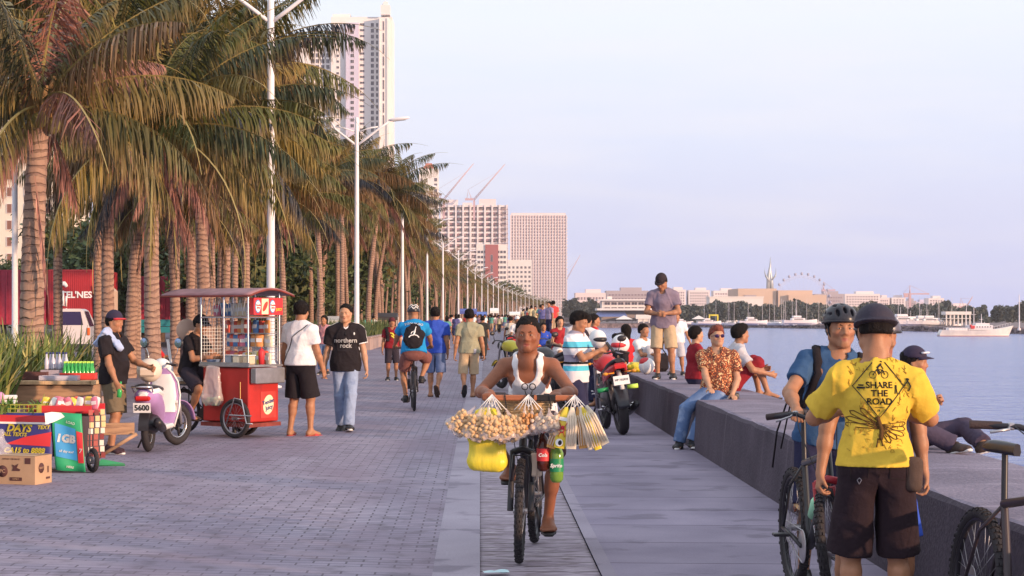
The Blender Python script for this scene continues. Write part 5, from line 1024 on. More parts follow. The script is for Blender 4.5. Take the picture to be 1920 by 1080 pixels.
def bicycle(root, fr, r=.33, steer=0, suspension=True, basket=False, stem_h=1.0, bar_w=.33, rigid_c=None, forkc=None, saddle_h=.93, knob=True, bar_back=0, pedal_a=.0, rimc=None, wb=1.06, bottle=False, plate=None):
    fy, ry = -wb/2, wb/2; bb = Vector((0, ry-.43, .29)); hd = Vector((0, fy+.20, .72)); ht = Vector((0, fy+.245, .83)); st = Vector((0, ry-.29, .74)); sa = Vector((0, ry-.26, saddle_h))
    wheel_parts(root, (0, ry, r), r, knob=knob, rimc=rimc)
    b = MB(); t = .019; b.cyl(bb, st, t*.95); b.cyl(bb, hd, t*1.3); b.cyl(st, ht, t*1.1); b.cyl(hd-Vector((0, .01, .03)), ht+Vector((0, .006, .03)), .026)
    for q in (1, -1): b.tube([bb+Vector((q*.03, .03, 0)), (q*.06, ry-.1, r-.01), (q*.065, ry, r)], .011, 6); b.tube([st, (q*.05, ry-.13, .6), (q*.062, ry, r)], .009, 6)
    fo = b.build('frame', fr, root); b = MB(); b.cyl(st, sa, .0145); b.build('seat_post', M_blk if not rigid_c else M_steel, root)
    b = MB(); b.loft([[Vector((x*wx, sa.y+y, sa.z+.02+z-.012*(abs(x) > .8))) for x, z in ((-1, 0), (-.6, .02), (0, .024), (.6, .02), (1, 0), (.7, -.03), (-.7, -.03))] for y, wx, _ in ((-.15, .018, 0), (-.08, .028, 0), (.0, .045, 0), (.07, .07, 0), (.11, .072, 0), (.125, .05, 0))]); b.build('saddle', M_blk, root)
    S = Matrix.Translation(ht) @ Matrix.Rotation(steer, 4, (hd-ht).normalized()) @ Matrix.Translation(-ht); fc = S @ Vector((0, fy, r)); wx = (S.to_3x3() @ Vector((1, 0, 0)))
    wheel_parts(root, fc, r, ax=wx, knob=knob, rimc=rimc); b = MB(); b.X = S; cr = Vector((0, fy+.155, .68))
    b.cyl(ht, ht+(ht-hd).normalized()*.06, .02); b.tube([(-.065, cr.y-.015, .69), (0, cr.y, .71), (.065, cr.y-.015, .69)], .022, 8)
    for q in (1, -1):
        if suspension: b.cyl((q*.065, cr.y-.015, .70), (q*.065, fy+.065, .50), .0165); b.m = 1; b.cyl((q*.065, fy+.10, .56), (q*.065, fy+.065, .49), .0155); b.m = 0; b.cyl((q*.065, fy+.066, .50), (q*.065, fy, r), .020)
        else: b.tube([(q*.06, cr.y-.015, .69), (q*.06, fy+.05, .5), (q*.055, fy, r)], .013, 8)
    if suspension: b.tube([(-.065, fy+.065, .50), (-.05, fy+.02, .68), (.05, fy+.02, .68), (.065, fy+.065, .50)], .012, 6)
    b.build('fork', [forkc or M_blk, M_chr], root); hb = Vector((0, ht.y-.03+bar_back, stem_h)); b = MB(); b.X = S; b.cyl(ht, (0, ht.y+.012, stem_h-.03), .016); b.cyl((0, ht.y+.012, stem_h-.03), hb, .017)
    b.tube([(-bar_w, hb.y+.05, hb.z+.03), (-bar_w*.45, hb.y+.015, hb.z+.03), (-.07, hb.y, hb.z), (.07, hb.y, hb.z), (bar_w*.45, hb.y+.015, hb.z+.03), (bar_w, hb.y+.05, hb.z+.03)], .0125, 8)
    ho = b.build('handlebar', M_blk, root)
    for q in (1, -1):
        b = MB(); b.X = S; b.cyl((q*(bar_w+.002), hb.y+.052, hb.z+.03), (q*(bar_w-.125), hb.y+.035, hb.z+.031), .0175); b.build('grip', M_grip, ho)
        b = MB(); b.X = S; b.tube([(q*(bar_w-.15), hb.y+.02, hb.z+.03), (q*(bar_w-.14), hb.y-.02, hb.z+.02), (q*(bar_w-.06), hb.y-.03, hb.z+.005)], .006, 6); b.box((q*(bar_w-.16), hb.y+.025, hb.z+.03), (.03, .03, .03), bev=.006); b.build('brake_lever', M_steel, ho)
        b = MB(); b.X = S; b.tube([(q*(bar_w-.17), hb.y, hb.z+.03), (q*.10, hb.y-.10, hb.z-.05), (q*.03, fy+.18, .62), (q*.06, fy+.12, .50)], .003, 5); b.build('cable', M_blk, ho)
    b = MB(); b.lathe(bb+Vector((-.045, 0, 0)), [(.0, 0), (.09, 0), (.095, .003), (.09, .006), (.0, .006)], (1, 0, 0), 24); b.tube([bb+Vector((-.045, 0, .09)), (-.045, ry, r+.04)], .004, 4); b.tube([bb+Vector((-.045, 0, -.09)), (-.045, ry, r-.04)], .004, 4); b.build('chainring', M_steel, root); peds = []
    for q, a in ((1, pedal_a), (-1, pedal_a+pi)):
        e_ = bb+Vector((q*.075, -sin(a)*.17, -cos(a)*.17)); b = MB(); b.tube([bb+Vector((q*.05, 0, 0)), e_], .011, 6); b.build('crank', M_blk, root); b = MB(); b.box(e_+Vector((q*.055, 0, 0)), (.09, .07, .018), bev=.005); b.build('pedal', M_blk, root); peds.append(e_+Vector((q*.055, 0, .01)))
    if bottle: b = MB(); p = bb.lerp(hd, .45)+Vector((0, .045, .05)); d = (hd-bb).normalized(); b.lathe(p-d*.09, [(0, 0), (.034, 0), (.036, .12), (.03, .14), (.018, .15), (.018, .165), (0, .17)], d, 14); b.build('water_bottle', mat('bottle_green', (.35, .72, .45), .4), root)
    return hb, peds, sa, S
# ------------------------------------------------ powered two-wheelers
def moto(root, tank, detail=True, lean=-.10, cover=None):
    """naked motorcycle, forward +Y, origin under the rear axle"""
    tank_m = tank; X0 = XF((0, 0, 0), 0, 0, lean); wb = 1.3; r = .30
    def mb(): b = MB(); b.X = X0; return b
    for y, w, nm in ((0, .13, 'rear_wheel'), (wb, .10, 'front_wheel')):
        b = mb(); b.torus((0, y, r), (1, 0, 0), r-.062, .062, 36, 10, w/.124); ty = b.build(nm, M_tyre, root); b = mb(); b.torus((0, y, r), (1, 0, 0), r-.12, .018, 28, 6, 2.2); b.cyl((-.05, y, r), (.05, y, r), .04)
        for i in range(6): a = i*pi/3; b.tube([(0, y, r), (0, y+cos(a)*.18, r+sin(a)*.18)], .014, 6, flat=.6)
        b.cyl((-.05, y, r), (-.056, y, r), .12, n=20); b.build('rim', M_blk, ty)
    b = mb(); b.tube([(-.09, 0, r), (-.10, .28, .33), (-.08, .48, .38)], .028, 6); b.tube([(.09, 0, r), (.10, .28, .33), (.08, .48, .38)], .028, 6)
    b.tube([(-.12, .02, .32), (-.13, .12, .72)], .02, 6); b.tube([(.12, .02, .32), (.13, .12, .72)], .02, 6); b.tube([(0, .45, .42), (0, .5, .75), (0, 1.0, .90)], .035, 6); b.tube([(0, 1.05, .85), (0, .95, .4), (0, .5, .25)], .025, 6); b.tube([(0, .4, .72), (0, -.1, .80)], .03, 6); b.build('chassis', M_blk, root)
    b = mb(); b.ell((0, .62, .46), (.15, .22, .20), 12, 8); b.box((0, .75, .58), (.2, .2, .22), bev=.03); [b.box((0, .9, .48+.03*i), (.26, .16, .012)) for i in range(6)]; b.cyl((-.17, .55, .40), (.17, .55, .40), .09); b.build('engine', mat('engine_grey', (.13, .12, .13), .4, metal=.5, var=.3), root)
    b = mb(); b.tube([(.12, .85, .45), (.15, .7, .22), (.17, .3, .25), (.18, .0, .33), (.19, -.20, .40)], [.02, .022, .03, .045, .045], 8); b.build('exhaust', M_blk, root)
    b = mb(); b.loft([[Vector((cos(t)*wx, y, z+sin(t)*hz_)) for t in [2*pi*i/12 for i in range(12)]] for y, wx, z, hz_ in ((.50, .06, .84, .05), (.58, .13, .90, .10), (.72, .16, .93, .13), (.88, .15, .93, .12), (1.0, .08, .90, .07))]); b.build('tank', tank_m, root)
    b = mb(); b.loft([[Vector((cos(t)*wx, y, z+sin(t)*hz_)) for t in [2*pi*i/12 for i in range(12)]] for y, wx, z, hz_ in ((-.34, .05, 1.0, .03), (-.26, .10, .98, .045), (-.05, .13, .93, .05), (.15, .14, .87, .05), (.35, .13, .83, .045), (.52, .09, .84, .04))]); b.build('seat', M_blk, root)
    b = mb()
    for q in (1, -1): b.loft([[Vector((q*(wx+cos(t)*.02), y, z+sin(t)*hz_)) for t in [2*pi*i/8 for i in range(8)]] for y, wx, z, hz_ in ((-.40, .05, .93, .03), (-.25, .10, .88, .06), (.0, .12, .82, .07), (.3, .12, .74, .08), (.45, .09, .70, .05))])
    b.box((0, -.36, .93), (.16, .08, .07), bev=.025); b.build('tail_fairing', tank_m, root); b = mb(); b.box((0, -.405, .92), (.17, .035, .055), bev=.012); b.build('tail_lamp', mat('tail_red', (.55, .02, .02), .2), root)
    b = mb(); b.tube([(0, -.22, .86), (0, -.36, .74), (0, -.36, .62)], .03, 6, flat=.5); b.X = X0 @ XF((0, -.385, .74), 0, -.25); b.box((0, 0, 0), (.21, .008, .12)); b.build('plate_holder', M_white, root)
    b = mb(); b.sheet(lambda u, v: Vector(((v-.5)*.15*(1+.1*sin(u*3)), -cos(.2+u*1.25)*(r+.05), r+sin(.2+u*1.25)*(r+.05))), 10, 3); o = b.build('rear_fender', mat('fender_black', (.03, .03, .04), .3), root); o.modifiers.new('thick', 'SOLIDIFY').thickness = .008
    b = mb(); b.sheet(lambda u, v: Vector(((v-.5)*.12, wb+cos(.6+u*1.6)*(r+.03), r+sin(.6+u*1.6)*(r+.03))), 10, 3); o = b.build('front_fender', tank_m, root); o.modifiers.new('thick', 'SOLIDIFY').thickness = .006
    b = mb(); [b.tube([(q*.09, wb, r), (q*.09, wb-.22, .85), (q*.08, wb-.27, 1.0)], .024, 8) for q in (1, -1)]; b.build('fork', M_steel, root)
    b = mb(); b.tube([(-.37, .86, 1.02), (-.22, 1.0, 1.07), (0, 1.04, 1.03), (.22, 1.0, 1.07), (.37, .86, 1.02)], .013, 6); ho = b.build('handlebar', M_blk, root)
    for q in (1, -1):
        b = mb(); b.tube([(q*.37, .86, 1.02), (q*.27, .96, 1.055)], .019, 8); b.build('grip', M_grip, ho); b = mb(); b.tube([(q*.25, .98, 1.07), (q*.29, .95, 1.2)], .006, 5); b.ell((q*.31, .94, 1.23), (.065, .02, .045), 12, 8); b.build('mirror', M_blk, ho)
        b = mb(); b.tube([(q*.07, -.30, .84), (q*.17, -.32, .84)], .01, 5); b.ell((q*.19, -.32, .84), (.035, .03, .022)); b.build('turn_signal', mat('amber', (.75, .30, .03), .3), root)
        b = mb(); b.tube([(q*.13, .38, .34), (q*.23, .40, .34)], .013, 6); b.tube([(q*.14, .12, .38), (q*.22, .10, .40)], .012, 6); b.build('foot_peg', M_chr, root)
    b = mb(); b.tube([(-.10, .42, .3), (-.24, .36, .02)], .014, 6); b.box((-.24, .36, .01), (.06, .04, .012)); b.build('kickstand', M_blk, root); b = mb(); b.ell((0, 1.14, .93), (.10, .08, .10)); b.build('headlamp', M_blk, root); return root
def scooter(root):
    """lilac and white scooter, forward +Y, origin under the rear axle"""
    r = .27; wb = 1.24
    def W(c, ax, nm):
        b = MB(); b.torus(c, ax, r-.05, .05, 40, 10, .95); ty = b.build(nm, M_tyre, root); b = MB(); b.torus(c, ax, r-.098, .012, 36, 6, 2.2); b.build('rim', M_chr, ty)
        b = MB(); u, v, w_ = frame((0, 0, 0), ax); b.cyl(Vector(c)-w_*.05, Vector(c)+w_*.05, .045)
        for i in range(5): a = i*2*pi/5; b.tube([Vector(c), Vector(c)+(u*cos(a)+v*sin(a))*.17], [.028, .016], 6, flat=.6)
        b.build('wheel_spokes', M_blk, ty)
    W((0, 0, r), (1, 0, 0), 'rear_wheel'); st = -.55; S = Matrix.Translation((0, 1.0, .9)) @ Matrix.Rotation(st, 4, 'Z') @ Matrix.Translation((0, -1.0, -.9)); W(S @ Vector((0, wb, r)), S.to_3x3() @ Vector((1, 0, 0)), 'front_wheel')
    ring = lambda y, wx, z, h, n=14, p=1: [Vector((cos(t)*wx, y, z+sin(t)*h)) for t in [2*pi*i/n for i in range(n)]]
    b = MB(); b.loft([ring(-.33, .05, .68, .04), ring(-.28, .12, .68, .10), ring(-.10, .165, .66, .15), ring(.12, .17, .60, .17), ring(.32, .15, .52, .17), ring(.45, .12, .42, .14)]); b.build('rear_body', M_purp, root)
    b = MB(); b.loft([ring(-.335, .045, .69, .03), ring(-.25, .125, .73, .07), ring(-.05, .172, .74, .075), ring(.15, .17, .70, .07), ring(.3, .13, .64, .05)]); b.build('rear_cowl', M_white, root)
    b = MB(); b.loft([ring(-.34, .05, .82, .02), ring(-.28, .12, .80, .04), ring(0, .15, .77, .05), ring(.3, .14, .75, .05), ring(.42, .10, .76, .03)]); b.build('seat', M_blk, root)
    b = MB(); b.tube([(-.12, -.30, .74), (-.13, -.40, .80), (.13, -.40, .80), (.12, -.30, .74)], .013, 6); b.build('grab_rail', M_chr, root); b = MB(); b.box((0, -.34, .66), (.20, .05, .06), bev=.02); b.build('tail_lamp', mat('tail_red', (.55, .02, .02), .2), root)
    b = MB(); b.box((0, .66, .27), (.30, .56, .06), bev=.02); b.loft([[Vector((x, .90+.06*abs(x)/.19-.12*0, z)) for x, z in ((-.16, .27), (.16, .27), (.16, .29), (-.16, .29))], [Vector((x, .93, z)) for x, z in ((-.19, .55), (.19, .55), (.19, .58), (-.19, .58))]]); b.build('floorboard', M_white, root)
    b = MB(); n = 12; rings = []
    for z, hw, y in ((.25, .15, .90), (.45, .20, .95), (.65, .215, .97), (.82, .19, .95), (.93, .13, .91), (.99, .06, .88)):
        rings.append([Vector((hw*cos(t), y+.075*sin(t)*(1 if sin(t) > 0 else .35), z)) for t in [2*pi*i/n for i in range(n)]])
    b.loft(rings); b.build('leg_shield', M_purp, root); b = MB(); b.loft([[Vector((p.x*.80, p.y-.022, p.z-.015)) for p in r_] for r_ in rings[1:5]]); b.build('inner_shield', M_white, root)
    b = MB()
    for q in (1, -1): b.tube([(q*r_[0].x*1.01, r_[0].y-.01, r_[0].z) for r_ in rings], .012, 6)
    b.build('shield_trim', M_white, root)
    b = MB(); b.X = S; b.sheet(lambda u, v: Vector(((v-.5)*.15*(1-.3*abs(u-.5)), wb+cos(.15+u*2.4)*(r+.035), r+sin(.15+u*2.4)*(r+.035))), 14, 4); o = b.build('front_fender', M_purp, root); o.modifiers.new('thick', 'SOLIDIFY').thickness = .008; b = MB(); b.X = S; [b.tube([(q*.075, wb, r), (q*.075, wb-.03, .56), (0, wb-.08, .70)], .02, 6) for q in (1, -1)]; b.build('fork', M_steel, root)
    b = MB(); b.X = S; b.ell((0, .95, 1.03), (.12, .10, .085), 14, 10); b.ell((0, 1.02, 1.0), (.09, .07, .075)); b.build('headset', M_white, root); b = MB(); b.X = S; b.tube([(-.34, .86, 1.03), (-.1, .93, 1.05), (.1, .93, 1.05), (.34, .86, 1.03)], .013, 6); ho = b.build('handlebar', M_blk, root)
    for q in (1, -1):
        b = MB(); b.X = S; b.cyl((q*.36, .853, 1.03), (q*.24, .885, 1.037), .019); b.build('grip', M_grip, ho); b = MB(); b.X = S; b.tube([(q*.20, .93, 1.06), (q*.27, .96, 1.2), (q*.30, .94, 1.27)], .006, 5); b.build('mirror_stem', M_chr, ho)
        b = MB(); b.X = S @ XF((q*.31, .94, 1.31), .1); b.lathe((0, .015, 0), [(0, 0), (.066, 0), (.07, -.01), (.05, -.03), (0, -.035)], (0, 1, 0), 20); b.m = 1; b.lathe((0, -.02, 0), [(0, 0), (.058, .002)], (0, 1, 0), 20); b.build('mirror', [M_blk, mat('mirror_glass', (.35, .50, .72), .08, metal=.8)], ho)
    b = MB(); b.tube([(.12, .30, .28), (.16, .10, .28), (.17, -.15, .34), (.17, -.26, .38)], [.03, .055, .06, .05], 10); b.build('exhaust', M_blk, root); b = MB(); b.ell((0, .12, .33), (.14, .25, .13)); b.build('engine', M_blk, root)
    b = MB(); b.X = XF((0, -.38, .55), 0, .25); b.box((0, 0, 0), (.22, .008, .12)); p = b.build('number_plate', M_white, root); text('plate_number', '5600', .095, b.X @ basis(Vector((0, -.008, 0)), Vector((1, 0, 0)), Vector((0, 0, 1)), Vector((0, -1, 0))), M_ink, p, bold=.003); b = MB(); b.tube([(0, -.05, .6), (0, -.3, .6), (0, -.37, .56)], .03, 6, flat=.4); b.sheet(lambda u, v: Vector(((v-.5)*.13, -cos(u*1.2)*(r+.04), r+sin(u*1.2)*(r+.04))), 8, 2); b.build('rear_fender', M_blk, root)
    b = MB(); b.tube([(-.1, .35, .26), (-.22, .38, .02)], .012, 6); b.build('kickstand', M_blk, root)
# ------------------------------------------------ place the powered two-wheelers
r = empty('scooter', (-3.80, 20.95, 0), -.03, 'lilac and white scooter parked beside the vendor in the red-brimmed cap', 'scooter'); scooter(r); r.scale = (.9, .92, .95); b = MB(); b.ell((0, 0, 0), (.15, .14, .14), 16, 10); b.box((0, -.12, -.02), (.2, .06, .10), bev=.02); o = b.build('helmet', mat('cream_shell', (.72, .60, .50), .35)); o.location = (-3.82, 21.12, .935); tag(o, 'cream helmet lying on the seat of the lilac scooter', 'helmet')
M_mred = mat('moto_red', (.45, .015, .02), .25); M_mblk = mat('moto_black', (.03, .028, .035), .3)
r = empty('motorcycle', (1.93, 23.95, 0), .10, 'red and black motorcycle with a white plate leaning on its kickstand, nearest of all', 'motorcycle', 'motorcycles parked by the wall'); moto(r, M_mred, lean=-.13)
pp = XF((0, 0, 0), 0, 0, -.13) @ XF((0, -.392, .74), 0, -.25); text('plate_text', 'MP 732910', .038, pp @ Matrix.Rotation(pi/2, 4, 'X') @ XF((0, .005, .002)), M_ink, [c for c in r.children if c.name.startswith('plate_holder')][0])
for q, m, w_ in ((-1, M_green, .1), (1, mat('lime_case', (.55, .85, .12), .4), .1)): b = MB(); b.X = XF((0, 0, 0), 0, 0, -.13); b.tube([(q*.13, -.02, .62), (q*.27, -.04, .62)], .03, 10); b.build('side_tube', m, r)
mo = [(1.45, 29.5, .35, M_mblk, 'black motorcycle half hidden behind the striped-shirt man'), (2.05, 28.6, -.1, M_mred, 'dark red motorcycle in front of the man with the white helmet'), (1.15, 38, .5, mat('moto_yellow', (.6, .5, .05), .3), 'motorcycle with a yellow side panel beside the woman in the red top'), (1.9, 41, .1, M_mblk, 'black motorcycle farther back along the wall'), (1.1, 52, -.2, M_mred, 'far red motorcycle beside the boy in blue')]
for x, y, rz, m, lb in mo: moto(empty('motorcycle', (x, y, 0), rz, lb, 'motorcycle', 'motorcycles parked by the wall'), m)
# ------------------------------------------------ the vendor's bicycle and its load
RB = empty('bicycle', (.335, 12.06, 0), -.12, 'dark old bicycle ridden by the snack seller, front load of bags', 'bicycle')
hbR, pedR, saR, SR = bicycle(RB, M_blk, steer=-.06, suspension=True, forkc=M_blk, stem_h=1.02, bar_w=.25, pedal_a=.25, wb=1.06, saddle_h=.90)
RM = Matrix.Translation(RB.location) @ Matrix.Rotation(-.12, 4, 'Z'); RW = lambda x, y, z: RM @ Vector((x, y, z))
def placed(o, p, rz, label, cat, group=None): o.location = p; o.rotation_euler = (0, 0, rz); return tag(o, label, cat, group)
# basket
M_wick = mat('wicker', (.58, .40, .22), .7, var=.3, vscale=30, bump=1, bscale=60); b = MB(); rg = []
for z, a, c_ in ((0, .13, .09), (.09, .155, .11), (.17, .175, .125)): rg.append([Vector((a*abs(cos(t))**.6*(1 if cos(t) > 0 else -1), c_*abs(sin(t))**.6*(1 if sin(t) > 0 else -1), z)) for t in [2*pi*i/28 for i in range(28)]])
b.loft(rg, True, False); b.add(rg[0], [tuple(range(28))]); 
for k in range(9): z = .012+.018*k; f = z/.17; b.tube([Vector(((.135+.043*f)*abs(cos(t))**.6*(1 if cos(t) > 0 else -1), (.094+.034*f)*abs(sin(t))**.6*(1 if sin(t) > 0 else -1), z)) for t in [2*pi*i/28 for i in range(28)]], .006, 5, closed=True)
b.tube([p*1.0+Vector((0, 0, .005)) for p in rg[-1]], .012, 6, closed=True); placed(b.build('basket', M_wick), RW(.03, -.50, .86), -.12, 'woven tan basket fixed in front of the rider handlebar', 'basket')
b = MB(); b.box((0, 0, 0), (.50, .045, .035), bev=.006); rb_ = b.build('wooden_bar', mat('varnished_wood', (.42, .14, .06), .4, var=.2, stretch=(.3, 5, 5))); placed(rb_, RW(.10, -.67, 1.055), -.10, 'reddish wooden bar across the bicycle front from which bags hang', 'wooden bar')
b = MB(); [b.box((x, 0, 0), (w_, .049, .039), bev=.004) for x, w_ in ((-.02, .05), (.08, .12))]; [b.tube([(x, -.025, .02), (x+.01, -.028, -.06), (x-.03, -.02, -.14)], .004, 5) for x in (-.18, .1)]; b.build('black_tape', M_ink, rb_)
b = MB(); [b.torus((x, 0, .03), (0, 1, 0), .019, .0035, 18, 6) for x in (-.024, .024)]; b.tube([(-.024, 0, .006), (.01, 0, -.09)], .004, 5); b.tube([(.024, 0, .006), (-.01, 0, -.09)], .004, 5); placed(b.build('scissors', M_ink), RW(.07, -.69, 1.095), -.1, 'black-handled scissors stuck upright behind the wooden bar', 'scissors')
# snack bags
def puffs(col, seed, n, sx_, sz, rr_=.016, nm='snacks'):
    g = random.Random(seed); b = MB()
    for i in range(n): b.ell((g.uniform(-sx_, sx_)*(1-.1*abs(g.random())), g.uniform(-.03, .03), -g.uniform(.06, sz)), (rr_*g.uniform(.7, 1.2), rr_*g.uniform(.7, 1.1), rr_*g.uniform(.7, 1.2)), 7, 5, noise=.35)
    return b.mesh(nm, mat(nm+str(col), col, .7, var=.3, vscale=40, bump=.6, bscale=90))
def bagmesh(w_, h, seed, nm='bag_film'):
    g = random.Random(seed); b = MB(); n = 16; rings = []
    for z, f in ((0, .06), (-.04*h/.2, .16), (-.10*h/.2, .6), (-.15*h/.2, .95), (-h*.9, 1.05), (-h, .95)):
        rings.append([Vector((cos(t)*w_*f*(1+.08*sin(5*t+z*60+seed)), sin(t)*w_*f*.55*(1+.1*cos(4*t+seed)), z+.006*sin(7*t))) for t in [2*pi*i/n for i in range(n)]])
    b.loft(rings); return b.mesh(nm, M_clear2)
PV = [puffs((.70, .46, .25), 1, 105, .045, .165, .0145, 'puffed_snacks'), puffs((.62, .30, .12), 2, 90, .028, .165, .012, 'chips'), puffs((.74, .56, .42), 3, 80, .05, .12, .017, 'puffed_rind')]
BVm = [bagmesh(.058, .175, 1), bagmesh(.040, .185, 2), bagmesh(.060, .14, 3)]
def snack(x, z, k, tilt, label, sc=1.0, dy=0):
    r = empty('snack_bag', RW(x, -.70+dy, z), -.12, label, 'snack bag', 'clear bags of snacks on the wooden bar'); r.rotation_euler = (0, tilt, -.12); r.scale = (sc,)*3; link('snacks', PV[k], r); link('bag_film', BVm[k], r)
for i, (x, z, k, t, dy) in enumerate([(q_[0]+.095,)+q_[1:] for q_ in [(-.36, 1.00, 0, .75, 0), (-.315, 1.0, 0, .35, -.03), (-.27, 1.01, 0, .0, -.05), (-.22, 1.0, 0, -.25, -.03), (-.17, .99, 0, -.5, 0), (-.30, .99, 0, .5, .03), (-.22, .98, 0, -.35, .03)]]): snack(x, z, k, t, 'clear knotted bag of puffed snacks in the cluster left of the bicycle basket', 1.22, dy)
snack(.05, 1.02, 1, .1, 'narrow clear bag of brown chips hanging from the middle of the bar', 1.05); snack(.085, 1.01, 1, -.12, 'second narrow bag of chips in the middle, slightly to the right', 1.0, .02)
snack(.15, .99, 2, .1, 'small clear bag of pale puffs right of the middle chips', 1.05); snack(.20, .995, 2, -.1, 'clear bag of pale puffs under the right end of the basket', 1.0, -.03); snack(.24, 1.0, 0, -.1, 'clear bag of puffs beside the long yellow packets', 1.0, .0)
b = MB(); [b.tube([(0, 0, .045), (x, .0, -.05)], .003, 5) for x in (-.09, -.06, -.03, 0, .03, .06, .09)]; [b.tube([(.0, 0, .045), (.02*q, .02, .0), (0, 0, -.03)], .005, 5) for q in (1, -1)]; KN = b.mesh('knot', M_whi)
for x, lb in ((-.16, 'white string knot tying the left snack bags'), (.07, 'white string knot tying the middle snack bags'), (.36, 'white string knot tying the yellow packets')): placed(link('string_knot', KN), RW(x, -.705, 1.03), -.12, lb, 'string', 'string knots')
def packet(x, z, t, m1, lb, w_=.042, h=.26, dy=0, crab=False):
    r = empty('snack_packet', RW(x, -.70+dy, z), -.12, lb, 'packet', 'long packets at the right end of the bar'); r.rotation_euler = (0, t, -.12); b = MB(); b.loft([[Vector((cos(a)*w_*f, sin(a)*w_*.35*g_, zz)) for a in [2*pi*i/14 for i in range(14)]] for zz, f, g_ in ((0, .3, .3), (-.03, .6, .6), (-.07, 1, 1), (-h+.03, 1.02, 1), (-h, .95, .25))]); p = b.build('wrapper', m1, r)
    if crab:
        b = MB(); b.m = 0; [b.tube([(0, -.017, -.14), (x_, -.0165, z_)], .005, 5, flat=.4) for x_, z_ in ((-.025, -.10), (.026, -.09), (-.028, -.15), (.028, -.14), (-.02, -.19), (.022, -.185))]; b.ell((0, -.0155, -.14), (.014, .003, .024)); b.m = 1; b.box((0, -.0165, -.075), (.062, .002, .022)); b.ell((-.005, -.0155, -.225), (.024, .002, .024)); b.m = 2; b.ell((.0, -.0175, -.225), (.012, .002, .016)); b.build('printed_marks', [M_redi, M_whi, M_ink], p)
    else:
        b = MB(); [b.tube([(x_, -.014, -.05), (x_+.004, -.0165, -h*.5), (x_-.003, -.0155, -h+.02)], .0045, 5, flat=.6) for x_ in (-.022, -.008, .008, .022)]; b.build('sticks', mat('rice_sticks', (.85, .68, .52), .6), r)
M_py = mat('yellow_film', (.82, .62, .06), .3, bump=.6, bscale=30); M_pc = mat('cream_film', (.85, .72, .55), .3, bump=.6, bscale=30); M_po = mat('amber_film', (.72, .36, .10), .3, bump=.6, bscale=30)
packet(.31, 1.0, .18, M_py, 'yellow packet with a red crab print, leftmost of the long packets', crab=True, dy=-.02, w_=.036); packet(.345, 1.0, .03, M_pc, 'cream stick packet right of the crab packet', w_=.034, dy=-.03); packet(.38, 1.0, -.14, M_po, 'amber coloured packet in the middle of the long packets', w_=.03); packet(.40, 1.01, -.27, M_pc, 'pale packet second from the right end of the bar', w_=.032, dy=-.02, h=.28); packet(.41, 1.0, -.36, M_py, 'yellow packet third from the right end of the bar', w_=.024, dy=-.03, h=.28); packet(.43, 1.01, -.46, M_pc, 'pale packet at the far right end of the bar', w_=.03, h=.27, dy=.01); packet(.285, .99, .3, M_po, 'amber packet tucked left of the crab packet', w_=.03, dy=.01)
# yellow shopping bag, drinks
F = Fld((-.16, -.10, -.38), (.16, .10, .12), .008); F.put(ecap((0, 0, .03), (0, 0, -.10), (.075, .03), (.115, .05)), .05); F.put(ecap((0, 0, -.10), (0, 0, -.27), (.108, .045), (.118, .055)), .05); F.put(ecap((-.07, 0, -.29), (.07, 0, -.30), .05, .05), .04); F.warp(.0016, 95, 3, (1, 1, .10)); V, Q = F.mesh(); placed(link('shopping_bag', mesh_np('shopping_bag', V, Q, [M_yel])), RW(-.20, -.62, .93), -.12, 'full yellow plastic shopping bag hanging from the bicycle front', 'bag')
def pet(x, z, m, cap_m, lab_m, lb, txt, tm, sc=1.0):
    r = empty('soda_bottle', RW(x, -.55, z), -.12, lb, 'bottle', 'soda bottles hanging on the bicycle'); r.scale = (sc,)*3; b = MB(); b.lathe((0, 0, 0), [(0, .004), (.03, 0), (.045, .02), (.047, .06), (.042, .10), (.047, .14), (.047, .20), (.03, .245), (.014, .265), (.014, .285), (0, .285)], n=20); b.build('bottle_body', m, r); b = MB(); b.lathe((0, 0, 0), [(.0485, .075), (.0485, .165)], n=24); l_ = b.build('label', lab_m, r)
    me = text_mesh(txt, .034, .001, .001, .2); me.transform(Matrix.Translation((0, -.0505, .118)) @ Matrix.Rotation(pi/2, 4, 'X')); me.materials.clear(); me.materials.append(tm); link('lettering', me, l_); b = MB(); b.lathe((0, 0, 0), [(.016, .275), (.016, .30), (0, .30)], n=14); b.build('bottle_cap', cap_m, r)
pet(.15, .585, mat('cola', (.07, .015, .01), .1), M_redi, M_redi, 'cola bottle with a red label beside the front fork', 'Cola', M_whi, .88); pet(.235, .515, mat('lime_soda', (.16, .30, .05), .12), M_green, mat('green_label', (.02, .25, .10), .4), 'green lemon soda bottle hanging lowest by the rider leg', 'Sprite', M_whi, .92)
b = MB(); b.tube([(0, 0, 0), (.02, -.02, .25), (.03, -.1, .45)], .004, 5); b.box((.0, .02, .1), (.07, .02, .15), bev=.008); placed(b.build('paper_pouch', mat('pouch', (.78, .62, .48), .7)), RW(.10, -.50, .52), -.12, 'pale folded pouch tucked behind the cola bottle', 'pouch')
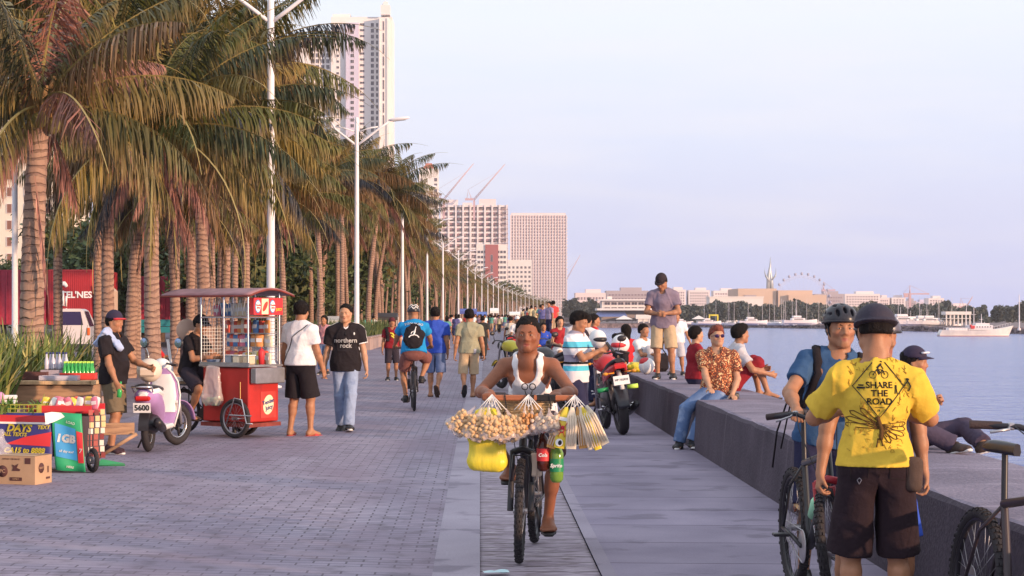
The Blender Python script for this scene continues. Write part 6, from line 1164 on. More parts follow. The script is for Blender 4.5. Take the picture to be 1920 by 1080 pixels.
# ------------------------------------------------ the blue cyclist's bicycle and the two mountain bikes
CB = empty('bicycle', (-1.07, 30.35, 0), pi+.06, 'black bicycle ridden away by the man with the drawstring bag', 'bicycle'); hbC, pedC, saC, SCm = bicycle(CB, M_blk, stem_h=1.0, pedal_a=.3, saddle_h=.98, knob=False)
KA = empty('mountain_bike', (1.85, 9.95, 0), .03, 'black mountain bike with lettered tyres behind the yellow-shirted man', 'bicycle'); hbA, pedA, saA, SA = bicycle(KA, mat('frame_black', (.03, .03, .035), .3), r=.345, steer=.42, forkc=mat('fork_red', (.40, .03, .04), .35), stem_h=1.04, bar_w=.29, bottle=True, pedal_a=1.3, saddle_h=1.0, wb=1.10)
KB = empty('mountain_bike', (2.30, 7.75, 0), .06, 'mountain bike leaning on the seawall at the right edge of the picture', 'bicycle'); KB.rotation_euler = (0, .06, .06); hbB, pedB, saB, SBm = bicycle(KB, mat('frame_dark', (.05, .035, .04), .35), r=.345, steer=.05, forkc=M_chr, stem_h=1.08, pedal_a=2.0, saddle_h=.97, wb=1.10, bar_w=.35)
def tyre_text(K, txt, c, ax, r, size, m, a0, side=-1, spacing=1.05, rad=.31):
    u, v, w_ = frame((0, 0, 0), ax); w_ = w_*side; wh = [o for o in K.children if o.name.startswith('wheel')][-1]
    for i, ch in enumerate(txt):
        if ch == ' ': continue
        a = a0+i*size*spacing*.85/rad*(-side)*-1; d = Vector((0, -cos(a), sin(a))); d = (d-w_*d.dot(w_)).normalized(); tg = w_.cross(d)*-1
        text('lettering', ch, size, basis(Vector(c)+d*rad+w_*.0275, d.cross(w_), d, w_), m, wh, depth=.001, bold=.0008)
tyre_text(KA, 'CST SPORT', SA @ Vector((0, -.55, .345)), SA.to_3x3() @ Vector((1, 0, 0)), .345, .030, M_whi, 2.55, -1, rad=.318)
f_ = [o for o in KB.children if o.name.startswith('fork')][0]; text('lettering', 'EPICON', .032, basis(Vector((-.089, -.515, .41)), Vector((0, -.30, -.95)).normalized()*-1, Vector((0, -.95, .3)).normalized(), Vector((-1, 0, 0))), M_ink, f_, bold=.001)
text('lettering', 'EPICON', .030, SBm @ basis(Vector((-.065, -.516-.0215, .42)), Vector((0, .0, 1)), Vector((-1, 0, 0)), Vector((0, -1, 0))), M_ink, f_, bold=.001)
fA = [o for o in KA.children if o.name.startswith('fork')][0]; b = MB(); b.X = SA; b.box((-.088, -.51, .42), (.003, .022, .14)); b.box((-.065, -.532, .42), (.022, .003, .14)); b.build('fork_decal', M_whi, fA); text('lettering', 'TREK', .02, SA @ basis(Vector((-.065, -.536, .42)), Vector((0, 0, 1)), Vector((-1, 0, 0)), Vector((0, -1, 0))), M_ink, fA)
# ------------------------------------------------ red snack cart
CT = empty('snack_cart', (-3.10, 23.65, 0), .96, 'red wheeled snack cart with a curved tin roof and wire display', 'food cart'); b = MB(); b.box((0, -.02, .55), (.58, .80, .70), bev=.015); b.build('body', M_redp, CT); b = MB(); b.box((0, -.02, .165), (.62, .84, .05)); b.build('base_frame', mat('rusty_red', (.25, .05, .04), .7, var=.4), CT)
b = MB(); b.box((0, -.02, .925), (.66, .88, .03), bev=.006); b.box((-.31, -.02, .955), (.02, .86, .03)); b.box((0, -.49, .80), (.56, .10, .20), bev=.01); b.build('counter', M_steel, CT)
b = MB()
for x, y in ((-.30, -.42), (.30, -.42), (-.30, .0), (-.30, .40), (.30, .40), (.30, 0)): b.cyl((x, y, .94), (x, y, 1.86), .013)
b.cyl((-.30, -.42, 1.55), (-.30, .4, 1.55), .009); b.cyl((-.30, -.42, 1.55), (.30, -.42, 1.55), .009); b.build('posts', M_chr, CT)
b = MB(); b.sheet(lambda u, v: Vector(((v-.5)*.86, -.56+u*1.56, 1.83+.085*cos((v-.5)*pi))), 12, 10); o = b.build('roof', mat('tin_roof', (.32, .17, .19), .5, var=.25, vscale=5), CT); o.modifiers.new('thick', 'SOLIDIFY').thickness = .015; b = MB(); b.tube([((v/10-.5)*.86, -.565, 1.822+.085*cos((v/10-.5)*pi)) for v in range(11)], .012, 6); b.cyl((-.43, -.56, 1.82), (-.43, 1.0, 1.82), .012); b.build('roof_edge', mat('rusty_red', (.25, .05, .04)), o)
b = MB()   # wire display on the far side and the front
for k in range(19): z = 1.0+k*.045; b.cyl((.285, -.40, z), (.285, .40, z), .0032, n=4)
for k in range(18): y = -.40+k*.047; b.cyl((.285, y, .98), (.285, y, 1.81), .0032, n=4)
for k in range(13): z = 1.0+k*.045; b.cyl((-.28, .41, z), (.28, .41, z), .0032, n=4)
for k in range(12): x = -.28+k*.05; b.cyl((x, .41, .98), (x, .41, 1.55), .0032, n=4)
b.build('wire_rack', M_whi, CT)
b = MB()
for k in range(9): y = -.36+k*.09; b.tube([(-.285, y, 1.80), (-.285, y+.045, 1.58), (-.285, y+.09, 1.80)], .006, 5)
b.build('zigzag_wire', M_whi, CT); b = MB(); b.box((0, -.02, 1.56), (.56, .80, .012)); b.build('upper_shelf', mat('shelf_wood', (.30, .12, .07), .7), CT); b = MB(); b.box((.18, -.02, 1.16), (.2, .78, .01)); b.box((.18, -.02, 1.34), (.2, .78, .01)); b.build('inner_shelf', M_steel, CT)
cols = [(.75, .12, .08), (.85, .62, .10), (.80, .78, .76), (.10, .25, .55), (.85, .35, .12), (.70, .20, .30), (.85, .75, .55)]; rr = random.Random(77); PK = []
for i, c in enumerate(cols):
    b = MB(); b.loft([[Vector((cos(a)*.035*f, sin(a)*.014*f, z)) for a in [2*pi*j/10 for j in range(10)]] for z, f in ((0, .9), (.012, 1), (.07, 1.05), (.095, .9), (.10, .6))]); b.m = 1; b.box((0, -.0145, .05), (.045, .003, .03)); PK.append(b.mesh('packet', [mat('pack%d' % i, c, .35, bump=.3), M_whi]))
CM = Matrix.Translation(CT.location) @ Matrix.Rotation(.96, 4, 'Z'); CW = lambda x, y, z: CM @ Vector((x, y, z))
for lv, (z, x) in enumerate(((.942, .17), (1.167, .17), (1.347, .17), (1.568, -.05), (1.568, .12))):
    for k in range(11): o = link('snack_packet', PK[rr.randrange(7)]); o.location = CW(x+rr.uniform(-.03, .03), -.36+.07*k, z); o.scale = (1.7, 1.6, rr.uniform(1.4, 1.75)); o.rotation_euler = (0, 0, .98-pi/2+rr.uniform(-.4, .4)); tag(o, f'small bright snack packet on the {["counter", "lower rack shelf", "upper rack shelf", "roof shelf front", "roof shelf back"][lv]} of the red cart', 'packet', ['packets on the cart counter', 'packets on the lower rack shelf', 'packets on the upper rack shelf', 'packets under the cart roof, front', 'packets under the cart roof, back'][lv])
for k, (y, m, lb) in enumerate(((-.30, mat('clear_tub', (.75, .62, .45), .2, alpha=.8), 'square clear food tub at the front of the cart counter'), (-.12, mat('cream_tub', (.80, .68, .50), .4), 'cream plastic tub on the cart counter'), (.02, mat('pot_grey', (.35, .38, .45), .3), 'low grey pan on the cart counter by the seller'))):
    b = MB(); b.box((0, 0, .055), (.13, .11, .11), bev=.012); b.m = 1; b.box((0, 0, .117), (.14, .12, .014), bev=.004); o = b.build('food_tub', [m, M_white]); placed(o, CW(-.15, y, .942), .98, lb, 'tub')
b = MB(); b.lathe((0, 0, 0), [(0, 0), (.035, 0), (.045, .16), (.03, .19), (.015, .2), (0, .23)], n=14); placed(b.build('sauce_bottle', M_redi), CW(.02, -.36, .942), 0, 'red squeeze sauce bottle on the cart counter', 'bottle')
b = MB(); b.lathe((0, 0, 0), [(0, .0), (.075, 0), (.10, .05), (.11, .055), (0, .055)], n=20); placed(b.build('basin', mat('basin_blue', (.25, .35, .55), .4)), CW(-.22, .25, .945), 0, 'blue basin in front of the seated seller', 'basin')
# sign box on the roof front with the hotdog panels
b = MB(); b.X = XF((0, -.46, 1.69)); b.box((0, 0, 0), (.56, .08, .22), bev=.004); sg = b.build('sign_box', M_redi, CT); b = MB(); b.box((-.08, -.042, 0), (.13, .004, .20)); b.box((-.31+.02, 0, 0), (.004, .07, .2)); b.X = XF((0, -.46, 1.69)); b2 = MB(); b2.X = XF((0, -.46, 1.69)); b2.box((-.07, -.043, 0), (.13, .004, .20)); b2.build('cream_panel', mat('cream_print', (.85, .75, .50), .5), sg)
b = MB(); b.X = XF((-.07, -.508, 1.69), 0, 0, .6); b.ell((0, 0, 0), (.032, .006, .075)); b.build('sausage_picture', mat('sausage', (.50, .06, .04), .4), sg)
for x in (-.205, .075): b = MB(); b.X = XF((x, -.503, 1.69)); b.ell((0, 0, 0), (.055, .006, .085), 20, 12); b.m = 1; b.ell((0, -.003, .0), (.046, .006, .072), 20, 12); b.build('emblem', [M_blue, M_whi], sg); text('emblem_text', 'Tender\nJuicy', .032, basis(Vector((x, -.514, 1.69)), Vector((1, 0, 0)), Vector((0, 0, 1)), Vector((0, -1, 0))), M_redi, sg, bold=.001)
text('side_text', 'JUICY', .045, basis(Vector((.20, -.504, 1.65)), Vector((1, 0, 0)), Vector((0, 0, 1)), Vector((0, -1, 0))), M_yp, sg, bold=.001); b = MB(); b.box((.08, -.424, .42), (.30, .004, .34)); pn = b.build('front_poster', mat('poster_red', (.55, .06, .05), .5, var=.2), CT); b = MB(); b.X = XF((.08, -.428, .42), 0, 0, .3); b.ell((0, 0, 0), (.10, .004, .13), 20, 12); b.build('poster_emblem', mat('cream_print', (.85, .75, .50)), pn); text('poster_text', 'Tender\nJuicy', .075, basis(Vector((.08, -.434, .42)), Vector((1, 0, .2)).normalized(), Vector((-.2, 0, 1)).normalized(), Vector((0, -1, 0))), M_navy, pn, bold=.002)
b = MB(); b.box((-.20, .0, .72), (.004, .004, .30)); b.X = Matrix(); b.cyl((-.295, -.28, .72), (-.295, -.28, .45), .006); b.box((-.30, -.28, .44), (.03, .04, .05), bev=.008); b.build('latch', mat('brass', (.5, .35, .15), .4, metal=.8), CT)
for x, y_ in ((-.37, -.26), (.20, .08)):
    w0 = wheel_parts(CT, (x, y_, .255), .255, .06, False, disc=False, spokes=20, rimc=M_steel); b = MB(); q = -1
    if x > 0: break
    b.tube([(x+q*.05, -.15, .18), (x+q*.05, -.30, .52), (x+q*.05, -.42, .5), (x+q*.05, -.5, .2), (x+q*.05, -.60, .2)], .011, 6); b.cyl((x-q*.08, -.34, .255), (x+q*.06, -.34, .255), .012); b.cyl((x+q*.05, -.2, .3), (x+q*.05, -.58, .3), .01); b.build('wheel_guard', M_chr, CT)
wheel_parts(CT, (0, 1.0, .30), .30, .045, False, disc=False); b = MB(); b.tube([(0, .38, .3), (0, .62, .27), (0, 1.0, .3)], .016, 6); b.tube([(0, .62, .27), (0, .72, .72)], .016, 6); b.tube([(0, .38, .6), (0, .70, .62), (0, 1.0, .3)], .014, 6); [b.tube([(x, .38, .66), (x, 1.15, .66)], .012, 6) for x in (-.22, .22)]; [b.tube([(x, 1.12, .66), (x*.4, 1.0, .30)], .01, 6) for x in (-.22, .22)]; b.tube([(-.1, 1.3, .3), (0, 1.0, .62), (.1, .7, .3)], .01, 6); b.cyl((-.02, .62, .27), (.02, .62, .27), .09, n=20); b.build('rear_frame', M_blk, CT)
b = MB(); b.ell((0, .74, .77), (.09, .13, .04), 14, 8); b.build('saddle', M_blk, CT); b = MB(); b.box((0, 1.05, .675), (.5, .3, .03)); b.build('rear_shelf', M_wood2, CT); b = MB(); b.cyl((-.1, -.0, .0), (-.1, 0, .15), .03); b.cyl((.15, .35, 0), (.15, .35, .15), .02); b.build('stand_leg', M_blk, CT)
F = Fld((-.25, -.08, -.55), (.25, .12, .05), .012); F.put(ecap((0, 0, .0), (-.02, 0, -.36), (.11, .03), (.17, .055), (1, 0, 0)), .05); F.put(ecap((-.08, .01, -.42), (.06, .01, -.43), .07, .065), .06); F.warp(.006, 25, 5, (1, 1, .3)); V, Q = F.mesh(); me = mesh_np('plastic_bag', V, Q, [M_clear2]); o = placed(link('plastic_bag', me), CW(-.40, .10, .90), .98-pi/2, 'big cloudy plastic bag hanging on the cart side', 'bag'); b = MB(); rr2 = random.Random(3); [b.ell((rr2.uniform(-.13, .10), rr2.uniform(-.02, .04), -.44+rr2.uniform(-.04, .05)), (.03, .02, .02), 6, 4, noise=.4) for i in range(30)]; b.build('contents', mat('scraps', (.55, .60, .38), .7, var=.6, vscale=20), o)
b = MB(); b.ell((0, 0, .0), (.14, .12, .15), 14, 10); placed(b.build('wrapped_bundle', mat('bundle', (.55, .38, .30), .8, bump=.8, bscale=12)), CW(.05, 1.0, 1.38), 0, 'brown wrapped bundle hanging behind the cart seller', 'bundle'); b = MB(); b.cyl((0, 0, 0), (-.10, 0, .55), .02); b.box((.1, .0, .02), (.35, .3, .04)); placed(b.build('leaning_board', M_white), CW(.05, 1.25, .70), -.6, 'white board leaning behind the seller seat', 'board')
# ------------------------------------------------ left stalls
r = empty('wooden_stand', (-5.20, 22.1, 0), .02, 'tall wooden vending box with a plank top carrying bottles', 'stand'); b = MB(); b.box((0, 0, .50), (1.12, .62, .46)); b.build('box', M_wood, r); b = MB(); [b.box((-.42+.28*i, 0, .765), (.279, .70, .045), bev=.004) for i in range(4)]; b.box((.565, .0, .765), (.06, .70, .045)); b.build('top', M_wood2, r); b = MB(); b.box((.45, -.315, .42), (.22, .012, .26)); b.box((0, -.33, .15), (1.35, .03, .12)); b.box((.0, .3, .15), (1.35, .03, .12)); b.build('planks', M_wood2, r); b = MB(); [b.box((x, y, .13), (.06, .06, .26)) for x in (-.5, .5) for y in (-.27, .27)]; b.build('leg', M_wood, r)
SW = lambda x, y, z: Vector((-5.20+x, 22.1+y, z)); zt = .788
def crate(x, y, w_, d, h, m, lb): b = MB(); t = .012; b.box((0, 0, t/2), (w_, d, t)); [b.box((q*(w_-t)/2, 0, h/2), (t, d, h)) for q in (1, -1)]; [b.box((0, q*(d-t)/2, h/2), (w_-2*t, t, h)) for q in (1, -1)]; [b.box((0, q*(d/2+.001), h*.5), (w_*.9, .006, .01)) for q in (1, -1)]; return placed(b.build('crate', m), SW(x, y, zt), .02, lb, 'crate')
crate(.33, .05, .42, .2, .085, mat('crate_red', (.65, .06, .05), .5), 'low red crate full of bottles on the wooden stand'); crate(.16, -.22, .46, .18, .06, mat('tray_clear', (.55, .52, .62), .3), 'clear tray lying along the front of the wooden stand'); crate(-.18, .0, .3, .22, .10, mat('crate_brown', (.12, .05, .05), .6), 'dark brown crate beside the white tub'); crate(.02, .12, .3, .2, .12, mat('crate_grey', (.40, .35, .42), .5), 'greyish carton behind the clear tray')
b = MB(); b.lathe((0, 0, 0), [(0, 0), (.085, 0), (.105, .10), (.11, .105), (.095, .10), (.08, .015)], n=20); placed(b.build('tub', M_white), SW(-.42, -.06, zt), 0, 'white round tub at the left of the wooden stand', 'tub')
def bot(m, cm): b = MB(); b.lathe((0, 0, 0), [(0, 0), (.026, 0), (.028, .02), (.028, .10), (.012, .16), (.011, .20), (.0, .20)], n=12); b.m = 1; b.lathe((0, 0, 0), [(.0125, .19), (.0125, .212), (0, .212)], n=10); return b.mesh('glass_bottle', [m, cm])
BG = bot(mat('glass_green', (.05, .40, .10), .12), mat('lime_cap', (.5, .75, .1), .4)); BC = bot(mat('glass_clear', (.62, .60, .72), .12), M_navy)
for i in range(8):
    for j in range(2): o = link('glass_bottle', BG); placed(o, SW(.17+.046*i, .0+.09*j, zt+.014), 0, 'green glass bottle standing in the red crate', 'bottle', 'green bottles in the red crate')
for i in range(7): o = link('glass_bottle', BC); placed(o, SW(-.09+.04*i, .17+.03*(i % 2), zt+.122), 0, 'clear glass bottle standing on the greyish carton', 'bottle', 'clear bottles on the carton')
# cooler cart with tarpaulins
r = empty('vending_cart', (-4.42, 18.45, 0), .0, 'low vending cart draped with phone-load tarpaulins and snack strips', 'cart'); b = MB(); b.box((-.1, 0, .36), (1.30, .62, .40)); b.build('body', mat('cart_dark', (.10, .07, .08), .8), r); wheel = wheel_parts(r, (.57, -.30, .125), .125, .05, False, ax=(0.8, .6, 0), disc=False, spokes=8, rimc=M_steel, hub=.04)
b = MB(); b.box((.62, .3, .40), (.5, .04, .12), rz=.3); b.tube([(.5, .2, .1), (.9, .3, .35)], .02, 6); b.build('rail', M_wood, r)
def tarp(u0, w_, z0, z1, m, nm, y=-.325, wob=.02, sk=0):
    b = MB(); b.sheet(lambda u, v: Vector((u0+u*w_+sk*(v-.5), y-wob*sin(u*7+v*3)-.02*v*0-.03*(1-v), z0+(z1-z0)*v+sk*.4*(u-.5))), 14, 8); o = b.build(nm, m, r); o.modifiers.new('thick', 'SOLIDIFY').thickness = .003; return o, bvh_of(o)
def onT(T, txt, sz, x, z, m, bold=.002, rot=0, sh=0): o, bv = T; M = basis(Vector((x, -.6, z)), Vector((cos(rot), 0, sin(rot))), Vector((-sin(rot), 0, cos(rot))), Vector((0, -1, 0))); text('lettering', txt, sz, M, m, o, bold=bold, shear=sh, proj=(bv, (0, 1, 0), .014))
def patch(T, pts, m, nm='printed_patch', off=.004):
    o, bv = T; b = MB(); k = 10
    b.sheet(lambda u, v: (lambda a, c: Vector((a[0]+(c[0]-a[0])*v, -.6, a[1]+(c[1]-a[1])*v)))((pts[0][0]+(pts[1][0]-pts[0][0])*u, pts[0][1]+(pts[1][1]-pts[0][1])*u), (pts[3][0]+(pts[2][0]-pts[3][0])*u, pts[3][1]+(pts[2][1]-pts[3][1])*u)), k, 5); me = b.mesh(nm, m); project(me, bv, (0, 1, 0), off); link(nm, me, o)
T1 = tarp(-.62, .80, .13, .60, M_navy, 'tarpaulin', wob=.012); patch(T1, [(-.60, .51), (.17, .50), (.17, .57), (-.60, .585)], M_redi); patch(T1, [(-.60, .495), (.14, .485), (.14, .505), (-.60, .515)], M_whi, off=.005); patch(T1, [(-.30, .29), (.16, .265), (.17, .41), (-.10, .36)], M_redi); patch(T1, [(-.5, .165), (.16, .16), (.16, .172), (-.5, .174)], M_whi)
onT(T1, 'DAYS', .10, -.16, .445, M_yp, .004, -.03, .25); onT(T1, 'TEXT', .05, .09, .455, M_yp, .002, 0, .2); onT(T1, 'ALL TEXTS', .05, -.20, .385, M_yp, .002, -.03, .2); onT(T1, 'CA15 to 8888', .07, -.10, .225, M_yp, .003, -.02, .2)
T2 = tarp(.19, .30, .02, .60, mat('tarp_green', (.03, .36, .16), .45), 'tarpaulin', y=-.335, wob=.015, sk=-.05); patch(T2, [(.22, .17), (.43, .12), (.41, .44), (.20, .50)], M_blue, off=.006); patch(T2, [(.44, .10), (.50, .10), (.48, .40), (.42, .42)], M_redi, off=.006); patch(T2, [(.17, .50), (.30, .56), (.26, .60), (.16, .61)], M_whi, off=.006)
onT(T2, '1GB', .105, .315, .34, M_whi, .006, -.12); onT(T2, 'all day surf', .032, .32, .215, M_whi, .001, -.15); onT(T2, '7', .06, .465, .22, M_whi, .002, -.1); onT(T2, 'GLOBE' if False else 'LOAD', .035, .36, .50, M_whi, .001, -.25); onT(T2, 'HERE', .03, .36, .06, M_whi, .001, -.2)
for k in range(3):
    b = MB(); rr3 = random.Random(k)
    for j in range(8): b.m = rr3.randrange(4); b.box((.55+.045*k+.01*sin(j), -.30+.07*k, .60-.062*j), (.042, .012, .054), rz=.3)
    b.build('sachet_strip', [mat('sachet_a', (.75, .60, .30), .35), mat('sachet_b', (.25, .05, .05), .35), mat('sachet_c', (.80, .74, .66), .35), mat('sachet_d', (.45, .12, .10), .35)], r)
b = MB(); t = .008; b.box((-.34, -.1, .575), (.72, .42, .02)); [b.cyl((-.70+.045*i, -.31, .58), (-.70+.045*i, -.31, .68), .004, n=4) for i in range(17)]; [b.box((-.34, -.31, z), (.72, .008, .010)) for z in (.60, .64, .68)]; [b.box((x, -.1, .63), (.02, .42, .10)) for x in (-.70, .02)]; placed(b.build('wire_basket', mat('basket_olive', (.35, .36, .06), .5)), (-4.42, 18.45, 0), 0, 'olive wire basket of greens on the draped cart', 'basket')
V_ = blades('greens', 120, (-.66, -.02, -.28, .05), .22, .03, [(.10, .22, .05), (.2, .3, .08)], .585, 3, 1.0); placed(link('greens', V_), (-4.42, 18.45, 0), 0, 'loose green leaves heaped in the olive wire basket', 'greens')
b = MB(); b.box((.22, .08, .60), (.66, .5, .03), bev=.01); [b.box((.22, q*.25+.08, .635), (.66, .02, .06)) for q in (1, -1)]; placed(b.build('red_tray', M_redi), (-4.42, 18.45, 0), -.06, 'shallow red tray of packets on the draped cart', 'tray')
for i in range(14): o = link('snack_packet', PK[rr.choice((0, 0, 1, 2, 5))]); o.location = (-4.44+.042*i, 18.45+rr.uniform(-.08, .2), .62); o.rotation_euler = (rr.uniform(-.5, .4), rr.uniform(-.6, .6), rr.uniform(-.6, .6)); o.scale = (1.2, 1.2, 1.25); tag(o, 'small packet heaped in the red tray of the draped cart', 'packet', 'packets in the red tray')
b = MB(); b.box((0, 0, .09), (.28, .22, .18), bev=.03); b.m = 1; b.box((0, -.114, .09), (.2, .01, .06)); placed(b.build('tissue_pack', [mat('pink_pack', (.72, .30, .50), .4), M_whi]), (-5.02, 18.7, .60), .2, 'pink and white tissue pack at the far left of the cart', 'pack'); b = MB(); [b.box((0, 0, .03+.05*i), (.13, .10, .042), bev=.008) for i in range(3)]; placed(b.build('white_tubs', M_white), (-4.82, 18.72, .60), .1, 'stack of small white tubs beside the pink pack', 'tubs')
b = MB(); w_, d, h = .40, .30, .265; b.box((0, 0, h/2), (w_, d, h)); cb = b.build('cardboard_box', mat('cardboard', (.50, .32, .20), .85, var=.12, vscale=6)); placed(cb, (-4.25, 17.02, 0), -.30, 'brown printed cardboard box on the paving at the left edge', 'box')
b = MB(); [b.add([(x0, -d/2, h), (x1, -d/2, h), (x1, -d/2-.07, h-.10), (x0, -d/2-.07, h-.10)] if False else [(x0, y, h+.003), (x1, y, h+.003), (x1, y+q*.13, h+.006), (x0, y+q*.13, h+.006)], [(0, 1, 2, 3)]) for x0, x1, y, q in ((-w_/2, w_/2, -d/2, 1), (-w_/2, w_/2, d/2, -1))]; b.build('flap', mat('cardboard_flap', (.55, .36, .23), .85), cb)
Mfront = lambda x, z: basis(Vector((x, -d/2-.003, z)), Vector((1, 0, 0)), Vector((0, 0, 1)), Vector((0, -1, 0))); M_cp = mat('carton_print', (.10, .04, .04), .8); M_cr = mat('carton_red', (.45, .12, .08), .8)
b = MB(); b.X = Mfront(-.14, .12); b.lathe((0, 0, 0), [(0, .001), (.055, .001), (.055, 0)], n=20); b.X = Mfront(.0, .155); b.prism([(-.04, -.03), (.04, -.03), (.05, -.015), (.01, .0), (.03, .04), (-.01, .02), (-.04, .03), (-.03, .0)], .001); b.X = Mfront(0, .05); b.box((0, 0, 0), (.13, .032, .001)); b.X = Mfront(.125, .22); b.box((0, 0, 0), (.06, .055, .001)); b.build('carton_marks', [M_cp], cb); text('lettering', 'PC', .05, Mfront(-.14, .12) @ XF((0, 0, .002)), mat('cardboard', ()), cb); text('lettering', 'FAMILY', .02, Mfront(0, .05) @ XF((0, 0, .002)), mat('cardboard', ()), cb); text('lettering', 'KEEP DRY  THIS SIDE UP', .017, Mfront(-.05, .235), M_cp, cb)
Ms = lambda y, z: basis(Vector((w_/2+.003, y, z)), Vector((0, 1, 0)), Vector((0, 0, 1)), Vector((1, 0, 0))); b = MB(); b.X = Ms(-.04, .15); b.lathe((0, 0, 0), [(0, .001), (.048, .001), (.048, 0)], n=20); b.X = Ms(.08, .13); b.box((0, 0, 0), (.02, .06, .001)); b.X = Ms(.08, .05); b.box((0, 0, 0), (.07, .02, .001)); b.build('carton_marks', [M_cp], cb); text('lettering', 'SELECT', .024, Ms(-.04, .15) @ XF((0, 0, .002)), mat('cardboard', ()), cb)
F = Fld((-.2, -.15, 0), (.2, .15, .4), .014); F.put(ellp((0, 0, .13), (.14, .11, .12), ((1, 0, 0), (0, 1, 0), (0, 0, 1))), .05); F.put(ecap((0, 0, .2), (.03, 0, .33), .07, .03), .06); F.warp(.012, 22, 2); V, Q = F.mesh(); placed(link('plastic_bag', mesh_np('plastic_bag', V, Q, [M_clear])), (-4.66, 17.6, .1), 0, 'clear plastic bag slumped at the left edge beside the carton', 'bag'); b = MB(); b.box((0, 0, .05), (.26, .22, .10)); o = b.build('upturned_tray', M_dark); placed(o, (-4.62, 17.6, 0), 0, 'low dark tray under the clear plastic bag', 'tray')
b = MB(); b.add([(0, 0, .01), (.30, .05, .01), (.25, .25, .012), (.02, .22, .06)], [(0, 1, 2, 3)]); o = b.build('green_scoop', M_green); o.modifiers.new('thick', 'SOLIDIFY').thickness = .006; placed(o, (-3.98, 18.9, .0), 0, 'flat green plastic sheet on the paving by the cart wheel', 'plastic sheet')
b = MB(); b.sheet(lambda u, v: Vector(((u-.5)*.16, (v-.5)*.09, .012+.01*sin(u*6)*sin(v*4))), 8, 5); o = b.build('wrapper', mat('litter_white', (.55, .75, .80), .4)); placed(o, (.115, 11.05, 0), .15, 'small crumpled pale wrapper on the slats below the front wheel', 'litter')
# traffic cone, stalls far down the walk
def cone(x, y, lb): r = empty('traffic_cone', (x, y, 0), 0, lb, 'cone'); b = MB(); b.box((0, 0, .02), (.42, .42, .04), bev=.015); b.lathe((0, 0, .04), [(.16, 0), (.03, .66), (0, .67)], n=20); b.build('cone_body', mat('cone_orange', (.65, .12, .03), .6), r); b = MB(); b.lathe((0, 0, .04), [(.103, .34), (.070, .52), (.069, .52)], n=20); b.build('cone_band', M_whi, r)
cone(.37, 84, 'orange traffic cone with a white band standing on the walk')
def stall(px, s_, w_, h, m, lb): Y = F_/s_; r = empty('stall', ((px-VX)/s_, Y, 0), 0, lb, 'stall'); b = MB(); b.add([(-w_/2, -1, h*.86), (w_/2, -1, h*.86), (w_/2, 1, h*.86), (-w_/2, 1, h*.86), (-w_/2, 0, h), (w_/2, 0, h)], [(0, 1, 5, 4), (3, 4, 5, 2), (0, 4, 3), (1, 2, 5)]); b.box((0, -1, h*.80), (w_, .03, h*.12)); b.build('canopy', m, r); b = MB(); [b.cyl((x*w_*.48, y*.95, 0), (x*w_*.48, y*.95, h*.86), .03, n=6) for x in (-1, 1) for y in (-1, 1)]; b.build('posts', M_steel, r); b = MB(); b.box((0, .3, .45), (w_*.8, .7, .9)); b.build('counter', M_wood, r)
stall(878, 16, 2.0, 2.4, mat('tarp_blue', (.10, .13, .42), .5), 'stall under a sagging blue tarpaulin down the walk'); stall(903, 14, 1.4, 2.1, mat('tarp_blue2', (.12, .2, .6), .5), 'smaller stall with a bright blue umbrella-like roof'); stall(927, 14, 1.2, 2.6, M_whi, 'far stall with a flat cream roof'); stall(965, 12, 1.7, 2.2, M_whi, 'white-roofed food stall beyond the rider'); stall(1007, 11, 2.2, 2.4, M_whi, 'white canopy stall left of the boy on the wall'); stall(628, 36, 1.5, 1.55, M_white, 'parked snack stall with a pale top behind the man in the black jersey'); stall(722, 30, 1.6, 1.75, M_dark, 'small dark-roofed cart by the planter wall')
# helmet and bags on the wall
b = MB(); b.ell((0, 0, .14), (.125, .15, .14), 18, 12); o = b.build('helmet', mat('helmet_white', (.78, .76, .76), .25)); placed(o, Vector((2.86, 30.6, .583)), 2.2, 'white and red full-face helmet resting on the seawall', 'helmet'); b = MB(); b.ell((0, -.04, .13), (.115, .125, .05)); b.build('visor', M_blk, o); b = MB(); [b.box((q*.08, -.11, .06), (.06, .03, .05), bev=.01) for q in (1, -1)]; b.ell((0, .03, .2), (.09, .12, .085)); b.build('red_marks', M_redi, o)
for x, y, c, nm, lb in ((2.78, 31.6, M_yel, 'yellow_bag', 'yellow plastic bag on the seawall left of the helmet'), (2.62, 32.3, M_white, 'white_bag', 'white plastic bag on the seawall beside the red-shirted woman')): F = Fld((-.28, -.2, 0), (.28, .2, .25), .02); F.put(ellp((0, 0, .08), (.2, .13, .08), ((1, 0, 0), (0, 1, 0), (0, 0, 1))), .05); F.put(ecap((0, 0, .1), (-.1, 0, .17), .05, .02), .06); F.warp(.012, 20, 2); V, Q = F.mesh(); placed(link('plastic_bag', mesh_np('plastic_bag', V, Q, [c])), (x, y, .585), 0, lb, 'bag')
